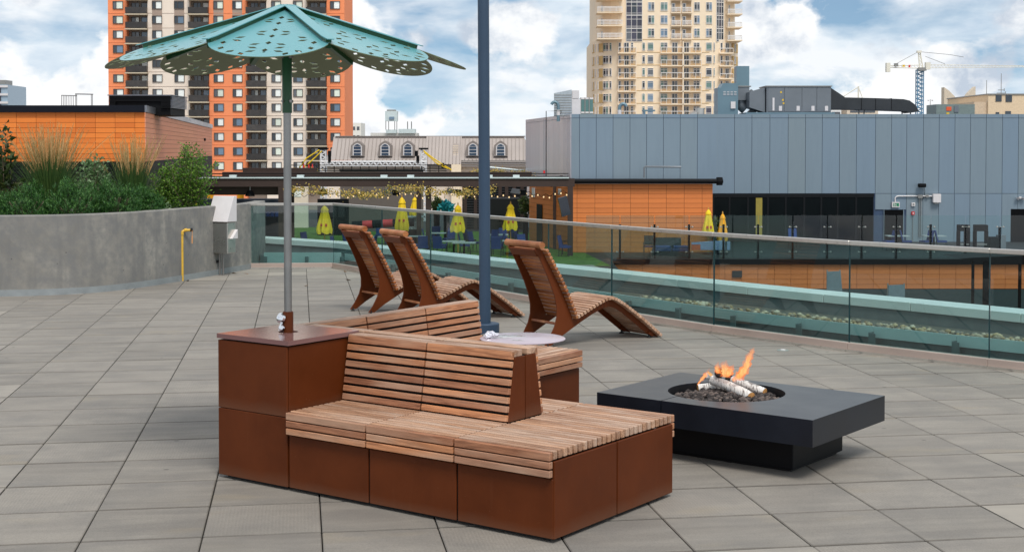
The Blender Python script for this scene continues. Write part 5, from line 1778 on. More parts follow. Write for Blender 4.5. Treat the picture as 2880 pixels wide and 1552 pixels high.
MB().box(-0.05, 0.05, -0.085, -0.081, 0.05, 0.15).build('grille', GREYM, kp)
al_ = on_wall('fire_alarm', 'small red fire alarm below the white call box', 'fire alarm', 2567, 604)
MB().box(-0.08, 0.08, -0.09, 0, 0, 0.18).build('case', plain('alarm_red', srgb(196, 40, 44), 0.4), al_)
MB().box(-0.03, 0.04, -0.094, -0.091, 0.05, 0.12).build('plate', WHITEM, al_)
MB().tube([(0, -0.03, 0), (0, -0.03, -1.9)], 0.015, 6).build('pipe', GREYM, al_)
sl2_ = on_wall('wall_lamp', 'small twin white security lamp at the right edge of the grey wall', 'wall lamp', 2868, 562)
for s_ in (-1, 1):
    MB().lathe([(0.04, 0), (0.12, 0.12)], (0.14 * s_, -0.15, 0), 10).build('lamp_head', WHITEM, sl2_, 40)
MB().box(-0.06, 0.06, -0.1, 0, 0.05, 0.17).build('bracket', WHITEM, sl2_)

# ---- roof equipment of the grey building
ZR = gz(323)
def on_roof(name, label, cat, u, Y=81.0, z=None):
    return thing(name, label, cat, ((u - 1440) / F_PX * Y, Y, ZR - 0.05 if z is None else z))
HV = plain('hvac_grey', srgb(118, 124, 130), 0.42, 0.4, nz=0.08, scale=0.8)
HV2 = plain('hvac_teal_grey', srgb(108, 134, 146), 0.42, 0.3, nz=0.08, scale=0.8)
DUCTB = plain('black_duct_wrap', srgb(40, 44, 48), 0.45, nz=0.2, scale=1.5)
k8 = 81.0 / F_PX
ah = on_roof('air_handler', 'long grey rooftop air handling unit with panelled side', 'air handler', 2155)
W8, H8 = (2336 - 2155) * k8, (310 - 238) * k8
MB().box(0, W8, 0, 2.2, 0.25, 0.25 + H8).build('casing', HV, ah)
MB().box(-1.2, W8 + 0.2, -0.1, 2.3, 0.0, 0.248).build('skid', HV2, ah)
for i, (a, b) in enumerate(((0.02, 0.27), (0.275, 0.545), (0.55, 0.775), (0.78, 0.985))):
    p = MB().box(W8 * a, W8 * b, -0.03, -0.001, 0.30, 0.20 + H8).build('door_panel', HV, ah, bevel=0.01)
    MB().box(W8 * b - 0.3, W8 * b - 0.12, -0.05, -0.031, 0.34, 0.62).build('label_plate', WHITEM, p)
MB().box(W8 * 0.09, W8 * 0.12, -0.06, -0.032, 0.35, 0.35 + H8 * 0.5).build('sight_gauge', WHITEM, ah)
MB().box(-0.05, W8 + 0.05, -0.08, 2.25, 0.252 + H8, 0.31 + H8).build('cover', GREYM, ah)
yl_ = MB().box(0, 0.09, -0.04, -0.033, 0, 0.1)
ylm = plain('yellow_label', srgb(222, 182, 40), 0.5)
for fx, fz in ((0.21, 0.75), (0.24, 0.45), (0.25, 0.32)):
    MB().box(W8 * fx, W8 * fx + 0.09, -0.04, -0.033, 0.25 + H8 * fz, 0.35 + H8 * fz).build('yellow_label', ylm, ah)
MB().ext([(-0.05, 0.2, 0.25), (-0.05, 0.2, 0.25 + H8 * 0.98), (-0.95, 0.2, 0.25 + H8 * 0.80), (-0.95, 0.2, 0.55)], (0, 1.6, 0)).build('intake_hood', HV, ah)
dk = on_roof('black_duct', 'thick black insulated duct with elbow on the grey roof', 'duct', 2336)
d8 = lambda u: (u - 2336) * k8
zz = lambda v: (EYE + (HORIZON - v) * k8) - (ZR - 0.05)
MB().ext([(0.02, 0.3, zz(308)), (0.02, 0.3, zz(246)), (d8(2378), 0.3, zz(273)), (d8(2378), 0.3, zz(308))], (0, 1.3, 0)).build('tapered_duct', DUCTB, dk)
MB().ext([(d8(2378.5), 0.35, zz(308)), (d8(2378.5), 0.35, zz(274)), (d8(2465), 0.35, zz(276)), (d8(2545), 0.35, zz(279)), (d8(2562), 0.35, zz(283)), (d8(2578), 0.35, zz(295)), (d8(2589), 0.35, zz(314)), (d8(2562), 0.35, zz(318)), (d8(2552), 0.35, zz(313)), (d8(2465), 0.35, zz(310))], (0, 1.2, 0)).build('duct_run', DUCTB, dk)
for u in (2425, 2465, 2510):
    MB().box(d8(u), d8(u) + 0.03, 0.335, 1.57, zz(309.5), zz(276.5)).build('duct_flange', BLK, dk)
for u in (2425, 2440, 2548, 2572):
    MB().tube([(d8(u), 0.9, -0.3), (d8(u), 0.9, zz(306))], 0.04, 6).build('leg', GREYM, dk)
MB().box(d8(2530), d8(2606), 0.0, 1.8, 0.0, 0.14).build('roof_curb', GREYM, dk)
eu = on_roof('exhaust_unit', 'teal grey exhaust fan box with louvres left of the air handler', 'exhaust unit', 2018, 82)
k82 = 82.0 / F_PX
MB().box(0, 57 * k82, 0, 1.5, 0.15, 1.72).build('casing', HV2, eu)
MB().ext([(0, -0.002, 1.45), (0.32, -0.002, 1.98), (57 * k82, -0.002, 1.98), (57 * k82, -0.002, 1.45)], (0, 1.5, 0)).build('hood', HV2, eu)
MB().box(0.75, 1.02, -0.1, -0.003, 0.5, 0.9).build('switch_box', WHITEM, eu)
for i in range(4):
    for j in range(3):
        MB().box(0.32 + i * 0.21, 0.46 + i * 0.21, -0.03, -0.003, 1.28 + j * 0.09, 1.31 + j * 0.09).build('louvre', WHITEM, eu)
MB().box(-0.4, 2.2, -0.2, 1.7, 0, 0.148).build('skid', HV2, eu)
sk = on_roof('exhaust_stack', 'tall rectangular grey exhaust stack beside the cream tower', 'exhaust stack', 2072, 82.2)
MB().box(0, 36 * k82, 0.2, 1.1, 1.0, 3.0).build('upper_stack', HV2, sk)
MB().ext([(0.0, 0.15, 1.0), (36 * k82, 0.15, 1.0), (36 * k82, 0.15, 1.75), (0.0, 0.15, 1.75)], (0, 1.0, 0)).build('lower_stack', HV, sk)
MB().box(-0.06, 36 * k82 + 0.1, 0.1, 1.2, 1.78, 1.84).build('flange', GREYM, sk)
MB().tube([(0.3, 0.6, 1.02), (0.35, 0.6, 0.7), (0.6, 0.6, 0.5)], 0.34, 14).build('round_elbow', HV, sk, 60)
MB().bar((36 * k82 + 0.02, 0.6, 1.5), (36 * k82 + 0.75, 0.6, 0.75), 0.5, 0.42).bar((36 * k82 + 0.72, 0.6, 0.85), (36 * k82 + 0.1, 0.6, 0.2), 0.4, 0.36).build('offset_duct', HV, sk)
for i, (u, hgt, lab, wd) in enumerate(((1570, 45, 'left gooseneck vent pipe on the corner of the grey roof', 9), (1742, 36, 'gooseneck vent pipe in front of the cream tower', 10))):
    gv = on_roof('gooseneck_vent', lab, 'vent pipe', u, 79.5)
    k9 = 79.5 / F_PX
    rr_ = wd / 2 * k9
    sgn = -1 if i == 0 else 1
    pts = [(0, 0, -0.3), (0, 0, hgt * k9 * 0.62)]
    for j in range(1, 8):
        a = math.pi * j / 8
        pts.append((sgn * 10 * k9 * (1 - math.cos(a)), 0, hgt * k9 * 0.62 + 12 * k9 * math.sin(a)))
    MB().tube(pts, rr_, 10).build('pipe', HV2, gv, 60)
    MB().lathe([(rr_ * 1.08, 0), (rr_ * 1.08, 0.3)], (0, 0, 0.05), 12).build('collar', WHITEM, gv, 60)
cv = on_roof('small_cap_vent', 'small capped teal vent on the grey roof edge', 'vent', 1825, 79.5)
MB().box(-0.35, 0.35, 0, 0.6, 0.28, 0.36).build('cap', HV2, cv); MB().box(-0.3, -0.2, 0, 0.6, -0.2, 0.279).build('post', HV2, cv)
st_ = on_roof('steel_curb_stack', 'short cylinder of shiny metal roof curbs left of the exhaust fan', 'roof curb', 1968, 80)
MB().lathe([(0.26, 0), (0.26, 0.42), (0.30, 0.42), (0.30, 0.47)], n=24).build('drum', BRUSHED, st_, 40)
MB().box(-0.52, -0.2, -0.3, 0.3, 0, 0.22).build('curb', BRUSHED, st_)
ps = on_roof('roof_screen', 'pale corrugated metal screen with white box on the corner of the grey roof', 'roof screen', 1558, 80)
MB().ext([(0, 0, 0), (49 * k8, 0, 0), (49 * k8, 0, 74 * k8), (0, 0, 64 * k8)], (0, 0.1, 0)).build('corrugated_sheet', plain('corrugated_sheet', srgb(176, 184, 190), 0.4, 0.4), ps)
for k in range(9):
    MB().box(0.02, 49 * k8 - 0.02, -0.02, -0.002, k * 0.145 + 0.03, k * 0.145 + 0.07).build('rib', GREYM, ps)
MB().box(50 * k8, 74 * k8, 0.1, 1.0, 0, 48 * k8).box(51 * k8, 70 * k8, 0.1, 1.0, 50 * k8, 72 * k8).build('white_box', WHITEM, ps)
ap = on_roof('aerial_pipe', 'thin black bent pipe rising past the satin side wall', 'pipe', 1536, 77.5, ZF)
k7 = 77.5 / F_PX
zq = lambda v: EYE + (HORIZON - v) * k7 - ZF
MB().tube([(0, 0, 0), (0, 0, zq(313)), (43 * k7, 0, zq(313)), (40 * k7, 0, zq(322))], 0.025, 6).build('pipe', BLK, ap)
MB().box(-8 * k7, -3 * k7, -0.1, 0.1, zq(488), zq(480)).build('alarm_lamp', plain('lamp_red', srgb(206, 30, 40), 0.4), ap)

# ================================================================== PAVILION (orange, middle right)
YP = 70.0
KP = YP / F_PX
def pxx(u): return (u - 1440) * KP
def pzz(v): return EYE + (HORIZON - v) * KP
pv = thing('terracotta_pavilion', 'orange terracotta pavilion with black gutter in front of the grey building', 'pavilion', (pxx(1603), YP, ZF))
PX0 = pxx(1603)
pt_ = pzz(517) - ZF
wpv = pxx(2005) - PX0
sfar = Vector(((1490 - 1440) / F_PX * 77.8 - PX0, 77.8 - YP, 0))
MB().ext([(0.03, 0.05, 0), (wpv - .03, 0.05, 0), (wpv - .03, 7.7, 0), (sfar.x + .05, 7.75, 0)], (0, 0, pt_)).build('wall', JOINT, pv)
TERRA4 = two_tone('pavilion_terracotta_panel', srgb(224, 132, 72), srgb(214, 126, 70), 0.6, spec=0.25)
wall_panels(pv, 'panel', TERRA4, 0.02, wpv, 0.0, pt_, 50.3 * KP, 13.75 * KP, 0.05, None, 19 * KP)
ex2 = (-sfar).normalized()
ey2 = Vector((0, 0, 1)).cross(ex2)
X2 = Matrix(((ex2.x, ey2.x, 0, sfar.x), (ex2.y, ey2.y, 0, sfar.y), (0, 0, 1, 0), (0, 0, 0, 1)))
wall_panels(pv, 'side_panel', TERRA4, 0.0, sfar.length, 0.0, pt_, 3.2, 13.75 * KP, 0, X2)
MB().box(-0.3, wpv + 0.25, -0.25, 7.6, pt_ + 0.003, pt_ + 0.05).build('roof_sheet', GREYM, pv)
MB().tube([(-0.4, -0.2, pt_ + 0.13), (wpv + 0.35, -0.2, pt_ + 0.13)], 0.13, 10).build('gutter', BLK, pv, 50)
MB().lathe([(0.15, -0.2), (0.2, 0), (0.15, 0.2)], (wpv + 0.3, -0.2, pt_ + 0.13), 12).build('gutter_end', BLK, pv)
def side_pt(f, z, off=0.05):
    p = sfar.lerp(Vector((0, 0, 0)), f)
    nr = Vector((-sfar.y, sfar.x, 0)).normalized()
    return p + (nr if nr.y < 0 else -nr) * off + Vector((0, 0, z))
def side_box(name, mt, f0, f1, z0, z1, th, parent):
    a, b = side_pt(f0, z0, 0.055), side_pt(f1, z0, 0.055)
    nr = (side_pt(f0, z0, 1) - side_pt(f0, z0, 0)).normalized() * th
    return MB().ext([a, b, b + nr, a + nr], (0, 0, z1 - z0)).build(name, mt, parent)
side_box('doorway', bpy.data.materials['door_dark'], 0.22, 0.36, 0, 2.2, 0.02, pv)
side_box('wall_plate', WHITEM, 0.10, 0.17, 2.55, 3.05, 0.04, pv)
rp_ = thing('roof_pipe', 'pale bent pipe lying on the pavilion roof against the grey wall', 'pipe', (pxx(1848) , 76.8, pzz(503)))
MB().tube([(0, 0, -0.1), (0, 0, 0.46), (0.05, 0, 0.52), (2.02, 0, 0.50)], 0.055, 8).build('pipe', HV, rp_, 60)
sv_ = thing('speaker_box', 'small grey loudspeaker hanging under the pergola corner', 'loudspeaker', tuple(at(1574, 540, 70.5)))
MB().box(-0.09, 0.09, -0.1, 0.1, -0.15, 0.15).build('case', GREYM, sv_, bevel=0.02)
# ================================================================== PERGOLA ON THE PATIO
PB = plain('brown_pergola_steel', srgb(66, 54, 50), 0.7, spec=0.2, nz=0.1, scale=1.0)
YQ = 68.0
KQ = YQ / F_PX
def qx(u): return (u - 1440) * KQ
def qz(v): return EYE + (HORIZON - v) * KQ
pg = thing('pergola', 'long dark brown steel pergola over the lower patio', 'pergola', (qx(560), YQ, ZF))
QX0 = qx(560)
b_t, b_b = qz(502) - ZF, qz(525) - ZF
MB().box(0, qx(1616) - QX0, -0.12, 0.12, b_b, b_t).build('front_beam', PB, pg)
MB().box(0, qx(1600) - QX0, -0.20, 0.3, b_t + 0.003, b_t + 0.06).build('flashing', GALV, pg)
for u in (791, 1205, 1604):
    MB().box(qx(u) - QX0 - 0.13, qx(u) - QX0 + 0.13, -0.115, 0.115, 0, b_b - 0.002).build('post', PB, pg)
for u, y in ((1178, 5.5), (1562, 4.5), (820, 5.5)):
    x_ = (u - 1440) / F_PX * (YQ + y) - QX0
    MB().box(x_ - 0.12, x_ + 0.12, y - 0.12, y + 0.12, 0, b_b + 0.1).build('post', PB, pg)
for u in (600, 700, 800, 905, 1010, 1110, 1205, 1310, 1410, 1510, 1600):
    x_ = qx(u) - QX0
    MB().box(x_ - 0.07, x_ + 0.07, 0.121, 11.0, b_t - 0.36, b_t - 0.06).build('rafter', PB, pg)
MB().box(0, qx(1500) - QX0, 5.4, 5.6, b_t - 0.40, b_t + 0.22).build('rear_beam', PB, pg)
MB().box(0, qx(800) - QX0, 11.0, 11.3, b_t - 0.30, b_t + 0.36).build('rear_beam', PB, pg)
MB().box(-1.0, qx(786) - QX0, 0.5, 5.0, b_b - 0.42, b_b + 0.1).build('soffit', PB, pg)
for u in (1080, 1155, 1452, 655, 845, 1376):
    x_ = qx(u) - QX0
    MB().box(x_ - 0.16, x_ + 0.16, -0.1, 0.2, b_t + 0.062, b_t + 0.17).build('cable_clip', GALV, pg)
for k, (v_, r_) in enumerate(((497, 0.03), (489, 0.025))):
    MB().tube([(0, 0.1 + 0.3 * k, qz(v_) - ZF), (qx(1600) - QX0, 0.1 + 0.3 * k, qz(v_) - ZF)], r_, 6).build('cable', BLK, pg)
# gas heaters under the beam
HEATT = plain('heater_top', srgb(122, 120, 124), 0.35, 0.5)
def heater(u, v, Y, lab, w_=0.62):
    p = at(u, v, Y)
    h = thing('patio_heater', lab, 'patio heater', (p.x, Y, p.z), 0, 'heaters hung under the pergola')
    MB().ext([(-0.34, 0, 0), (0.16, 0, -0.06), (0.16, 0, 0.16), (-0.24, 0, 0.22)], (0, 0.3, 0)).build('reflector', HEATT, h, bevel=0.02)
    MB().ext([(0.165, -0.02, -0.10), (0.50, -0.02, -0.12), (0.40, -0.02, 0.14), (0.165, -0.02, 0.16)], (0, 0.34, 0)).build('burner_end', BLK, h)
    MB().tube([(0, 0.15, 0.2), (0, 0.15, 0.55)], 0.02, 6).build('hanger', BLK, h)
for u, v, lab in ((1095, 544, 'patio heater hung above the first pair of yellow parasols'), (1273, 542, 'patio heater hung just left of the slate-blue post'), (1454, 543, 'patio heater hung nearest the orange pavilion')):
    heater(u, v, 68.4, lab)
for u, v, lab in ((908, 541, 'black cone heater right of the umbrella pole under the pergola'), (703, 545, 'black cone heater under the pergola left of the umbrella pole')):
    p = at(u, v, 68.4)
    h = thing('cone_heater', lab, 'patio heater', (p.x, 68.4, p.z), 0, 'heaters hung under the pergola')
    MB().lathe([(0.24, -0.12), (0.20, 0.02), (0.10, 0.16)], n=14).build('cone', BLK, h, 40)
    MB().tube([(0, 0, 0.14), (0, 0, 0.5)], 0.03, 6).build('hanger', GREYM, h)
# garlands of yellow blossom and bulbs
GAR = leaf_mat('yellow_blossom', srgb(190, 154, 62), srgb(220, 192, 108), srgb(92, 112, 70), 0.7, 0.2)
ga = MB()
rg = random.Random(31)
def blossom(mb, p, n, sp, s0):
    for k in range(n):
        q = p + Vector((rg.gauss(0, sp), rg.gauss(0, sp), rg.gauss(0, sp * 0.8)))
        d = rand_dir(rg)
        leaf(mb, q, d, s0 * rg.uniform(.7, 1.3), s0 * rg.uniform(.6, 1), rg)
for u in range(812, 1392, 4):
    v = 533 + 6 * math.sin(u * 0.021) + (12 if 1000 < u < 1090 else 0) * abs(math.sin(u * 0.05))
    if rg.random() < 0.75:
        blossom(ga, at(u + rg.uniform(-3, 3), v + 3 + rg.uniform(-5, 7), 67.7), 15, 0.12, 0.10)
for u in range(1010, 1050, 5):
    blossom(ga, at(u, 548, 69.4), 16, 0.09, 0.085)
for u in range(1066, 1080, 4):
    blossom(ga, at(u, 552, 69.4), 14, 0.10, 0.085)
for u0, u1, vv in ((838, 898, 486), (1330, 1370, 486), (1376, 1420, 484), (1440, 1500, 490)):
    for u in range(u0, u1, 4):
        blossom(ga, at(u, vv + rg.uniform(-5, 4), 80), 12, 0.12, 0.10)
tag(ga.build('blossom_garland', GAR, recalc=False), 'garland of yellow blossoms hung along the pergola beams', 'garland', None, 'stuff')
BULB = NT('lit_bulb')
em = BULB.n('ShaderNodeEmission')
em.inputs['Color'].default_value = (1.0, 0.72, 0.38, 1)
em.inputs['Strength'].default_value = 1.2
BULB.l(em.outputs[0], BULB.out.inputs['Surface'])
sl_t = thing('string_lights', 'string of small warm bulbs sagging below the pergola beam', 'string lights', tuple(at(800, 535, 68.8)))
o_ = Vector(sl_t.location)
wire = []
bulb_me = MB().lathe([(0.010, 0.04), (0.03, 0.015), (0.036, -0.015), (0.02, -0.045)], n=8).mesh('bulb', BULB.mat, 60)
for k in range(0, 150):
    u = 800 + k * 5.4
    v = 538 + 12 * abs(math.sin((u - 800) * 0.028)) + 4 * math.sin(u * 0.9)
    if 1335 < u < 1380:
        continue
    p = at(u, v, 68.8) - o_
    wire.append(p)
    if 890 < u < 1600 and k % 3 == 0:
        inst(bulb_me, 'bulb', sl_t, p - Vector((0, 0, 0.06)))
MB().tube(wire, 0.012, 4).build('wire', BLK, sl_t)

# ================================================================== PATIO FURNITURE
YEL = plain('yellow_canvas', srgb(240, 202, 30), 0.75, nz=0.10, scale=2.5)
ORG = plain('orange_canvas', srgb(238, 164, 20), 0.75, nz=0.10, scale=2.5)
PRINT = plain('red_print', srgb(196, 70, 50), 0.7)
POLEW = plain('wooden_umbrella_pole', srgb(196, 150, 70), 0.6)
def closed_parasol(u, v_top, v_bot, Y, lab, mt, wide=0.33, seed=0, pr=True):
    """a folded parasol: finial, hood, hanging folds, pole down to the floor"""
    rg = random.Random(seed)
    k = Y / F_PX
    x = (u - 1440) * k
    t = thing('closed_parasol', lab, 'parasol', (x, Y, ZF), 0, 'folded parasols on the lower patio')
    zt_, zb2 = EYE + (HORIZON - v_top) * k - ZF, EYE + (HORIZON - v_bot) * k - ZF
    H = zt_ - zb2
    def fold(prof, n=28):
        vs, fs = [], []
        for j, (f, r) in enumerate(prof):
            for i in range(n):
                a = 2 * math.pi * i / n
                rr_ = r * wide * (1 + 0.18 * math.sin(a * 7 + seed) * min(1, f * 2.5) + 0.05 * math.sin(a * 3 + f * 5))
                vs.append((rr_ * math.cos(a), rr_ * math.sin(a), zt_ - H * f - (0.05 * math.sin(a * 5 + seed) if f > 0.98 else 0)))
        fs = [(j * n + i, j * n + (i + 1) % n, (j + 1) * n + (i + 1) % n, (j + 1) * n + i) for j in range(len(prof) - 1) for i in range(n)]
        return MB().add(vs, fs)
    fold([(0.02, 0.08), (0.08, 0.34), (0.16, 0.50), (0.20, 0.54)]).build('hood', mt, t, 40)
    fold([(0.12, 0.36), (0.3, 0.52), (0.5, 0.68), (0.7, 0.86), (0.88, 1.0), (1.0, 0.92)]).build('canopy', mt, t, 40)
    MB().tube([(0, 0, 0), (0, 0, zt_ - H * 0.1)], 0.03, 8).build('pole', POLEW, t, 50)
    MB().lathe([(0.02, -0.05), (0.035, 0.02), (0.012, 0.10)], (0, 0, zt_), 8).build('finial', POLEW, t, 50)
    MB().lathe([(0.28, 0), (0.28, 0.08), (0.05, 0.12)], (0, 0, 0), 16).build('foot', BLK, t, 40)
    if pr:
        for a in (-1.9, -1.2):
            d = Vector((math.cos(a), math.sin(a), 0))
            MB().obox(d * wide * 0.95 + Vector((0, 0, zb2 + H * 0.30)), (0.10, 0.02, 0.13), Matrix.Rotation(a + math.pi / 2, 3, 'Z')).build('printed_mark', PRINT, t)
closed_parasol(912, 577, 656, 68.5, 'yellow folded parasol behind the straight glass pane at the left', YEL, 0.36, 1)
closed_parasol(1130, 553, 648, 70.5, 'larger yellow folded parasol of the pair behind the middle chaise', YEL, 0.33, 2)
closed_parasol(1166, 554, 606, 78.0, 'smaller yellow folded parasol, rear one of the pair', YEL, 0.26, 3, False)
closed_parasol(1288, 575, 652, 68.5, 'yellow folded parasol just left of the slate-blue post', YEL, 0.34, 4)
closed_parasol(1436, 572, 646, 69.0, 'yellow folded parasol in front of the black screen, right of the post', YEL, 0.33, 5)
closed_parasol(1993, 588, 660, 68.8, 'yellow folded parasol at the right corner of the pavilion', YEL, 0.27, 6)
closed_parasol(2033, 600, 676, 68.8, 'orange folded parasol before the dark shop front', ORG, 0.25, 7, False)

BLUE = plain('blue_seat_fabric', srgb(20, 50, 108), 0.7, var=0.12)
CHF = plain('black_chair_frame', srgb(36, 38, 42), 0.5)
TTOP = plain('grey_table_top', srgb(150, 160, 160), 0.4)
def patio_chair():
    t = thing('patio_chair', 'x', 'chair', (0, 0, 0), 0, 'blue chairs on the lower patio')
    MB().box(-0.24, 0.24, -0.24, 0.24, 0.42, 0.50).build('seat', BLUE, t)
    MB().obox((0, 0.27, 0.76), (0.46, 0.05, 0.52), Matrix.Rotation(R(-12), 3, 'X')).build('backrest', BLUE, t)
    for x in (-0.23, 0.23):
        for y in (-0.22, 0.22):
            MB().tube([(x, y * 1.2, 0), (x, y, 0.42)], 0.016, 5).build('leg', CHF, t)
    return t
pc = patio_chair()
dark_seat_me = MB().box(-0.24, 0.24, -0.24, 0.24, 0.42, 0.50).mesh('seat', CHF)
seats = [(950, 66.9, 80, 'blue chair right of the leftmost yellow parasol'), (1098, 70.0, 20, 'blue chair behind the gap between the first two chaises'), (1160, 69.0, 100, 'blue chair right of the paired parasols'),
         (1190, 67.2, 180, 'blue chair close to the double pergola post'), (1243, 68.8, -90, 'blue chair left of the table by the post'), (1308, 68.6, 90, 'blue chair right of the table by the post'),
         (1236, 67.0, 160, 'blue chair nearest the parapet left of the post'), (1400, 68.6, -80, 'blue chair just right of the slate-blue post'), (1395, 66.8, 180, 'blue chair low behind the parapet, right of the post'),
         (1462, 70.5, 100, 'blue chair before the orange pavilion corner'), (1590, 67.4, 70, 'blue chair beside the pavilion corner post'), (2502, 71.5, -80, 'left blue chair of the pair before the dark doorway'),
         (2552, 71.5, 80, 'right blue chair of the pair before the dark doorway'), (2606, 71.5, -70, 'left blue chair of the rightmost pair'), (2650, 71.5, 80, 'right blue chair of the rightmost pair'), (2235, 73.0, 10, 'blue chair before the middle of the dark shop front')]
for i, (u, Y, a, lab) in enumerate(seats):
    o = pc if i == 0 else copy_tree(pc)
    o.location = ((u - 1440) / F_PX * Y, Y, ZF + 0.008)
    o.rotation_euler = (0, 0, R(a))
    o['label'] = lab
more_seats = [(982, 70.5, 40), (1012, 73.5, -60), (1046, 72.0, 100), (1070, 76.0, 10), (1205, 73.0, 90), (1222, 75.5, 200), (1262, 73.5, -30), (1322, 72.5, 120), (1336, 70.5, 60), (1382, 72.0, -40), (1420, 73.5, 20), (1448, 74.5, 160), (1474, 68.2, 30), (1040, 68.2, -100), (866, 70.0, 60)]
words_ = ['first', 'second', 'third', 'fourth', 'fifth', 'sixth', 'seventh', 'eighth', 'ninth', 'tenth', 'eleventh', 'twelfth', 'thirteenth', 'fourteenth', 'fifteenth']
more_seats.sort(key=lambda q: q[0])
for (u, Y, a), wd in zip(more_seats, words_):
    o = copy_tree(pc)
    o.location = ((u - 1440) / F_PX * Y, Y, ZF + 0.008)
    o.rotation_euler = (0, 0, R(a))
    o['label'] = wd + ' from the left of the loose blue chairs scattered on the green turf'
    o['group'] = 'loose blue chairs on the turf'
    for c_ in o.children:
        if c_.name.startswith('seat') and rg.random() < 0.6:
            c_.data = dark_seat_me
def patio_table():
    t = thing('patio_table', 'x', 'table', (0, 0, 0), 0, 'tables on the lower patio')
    MB().box(-0.55, 0.55, -0.4, 0.4, 0.70, 0.735).build('table_top', TTOP, t)
    MB().lathe([(0.05, 0.02), (0.05, 0.70)], n=10).build('leg', BLK, t, 40)
    MB().box(-0.3, 0.3, -0.25, 0.25, 0, 0.02).build('base', BLK, t)
    return t
pt0 = patio_table()
for i, (u, Y, lab) in enumerate([(1276, 67.6, 'grey patio table under the parasol left of the post'), (1445, 68.0, 'grey patio table under the parasol right of the post'), (1180, 71.5, 'grey patio table behind the paired parasols'), (905, 67.4, 'grey patio table under the leftmost parasol'), (1305, 66.6, 'low grey patio table close behind the parapet'), (1050, 71.0, 'grey patio table behind the first chaise'), (1225, 74.2, 'grey patio table behind the double pergola post'), (1400, 72.8, 'grey patio table on the turf right of the post'), (2525, 71.8, 'grey patio table before the dark doorway'), (2628, 71.8, 'grey patio table between the rightmost blue chairs')]):
    o = pt0 if i == 0 else copy_tree(pt0)
    o.location = ((u - 1440) / F_PX * Y, Y, ZF + 0.008)
    o['label'] = lab
# mesh-back dining chairs and sofas by the pavilion
def dark_chair(u, Y, rz, lab):
    t = thing('dining_chair', lab, 'chair', ((u - 1440) / F_PX * Y, Y, ZF + 0.004), R(rz), 'dark frame chairs at the pavilion')
    MB().box(-0.25, 0.25, -0.24, 0.24, 0.42, 0.46).build('seat', BLUE, t)
    MB().box(-0.25, 0.25, 0.24, 0.27, 0.52, 0.98).build('backrest', plain('mesh_fabric', srgb(66, 60, 58), 0.8) if 'mesh_fabric' not in bpy.data.materials else bpy.data.materials['mesh_fabric'], t)
    for x in (-0.25, 0.25):
        MB().tube([(x, 0.25, 0), (x, 0.26, 1.0)], 0.018, 5).build('leg', CHF, t)
        MB().tube([(x, -0.24, 0), (x, -0.24, 0.62), (x, 0.24, 0.66)], 0.018, 5).build('armrest', CHF, t)
dark_chair(1826, 68.2, 180, 'dark mesh-back chair standing before the orange pavilion panels')
dark_chair(1590, 69.0, -70, 'dark frame chair left of the pavilion corner post')
cu = thing('cushion_pile', 'pile of blue seat cushions before the orange pavilion', 'cushions', tuple(at(1890, 728, 67)))
cu.location.z = ZF + 0.004
for i, (dx, dz, w_) in enumerate(((-0.5, 0.0, 0.85), (0.4, 0.0, 0.8), (0.42, 0.13, 0.7), (-0.45, 0.13, 0.75))):
    MB().box(dx - w_ / 2, dx + w_ / 2, -0.3, 0.3, dz + 0.3, dz + 0.42).build('cushion', BLUE, cu, bevel=0.03)
MB().box(-0.95, 0.85, -0.35, 0.35, 0.0, 0.295).build('pallet', BLK, cu)
so = thing('outdoor_sofa', 'dark wicker outdoor sofa behind the blue cushion pile', 'sofa', ((1880 - 1440) / F_PX * 68, 68.0, ZF + 0.004))
MB().box(-0.65, 0.65, 0.2, 0.35, 0.3, 0.85).build('backrest', CHF, so); MB().box(-0.65, 0.65, -0.35, 0.195, 0.05, 0.38).build('seat', CHF, so)
pn = thing('patterned_screen', 'blue and white patterned fabric screen with orange patch by the yellow parasol', 'screen', ((1990 - 1440) / F_PX * 67, 67.0, ZF + 0.35))
tpt = NT('wave_pattern_fabric')
wv = tpt.n('ShaderNodeTexWave', wave_type='BANDS', bands_direction='Z')
wv.inputs['Scale'].default_value = 6; wv.inputs['Distortion'].default_value = 6
tpt.l(tpt.coord((1, 1, 1)), wv.inputs['Vector'])
tpt.bsdf(tpt.ramp(wv.outputs['Fac'], (0.4, srgb(96, 108, 170)), (0.6, srgb(190, 190, 210))), 0.8)
MB().ext([(-0.75, 0, 0), (0.85, 0, 0), (0.85, 0, 0.46), (-0.75, 0, 0.36)], (0, 0.06, 0)).build('fabric', tpt.mat, pn)
MB().box(0.95, 1.10, 0, 0.06, 0, 0.40).build('fabric_strip', tpt.mat, pn)
MB().box(-0.75, -0.33, -0.03, -0.001, 0.0, 0.26).build('orange_patch', plain('orange_fabric', srgb(226, 92, 50), 0.8), pn)
tv = thing('tv_screen', 'tilted black flat screen on the pergola post at the pavilion corner', 'screen', tuple(at(1598, 580, 67.6)), R(28))
MB().obox((-0.28, -0.1, 0), (0.50, 0.06, 0.92), Matrix.Rotation(R(-14), 3, 'Y')).build('panel', plain('screen_black', srgb(14, 18, 34), 0.15, spec=0.8), tv)
MB().bar((-0.1, 0.0, 0), (0.12, 0.2, 0), 0.06, 0.1).build('bracket', BLK, tv)

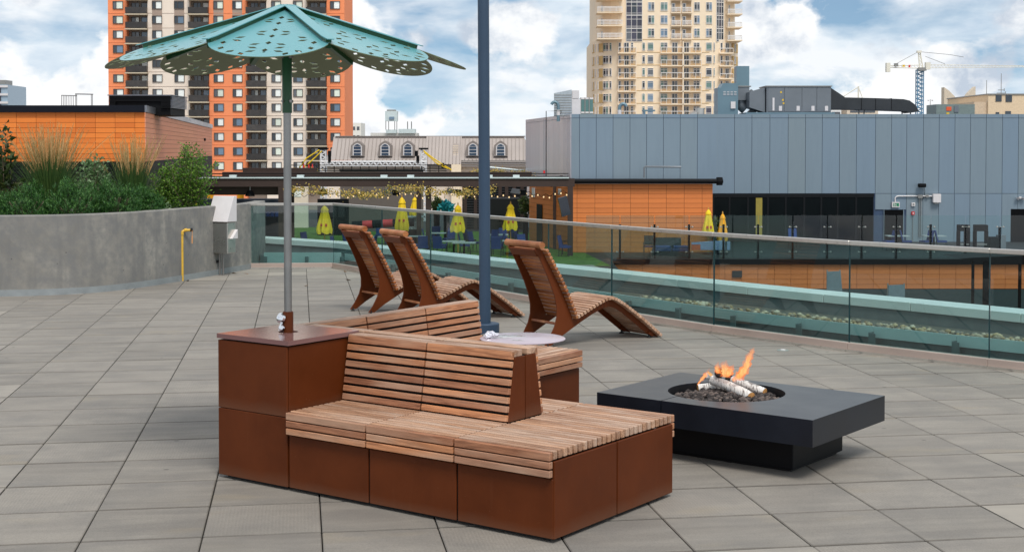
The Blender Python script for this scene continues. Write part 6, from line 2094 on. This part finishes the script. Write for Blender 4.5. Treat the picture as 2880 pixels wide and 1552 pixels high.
# ---- walls and screens at the back of the patio
def flat_wall(name, label, cat, u0, u1, v0, v1, Y, mt, th=0.3, to_floor=False):
    a, b = at(u0, v1, Y), at(u1, v0, Y)
    z0 = ZF + 0.006 if to_floor else a.z
    t = thing(name, label, cat, (a.x, Y, z0))
    return t, MB().box(0, b.x - a.x, 0, th, 0, b.z - z0).build('panel', mt, t), b.x - a.x, b.z - z0
STG = plain('stage_backdrop', srgb(104, 94, 90), 0.7, nz=0.05)
sgw, _, w_, h_ = flat_wall('stage_backdrop', 'large plain taupe stage backdrop behind the yellow blossom', 'backdrop', 957, 1190, 482, 640, 88, STG, 0.3, True)
MB().box(-0.05, w_ + 0.05, -0.03, 0.35, h_ + 0.003, h_ + 0.12).build('top_rail', BLK, sgw)
spk, _, w_, h_ = flat_wall('speaker_stack', 'black speaker stack at the left of the stage', 'speakers', 893, 978, 560, 640, 84, BLK, 0.6, True)
for i in range(3):
    MB().box(w_ * 0.15 + i * w_ * 0.27, w_ * 0.15 + i * w_ * 0.27 + w_ * 0.2, -0.02, -0.001, h_ * 0.5, h_ * 0.8).build('grille', CHF, spk)
lw, _, w_, h_ = flat_wall('louvred_wall', 'black louvred wall with brown posts behind the patio', 'wall', 1300, 1482, 500, 640, 90, BLK, 0.3, True)
for k in range(26):
    MB().box(0.02, w_ - 0.02, -0.04, -0.001, h_ - 0.14 - k * 0.16, h_ - 0.06 - k * 0.16).build('louvre', CHF, lw)
for f in (0.02, 0.18, 0.34, 0.56, 0.66, 0.78, 0.9):
    MB().box(w_ * f, w_ * f + 0.22, -0.12, -0.045, 0, h_).build('post', PB, lw)
bs, _, w_, h_ = flat_wall('outdoor_screen', 'big black outdoor screen right of the slate-blue post', 'screen', 1376, 1458, 561, 640, 84, plain('led_screen', srgb(10, 10, 12), 0.3), 0.4, True)
MB().box(-0.06, w_ + 0.06, -0.03, 0.43, h_ + 0.002, h_ + 0.08).build('frame', CHF, bs)
cbn, _, w_, h_ = flat_wall('cream_wall', 'cream wall with pale window behind the umbrella pole', 'wall', 812, 866, 520, 590, 92, CREAM, 0.3, True)
MB().box(w_ * 0.25, w_ * 0.65, -0.03, -0.001, h_ * 0.72, h_ * 0.93).build('window', PANES[2], cbn)
lfr, _, w_, h_ = flat_wall('dark_bar', 'dark bar counter with blue stools under the pergola at the left', 'bar', 560, 800, 560, 680, 76, plain('bar_dark', srgb(30, 40, 54), 0.6), 1.0, True)
for k in range(8):
    MB().box(w_ * (0.55 + 0.05 * k), w_ * (0.55 + 0.05 * k) + 0.18, -0.35, -0.1, h_ * 0.62, h_ * 0.72).build('stool_seat', BLUE, lfr)
for i, (u, Y, mt, lab) in enumerate(((592, 80, ORG, 'orange cloth hanging behind the birch shrub'), (676, 80, ORG, 'orange cloth under the pergola left of the umbrella pole'))):
    t, _, w_, h_ = flat_wall('hanging_cloth', lab, 'cloth', u - 9, u + 9, 543, 562, Y, mt, 0.1)
    MB().box(w_ * 0.4, w_ * 0.6, 0.02, 0.08, h_ + .002, h_ + 0.3).build('tie', mt, t)
yc = thing('yellow_canister', 'small yellow canister standing behind the planter corner', 'canister', tuple(at(543, 572, 60)))
MB().lathe([(0.16, -0.1), (0.18, 0.15), (0.10, 0.28), (0.05, 0.40)], n=12).build('body', YEL, yc, 40); MB().lathe([(0.05, 0.401), (0.03, 0.46)], n=8).build('cap', YEL, yc)
# shrubs in tubs
def tub(u, v0, v1, Y, label, mt, seed, w_):
    rg = random.Random(seed)
    k = Y / F_PX
    h = (v1 - v0) * k
    t = thing('potted_plant', label, 'potted plant', ((u - 1440) * k, Y, EYE + (HORIZON - v1) * k))
    mb = MB()
    for i in range(420):
        d = rand_dir(rg)
        p = Vector((d.x * w_ * rg.uniform(.3, 1), d.y * w_ * rg.uniform(.3, 1), h * 0.5 + d.z * h * 0.5 * rg.uniform(.3, 1)))
        leaf(mb, p, rand_dir(rg, .4), 0.22, 0.10, rg)
    mb.build('foliage', mt, t, recalc=False)
    z0 = ZF - t.location.z
    MB().lathe([(w_ * 0.35, z0), (w_ * 0.4, 0.05)], n=12).build('tub', BLK, t, 40)
TEALL = leaf_mat('teal_leaves', srgb(20, 110, 120), srgb(24, 146, 160), srgb(60, 170, 170))
tub(1228, 555, 600, 80, 'green potted plant behind the double pergola post', LEAFD, 1, 0.45)
tub(1256, 566, 604, 79, 'teal painted potted plant beside the green one', TEALL, 2, 0.45)
tub(1478, 548, 612, 79, 'dark green climbing plant at the left corner of the pavilion', LEAFD, 3, 0.42)
tub(2014, 612, 676, 69.6, 'green potted palm between yellow and orange parasols', LEAFD, 4, 0.35)
# red and black padded barrier
bar = thing('padded_barrier', 'red and black padded tube barrier behind the first chaise', 'barrier', tuple(at(990, 634, 72)))
for k, (a, b, mt) in enumerate(((0, 0.55, BLK), (0.55, 1.05, 0), (1.05, 1.6, BLK), (1.6, 2.1, 0), (2.1, 3.2, BLK))):
    mt = mt or (bpy.data.materials.get('barrier_red') or plain('barrier_red', srgb(206, 56, 60), 0.6))
    MB().tube([(a + .004, 0, 0.03 * k), (b - .004, 0, 0.03 * k + 0.03)], 0.21, 12).build('padding', mt, bar, 40)
MB().tube([(0.3, 0, -1.0), (0.3, 0, 0)], 0.04, 6).tube([(2.6, 0, -1.0), (2.6, 0, 0)], 0.04, 6).build('legs', BLK, bar)
cntr = thing('patterned_counter', 'grey patterned counter behind the paired parasols', 'counter', tuple(at(1160, 645, 74)))
tq = NT('pebble_pattern')
vo = tq.n('ShaderNodeTexVoronoi'); vo.inputs['Scale'].default_value = 14
tq.l(tq.coord(), vo.inputs['Vector'])
tq.bsdf(tq.ramp(vo.outputs['Distance'], (0.2, srgb(70, 72, 78)), (0.5, srgb(160, 162, 166))), 0.7)
MB().box(-0.5, 0.45, 0, 0.6, 0.0, 0.62).build('front', tq.mat, cntr); MB().box(-0.6, 0.55, -0.1, 0.65, 0.622, 0.68).build('top', TTOP, cntr)
MB().box(-0.5, 0.45, 0.02, 0.58, -0.9, -0.002).build('base', BLK, cntr)

# ================================================================== PATIO EDGE: tall wind screen and court wall below
ws = thing('wind_screen', 'tall clear wind screen on black posts along the edge of the lower patio', 'glass screen', (6.0, YE + 0.15, ZF))
WG = make_glass('wind_screen_glass', (0.84, 0.92, 0.92))
KE = (YE + .15) / F_PX
def ex3(u): return (u - 1440) * KE - 6.0
us = [1745 - 98 + 97.3 * k for k in range(14)]
zt3 = 2.05
for a, b in zip(us[:-1], us[1:]):
    MB().box(ex3(a) + 0.03, ex3(b) - 0.03, -0.006, 0.006, 0.05, zt3).build('glass_panel', WG, ws)
for u in us[1:]:
    hgt = 1.62 if u < 2700 else 1.5
    MB().box(ex3(u) - 0.05, ex3(u) + 0.05, 0.03, 0.12, 0, hgt).build('post', BLK, ws)
    for s_ in (-1, 1):
        for z in (0.32, 1.50):
            MB().lathe([(0.035, -0.03), (0.05, -0.01), (0.05, 0.01), (0.02, 0.04)], (ex3(u) + 0.15 * s_, -0.02, z), 8).build('standoff', BRUSHED, ws, 40)
            MB().tube([(ex3(u) + 0.15 * s_, 0.0, z), (ex3(u), 0.06, z)], 0.012, 5).build('standoff_arm', BRUSHED, ws)
cwl = thing('court_wall', 'orange terracotta wall below the edge of the lower patio', 'wall', (4.6, YE, -8))
COURT = plain('dark_court_base', srgb(58, 66, 68), 0.7)
MB().box(0, 46, 0.06, 0.45, 0, 4.55).build('backing', JOINT, cwl)
wall_panels(cwl, 'panel', TERRA3, 0.0, 46, 8 - 4.56, 8 - 3.41, 46.5 * YE / F_PX, 0.235, 0.06)
MB().box(0, 46, 0.0, 0.058, 0, 3.42).build('dark_base', COURT, cwl)
MB().box(0, 46, -0.10, 0.40, 8 - 3.405, 8 - 3.17).build('slab_edge', BLK, cwl)
ve = (1907 + 0 - 1440)
a_, b_ = at(2059, 780, YE - .01), at(2087, 761, YE - .01)
MB().box(a_.x - 4.6, b_.x - 4.6, -0.03, -0.001, a_.z + 8, b_.z + 8).build('vent_grille', CHF, cwl)
cl_ = thing('court_column', 'pair of black columns standing in the lower court at the right', 'columns', tuple(at(2740, 900, 40)))
for u, w_ in ((2736, 5), (2768, 14), (2868, 5)):
    p = at(u, 735, 40)
    MB().box(p.x - cl_.location.x, p.x - cl_.location.x + w_ * 40 / F_PX, 0, 0.12, -8 - cl_.location.z, p.z - cl_.location.z).build('column', BLK, cl_)
p0, p1 = at(2690, 726, 40), at(3100, 742, 40)
MB().ext([(p0.x - cl_.location.x, -0.1, p0.z - cl_.location.z), (p1.x - cl_.location.x, -0.1, p1.z - cl_.location.z - 0.2), (p1.x - cl_.location.x, -0.1, p1.z - cl_.location.z + 0.35)], (0, 1.5, 0)).build('canopy', BLK, cl_)
# two grey loungers' backs in the court
GRF = plain('grey_mesh_fabric', srgb(112, 122, 130), 0.8)
for (u0, u1, v0, v1, tilt, lab) in ((2328, 2372, 762, 820, 8, 'tall grey fabric chair back in the court, left one'), (2499, 2545, 800, 835, 0, 'low grey fabric chair back in the court, right one')):
    p = at(u0, v1, 40)
    k = 40 / F_PX
    t = thing('grey_chair', lab, 'chair', (p.x, 40, -8.0), 0, 'grey chairs in the lower court')
    z0 = p.z + 8
    MB().ext([(0, 0, z0 - 0.3), ((u1 - u0) * k, 0, z0 - 0.3), ((u1 - u0 - tilt) * k, 0, z0 + (v1 - v0) * k), (-tilt * k * 0.3, 0, z0 + (v1 - v0 - 2) * k)], (0, 0.05, 0)).build('backrest', GRF, t)
    for f in (0, 1):
        MB().tube([(f * (u1 - u0) * k, 0.08, 0), (f * (u1 - u0 - tilt) * k, 0.08, z0 + (v1 - v0 + 3) * k)], 0.02, 6).build('frame_tube', GREYM, t)
    MB().box(0, (u1 - u0) * k, -0.5, -0.02, z0 - 0.36, z0 - 0.31).build('seat', GRF, t)
gc = thing('grill_cart', 'black grill carts before the grey wall at the right', 'grill', ((2700 - 1440) / F_PX * 72, 72.0, ZF))
for dx, w_ in ((0, 0.56), (0.85, 0.64)):
    MB().box(dx, dx + w_, 0, 0.5, 0.95, 1.28).build('hood', BLK, gc, bevel=0.03)
    MB().box(dx, dx + 0.05, 0, 0.5, 0, 0.948).box(dx + w_ - 0.05, dx + w_, 0, 0.5, 0, 0.948).build('leg_frame', BLK, gc)
    MB().box(dx + .06, dx + w_ - .06, 0, 0.5, 0.25, 0.30).build('shelf', GREYM, gc)
MB().box(1.55, 2.0, 0, 0.5, 0, 0.65).build('cooler', BLK, gc); MB().box(2.05, 2.4, 0, 0.5, 0, 0.75).build('cabinet', HV, gc)

# ================================================================== STAGE TRUSS, MANSARD HOUSE AND FAR THINGS
TR = plain('aluminium_truss', srgb(236, 236, 238), 0.45, 0.1)
ST_Y = 100.0
KS = ST_Y / F_PX
def tpos(u, v): return Vector(((u - 1440) * KS, 0, EYE + (HORIZON - v) * KS))
trs = thing('stage_truss', 'aluminium box truss goal post over the stage', 'truss', ((1050 - 1440) * KS, ST_Y, ZF))
def TL(u, v, y=0.0):
    p = tpos(u, v)
    return Vector((p.x - (1050 - 1440) * KS, y, p.z - ZF))
def lattice(mb, a0, a1, b0, b1, n, r):
    """zig-zag between two chords"""
    mb.tube([a0, a1], r, 6); mb.tube([b0, b1], r, 6)
    for k in range(n):
        f, g = k / n, (k + 1) / n
        p, q = (a0.lerp(a1, f), b0.lerp(b1, g)) if k % 2 == 0 else (b0.lerp(b1, f), a0.lerp(a1, g))
        mb.tube([p, q], r * 0.7, 5)
for y in (0.0, 0.35):
    mb = MB()
    lattice(mb, TL(900, 455, y), TL(1200, 455, y), TL(900, 467, y), TL(1200, 467, y), 36, 0.06)
    mb.build('truss_beam', TR, trs)
for u in (909, 1191):
    for y in (0.0, 0.35):
        mb = MB()
        lattice(mb, TL(u - 7, 422, y), TL(u - 7, 640, y), TL(u + 7, 422, y), TL(u + 7, 640, y), 30, 0.06)
        mb.build('truss_tower', TR, trs)
    MB().box(TL(u - 13, 0).x, TL(u + 13, 0).x, -0.1, 0.5, TL(u, 421).z, TL(u, 416).z).build('head_block', BLK, trs)
    MB().obox(TL(u + (18 if u < 1000 else -20), 432), (0.22, 0.3, 0.4)).build('chain_hoist', BLK, trs)
    MB().tube([TL(u + (18 if u < 1000 else -16), 438), TL(u + (18 if u < 1000 else -16), 456)], 0.12, 6).build('chain_bag', BLK, trs)
SCR = thing('stage_net', 'black net fence with red cones on the roof left of the mansard house', 'net fence', ((1050 - 1440) * KS, ST_Y - 2, ZF))
def SLc(u, v): return Vector(((u - 1050) * KS, 0, EYE + (HORIZON - v) * KS - ZF))
for v in (464, 473, 479):
    MB().tube([SLc(822, v), SLc(1260, v)], 0.03, 5).build('rail', BLK, SCR)
for u in range(830, 1260, 24):
    MB().tube([SLc(u, 496), SLc(u, 466)], 0.03, 5).build('stake', BLK, SCR)
REDC = plain('cone_red', srgb(204, 48, 44), 0.6)
for u in (866, 880, 890):
    MB().lathe([(0.10, 0), (0.03, 0.42)], tuple(SLc(u, 477)), 8).build('cone', REDC, SCR)
straps = [((905, 422), (868, 446), (850, 472)), ((912, 425), (880, 455), (862, 470)), ((1194, 424), (1225, 448), (1272, 478)), ((1196, 428), (1232, 460), (1262, 474))]
for i, pth in enumerate(straps):
    t = thing('yellow_strap', ['yellow ratchet strap from the left truss tower, outer', 'yellow ratchet strap from the left truss tower, inner', 'yellow strap from the right truss tower, upper', 'yellow strap from the right truss tower, lower'][i], 'strap', (0, ST_Y - 1.2, 0), 0, 'yellow straps of the stage truss')
    pts = [Vector(((u - 1440) * KS, 0, EYE + (HORIZON - v) * KS)) for u, v in pth]
    pts = [pts[0], pts[0].lerp(pts[1], .5), pts[1], pts[1].lerp(pts[2], .5), pts[2]]
    MB().tube(pts, [0.05, 0.04, 0.05, 0.04, 0.05], 5).build('webbing', YEL, t)
    MB().obox(pts[3], (0.16, 0.06, 0.26)).build('ratchet', BLK, t)

YM = 150.0
KM = YM / F_PX
def mx_(u): return (u - 1440) * KM
def mz(v): return EYE + (HORIZON - v) * KM
ROOFM = plain('standing_seam_taupe', srgb(168, 158, 152), 0.5, 0.2, nz=0.04, scale=0.5)
SEAM = plain('seam_shadow_metal', srgb(140, 130, 124), 0.5, 0.2)
mh = thing('mansard_house', 'wide house with taupe standing seam mansard roof and arched dormers', 'house', (mx_(1220), YM, -26))
MX0 = mx_(1220)
def ML(u): return mx_(u) - MX0
def MZ(v): return mz(v) + 26
MB().box(ML(905), ML(1520), 1.0, 20, 0, MZ(462)).build('wall', CREAM, mh)
MB().box(ML(900), ML(1525), 0.4, 0.98, MZ(462), MZ(452)).build('cornice', WHITEM, mh)
# sloping lower roof
sl0, sl1 = 2.6, 0.0
MB().ext([(ML(930), 0.0, MZ(451)), (ML(930), 2.6, MZ(385)), (ML(930), 18, MZ(385)), (ML(930), 18, MZ(451))], (ML(1475) - ML(930), 0, 0)).build('mansard_roof', ROOFM, mh)
MB().add([(ML(902), 2.0, MZ(452)), (ML(930.5), 0.01, MZ(451)), (ML(950), 2.6, MZ(385)), (ML(948), 18, MZ(385)), (ML(902), 18, MZ(452))], [(0, 1, 2), (0, 2, 3, 4)]).build('roof_hip', ROOFM, mh)
MB().add([(ML(1510), 2.0, MZ(452)), (ML(1474.5), 0.01, MZ(451)), (ML(1474), 2.6, MZ(385)), (ML(1475), 18, MZ(385)), (ML(1510), 18, MZ(452))], [(0, 2, 1), (0, 4, 3, 2)]).build('roof_hip', ROOFM, mh)
MB().box(ML(935), ML(1478), 2.4, 3.2, MZ(385) + 0.003, MZ(382)).build('ridge_trim', SEAM, mh)
for k, v in enumerate((452, 458, 464)):
    MB().box(ML(905), ML(1515), -0.1 + 0.1 * k, 0.39, MZ(v + 5), MZ(v + 0.4)).build('eaves_course', ROOFM, mh)
for u in range(944, 1476, 11):
    MB().bar((ML(u), -0.02, MZ(450.5)), (ML(u), 2.58, MZ(385)), 0.05, 0.10).build('seam', SEAM, mh)
MB().ext([(ML(1196), -0.5, MZ(462)), (ML(1196), 2.3, MZ(384)), (ML(1196), 6, MZ(384)), (ML(1196), 6, MZ(462))], (ML(1297) - ML(1196), 0, 0)).build('roof_bay', ROOFM, mh)
for u in range(1203, 1296, 10):
    MB().bar((ML(u), -0.52, MZ(461)), (ML(u), 2.28, MZ(384)), 0.05, 0.10).build('seam', SEAM, mh)
vt = MB().bar((ML(1280), 0.5, MZ(438)), (ML(1280), 1.4, MZ(405)), ML(1288) - ML(1272), 0.12).build('roof_vent', SEAM, mh)
for k in range(6):
    MB().bar((ML(1272), 0.55 + 0.15 * k - 0.1, MZ(436 - k * 5.2)), (ML(1288), 0.55 + 0.15 * k - 0.1, MZ(436 - k * 5.2)), 0.06, 0.05).build('vent_slat', CREAM2, mh)
MB().box(ML(1270), ML(1297), -0.6, 3, 0, MZ(462) - 0.01).build('chimney_wall', CREAM2, mh)
NAVYG = plain('dormer_glass', srgb(44, 66, 88), 0.12, spec=0.8)
for u in (1005, 1083, 1147, 1330, 1408):
    d = MB().ext([(ML(u - 20), 0.1, MZ(440)), (ML(u + 20), 0.1, MZ(440)), (ML(u + 18), 0.1, MZ(409)), (ML(u + 8), 0.1, MZ(400)), (ML(u), 0.1, MZ(396)), (ML(u - 8), 0.1, MZ(400)), (ML(u - 18), 0.1, MZ(409))], (0, 2.5, 0)).build('dormer', SEAM, mh)
    MB().ext([(ML(u - 13), 0.02, MZ(438)), (ML(u + 13), 0.02, MZ(438)), (ML(u + 13), 0.02, MZ(412)), (ML(u + 7), 0.02, MZ(406)), (ML(u), 0.02, MZ(403)), (ML(u - 7), 0.02, MZ(406)), (ML(u - 13), 0.02, MZ(412))], (0, 0.07, 0)).build('frame', WHITEM, d)
    for a, b in ((437, 431), (429, 422), (420, 413)):
        MB().box(ML(u - 10), ML(u + 10), 0.0, 0.015, MZ(a), MZ(b)).build('pane', NAVYG, d)
    MB().ext([(ML(u - 10), 0.0, MZ(411.5)), (ML(u + 10), 0.0, MZ(411.5)), (ML(u + 5), 0.0, MZ(407.5)), (ML(u), 0.0, MZ(405.5)), (ML(u - 5), 0.0, MZ(407.5))], (0, 0.015, 0)).build('pane', NAVYG, d)

# rear pergola row at the right of the post
rq = thing('rear_pergola', 'far dark pergola with canvas valance right of the slate-blue post', 'pergola', tuple(at(1375, 495, 96)))
kr = 96 / F_PX
for i in range(5):
    MB().ext([(i * 25 * kr, 0, -0.1 + 0.0 * i), ((i + 1) * 25 * kr - 0.05, 0, -0.14), ((i + 1) * 25 * kr - 0.05, 0, 0.30 - 0.06 * i), (i * 25 * kr, 0, 0.42 - 0.06 * i)], (0, 0.06, 0)).build('valance', PB, rq)
MB().tube([(-0.3, -0.1, 0.62), (3.0, -0.1, 0.30)], 0.07, 6).build('beam', GALV, rq)
MB().tube([(0, 0.2, 0.4), (0, 0.2, -3)], 0.08, 6).tube([(2.9, 0.2, 0.3), (2.9, 0.2, -3)], 0.08, 6).build('posts', BLK, rq)

def block(name, label, cat, u0, u1, v0, v1, Y, mt, depth=12, bottom=-26):
    a, b = at(u0, v1, Y), at(u1, v0, Y)
    t = thing(name, label, cat, (a.x, Y, bottom))
    MB().box(0, b.x - a.x, 0, depth, 0, b.z - bottom).build('wall', mt, t)
    return t, b.x - a.x, b.z - bottom, Y / F_PX
wbk, w_, h_, k = block('white_block', 'small white apartment block right of the orange tower', 'building', 971, 1015, 346, 400, 420, plain('white_stucco', srgb(232, 230, 222), 0.8))
for i in range(3):
    for j in range(3):
        MB().box(w_ * (0.2 + 0.27 * i), w_ * (0.2 + 0.27 * i) + 0.8, -0.05, 0, h_ - 2.2 - j * 2.6, h_ - 1.1 - j * 2.6).build('window', PANES[1], wbk)
chl, w_, h_, k = block('plant_room', 'pale roof plant room behind the mansard house', 'plant room', 1042, 1172, 374, 400, 220, plain('plant_pale', srgb(206, 204, 198), 0.7), 6)
ctw = thing('cooling_tower', 'tall galvanised cooling tower on the roof behind the mansard house', 'cooling tower', tuple(at(1083, 375, 219)))
k = 219 / F_PX
MB().box(0, 34 * k, 0, 2, 34 * k, 62 * k).build('upper_casing', GALV, ctw)
MB().box(2 * k, 32 * k, 0.1, 1.9, 0, 10 * k).build('lower_casing', GALV, ctw)
for x in (1, 9, 26, 32):
    MB().box(x * k, (x + 2) * k, 0.05, 0.2, 10 * k, 34 * k).build('leg', GREYM, ctw)
MB().box(5 * k, 29 * k, 0.2, 1.8, 62 * k, 66 * k).build('fan_ring', GREYM, ctw)
MB().box(12 * k, 26 * k, -0.2, -0.01, 39 * k, 46 * k).build('name_plate', PANES[4], ctw)
MB().box(37 * k, 85 * k, 0.3, 2, 0, 12 * k).build('side_unit', GALV, ctw)
for x in (62, 73):
    MB().tube([(x * k, 1, 0), (x * k, 1, 33 * k)], 0.09, 6).build('flue', GREYM, ctw)
gls, w_, h_, k = block('glass_office', 'small teal glass office beside the cream tower', 'building', 1632, 1668, 275, 420, 240, plain('teal_curtain_wall', srgb(80, 120, 118), 0.15, spec=0.8), 10)
for j in range(5):
    MB().box(-0.05, w_ + 0.05, -0.06, -0.002, h_ - 0.3 - j * 2.4, h_ - j * 2.4).build('spandrel', WHITEM, gls)
for x in (0.0, 0.33, 0.66):
    MB().box(w_ * x, w_ * x + 0.15, -0.1, -0.065, 0, h_).build('mullion', GREYM, gls)
glf, w_, h_, k = block('glass_tower', 'distant glass residential tower at the left edge', 'high-rise', -50, 21, 239, 400, 520, plain('distant_glass', srgb(150, 170, 186), 0.2, spec=0.7), 20)
for j in range(10):
    MB().box(-0.2, w_ + 0.2, -0.5, -0.002, h_ - 1.0 - j * 3.0, h_ - 0.2 - j * 3.0).build('floor_band', WHITEM, glf)
    MB().box(w_ - 4.5, w_ - 2.4, -0.3, -0.002, h_ - 3.0 - j * 3.0, h_ - 1.1 - j * 3.0).build('window', PANES[0], glf)
MB().box(w_ - 5, w_ - 1, 1, 8, h_ + .01, h_ + 1.8).build('roof_house', GREYM, glf)
bge, w_, h_, k = block('beige_block', 'beige flat-roofed block at the right edge behind the grey building', 'building', 2778, 2960, 267, 420, 150, plain('beige_stucco', srgb(222, 198, 166), 0.8), 14)
MB().box(-1.4, 0 - .002, 0.3, 10, 0, h_ - 0.75).build('low_wing', plain('beige_wing', srgb(206, 184, 158), 0.8), bge)
MB().box(-0.1, w_ + .1, -0.1, 14.1, h_ + .003, h_ + 0.12).build('parapet', GREYM, bge)
for a, b, v0, v1 in ((2800, 2817, 268, 286), (2828, 2846, 268, 287), (2800, 2810, 316, 330), (2827, 2843, 313, 330)):
    p, q = at(a, v1, 150), at(b, v0, 150)
    MB().box(p.x - bge.location.x, q.x - bge.location.x, -0.06, -0.002, p.z + 26, q.z + 26).build('window', PANES[0], bge)
rtu = on_roof('rooftop_unit', 'grey green rooftop unit with orange label at the right', 'rooftop unit', 2632, 84)
k = 84 / F_PX
MB().box(0, 108 * k, 0, 2, 0, 38 * k).build('casing', plain('unit_green_grey', srgb(122, 136, 132), 0.5, 0.2), rtu)
MB().box(28 * k, 42 * k, -0.03, -0.002, 20 * k, 31 * k).build('orange_label', plain('label_orange', srgb(222, 92, 48), 0.5), rtu)
MB().box(50 * k, 62 * k, -0.05, -0.002, 16 * k, 34 * k).build('control_box', HV, rtu); MB().box(28 * k, 36 * k, -0.03, -0.002, 9 * k, 15 * k).build('yellow_label', ylm, rtu)
fins = thing('roof_fins', 'pair of pale curved triangular roof fins on the skyline at the right', 'roof sculpture', tuple(at(2655, 320, 180)))
k = 180 / F_PX
FINM = plain('pale_fin', srgb(206, 192, 172), 0.7)
MB().ext([(0, 0, 0), (48 * k, 0, 0), (46 * k, 0, 32 * k), (30 * k, 0, 48 * k), (14 * k, 0, 64 * k), (0, 0, 74 * k)], (0, 1.2, 0)).build('left_fin', FINM, fins)
MB().ext([(52 * k, 0, 0), (88 * k, 0, 0), (88 * k, 0, 76 * k), (70 * k, 0, 58 * k), (58 * k, 0, 40 * k), (52 * k, 0, 34 * k)], (0, 1.2, 0)).build('right_fin', FINM, fins)
MB().box(-2 * k, 90 * k, 0.1, 1.1, -20, -0.002).build('support_wall', FINM, fins)
# masts
for i, (u, v0, lab) in enumerate(((2774, 226, 'thin lone rod antenna at the left corner of the beige block'), (2815, 207, 'antenna mast with cross arms on the beige block'), (2616, 280, 'slim lamp mast with round heads right of the crane'))):
    p, q = at(u, 330, 160), at(u, v0, 160)
    t = thing('antenna_mast', lab, 'mast', tuple(p))
    H = q.z - p.z
    MB().tube([(0, 0, -4), (0, 0, H)], [0.07, 0.03], 6).build('rod', GREYM, t)
    if i == 1:
        for f, w_ in ((0.45, 0.4), (0.55, 0.5), (0.62, 0.35)):
            MB().tube([(-w_, 0, H * f), (w_, 0, H * f)], 0.04, 5).tube([(w_, 0, H * f - .15), (w_, 0, H * f + .2)], 0.04, 5).build('cross_arm', GREYM, t)
    if i == 2:
        for x in (-0.22, 0.22):
            MB().lathe([(0.05, -0.08), (0.12, 0), (0.05, 0.08)], (x, 0, H - 0.1), 8).build('lamp_head', WHITEM, t)
# tower crane
YK = 400.0
k = YK / F_PX
crn = thing('tower_crane', 'white tower crane with blue lattice mast on the skyline', 'crane', ((2587 - 1440) * k, YK, -26))
CRW = plain('crane_white', srgb(226, 222, 208), 0.6)
CRB = plain('crane_blue', srgb(96, 138, 168), 0.6)
def KLc(u, v, y=0.0): return Vector(((u - 2587) * k, y, EYE + (HORIZON - v) * k + 26))
for y in (0, 1.6):
    mb = MB()
    lattice(mb, KLc(2578.5, 197, y), KLc(2578.5, 600, y), KLc(2595.5, 197, y), KLc(2595.5, 600, y), 70, 0.16)
    mb.build('mast', CRB, crn)
mb = MB()
lattice(mb, KLc(2584, 194), KLc(2580, 146), KLc(2594, 194), KLc(2585, 146), 8, 0.17)
mb.build('tower_head', CRW, crn)
MB().obox(KLc(2582, 147), (1.2, 1, 0.6)).build('head_cap', CRW, crn)
MB().obox(KLc(2605, 187, -0.5), (1.3, 1.4, 2.0)).build('cab', CRW, crn)
MB().obox(KLc(2590, 196), (2.2, 2.2, 0.9)).build('slewing_ring', GREYM, crn)
mb = MB()
lattice(mb, KLc(2598, 183), KLc(2880, 186), KLc(2598, 192), KLc(2880, 190), 60, 0.09)
mb.tube([KLc(2880, 188), KLc(3050, 190)], 0.2, 5)
mb.build('jib', CRW, crn)
mb = MB()
mb.tube([KLc(2500, 186), KLc(2584, 184)], 0.14, 6); mb.tube([KLc(2500, 191), KLc(2584, 193)], 0.14, 6)
for u in range(2505, 2584, 9):
    mb.tube([KLc(u, 186), KLc(u + 5, 192)], 0.08, 5)
mb.build('counter_jib', CRW, crn)
MB().obox(KLc(2495, 191), (1.1, 1.4, 2.6)).build('counterweight', CRW, crn)
MB().obox(KLc(2517, 184, -0.3), (1.0, 1.0, 0.9)).build('winch', GREYM, crn)
MB().obox(KLc(2553, 188, -0.9), (0.5, 0.1, 0.7)).build('red_sign', REDC, crn)
MB().obox(KLc(2537, 187, -0.9), (0.7, 0.1, 0.6)).build('yellow_box', ylm, crn)
for a, b in (((2580, 147), (2514, 183)), ((2583, 147), (2668, 155)), ((2668, 155), (2708, 162)), ((2600, 160), (2655, 181))):
    MB().tube([KLc(*a), KLc(*b)], 0.07, 5).build('stay_cable', GREYM, crn)
# distant frame over the duct
am = thing('distant_gantry', 'pale distant gantry peak rising behind the black duct', 'gantry', tuple(at(2414, 315, 300)))
k = 300 / F_PX
MB().tube([(0, 0, -3), (0, 0, 72 * k)], 0.18, 6).tube([(0, 0, 70 * k), (-44 * k, 0, 42 * k)], 0.10, 5).tube([(0, 0, 70 * k), (12 * k, 0, 38 * k)], 0.10, 5).build('frame', CRW, am)
for i, (u0, u1, v0, lab, col) in enumerate(((2382, 2470, 302, 'pale low building behind the black duct', (214, 198, 178)), (2336, 2366, 306, 'white low building left of the black duct', (224, 224, 222)))):
    b_k, w_, h_, k = block('distant_building', lab, 'building', u0, u1, v0, 330, 260, plain('distant_pale_%s' % 'ab'[i], srgb(*col), 0.8), 8)
    MB().box(w_ * 0.1, w_ * 0.9, -0.05, -0.002, h_ - 1.0, h_ - 0.6).build('window_band', PANES[1], b_k)
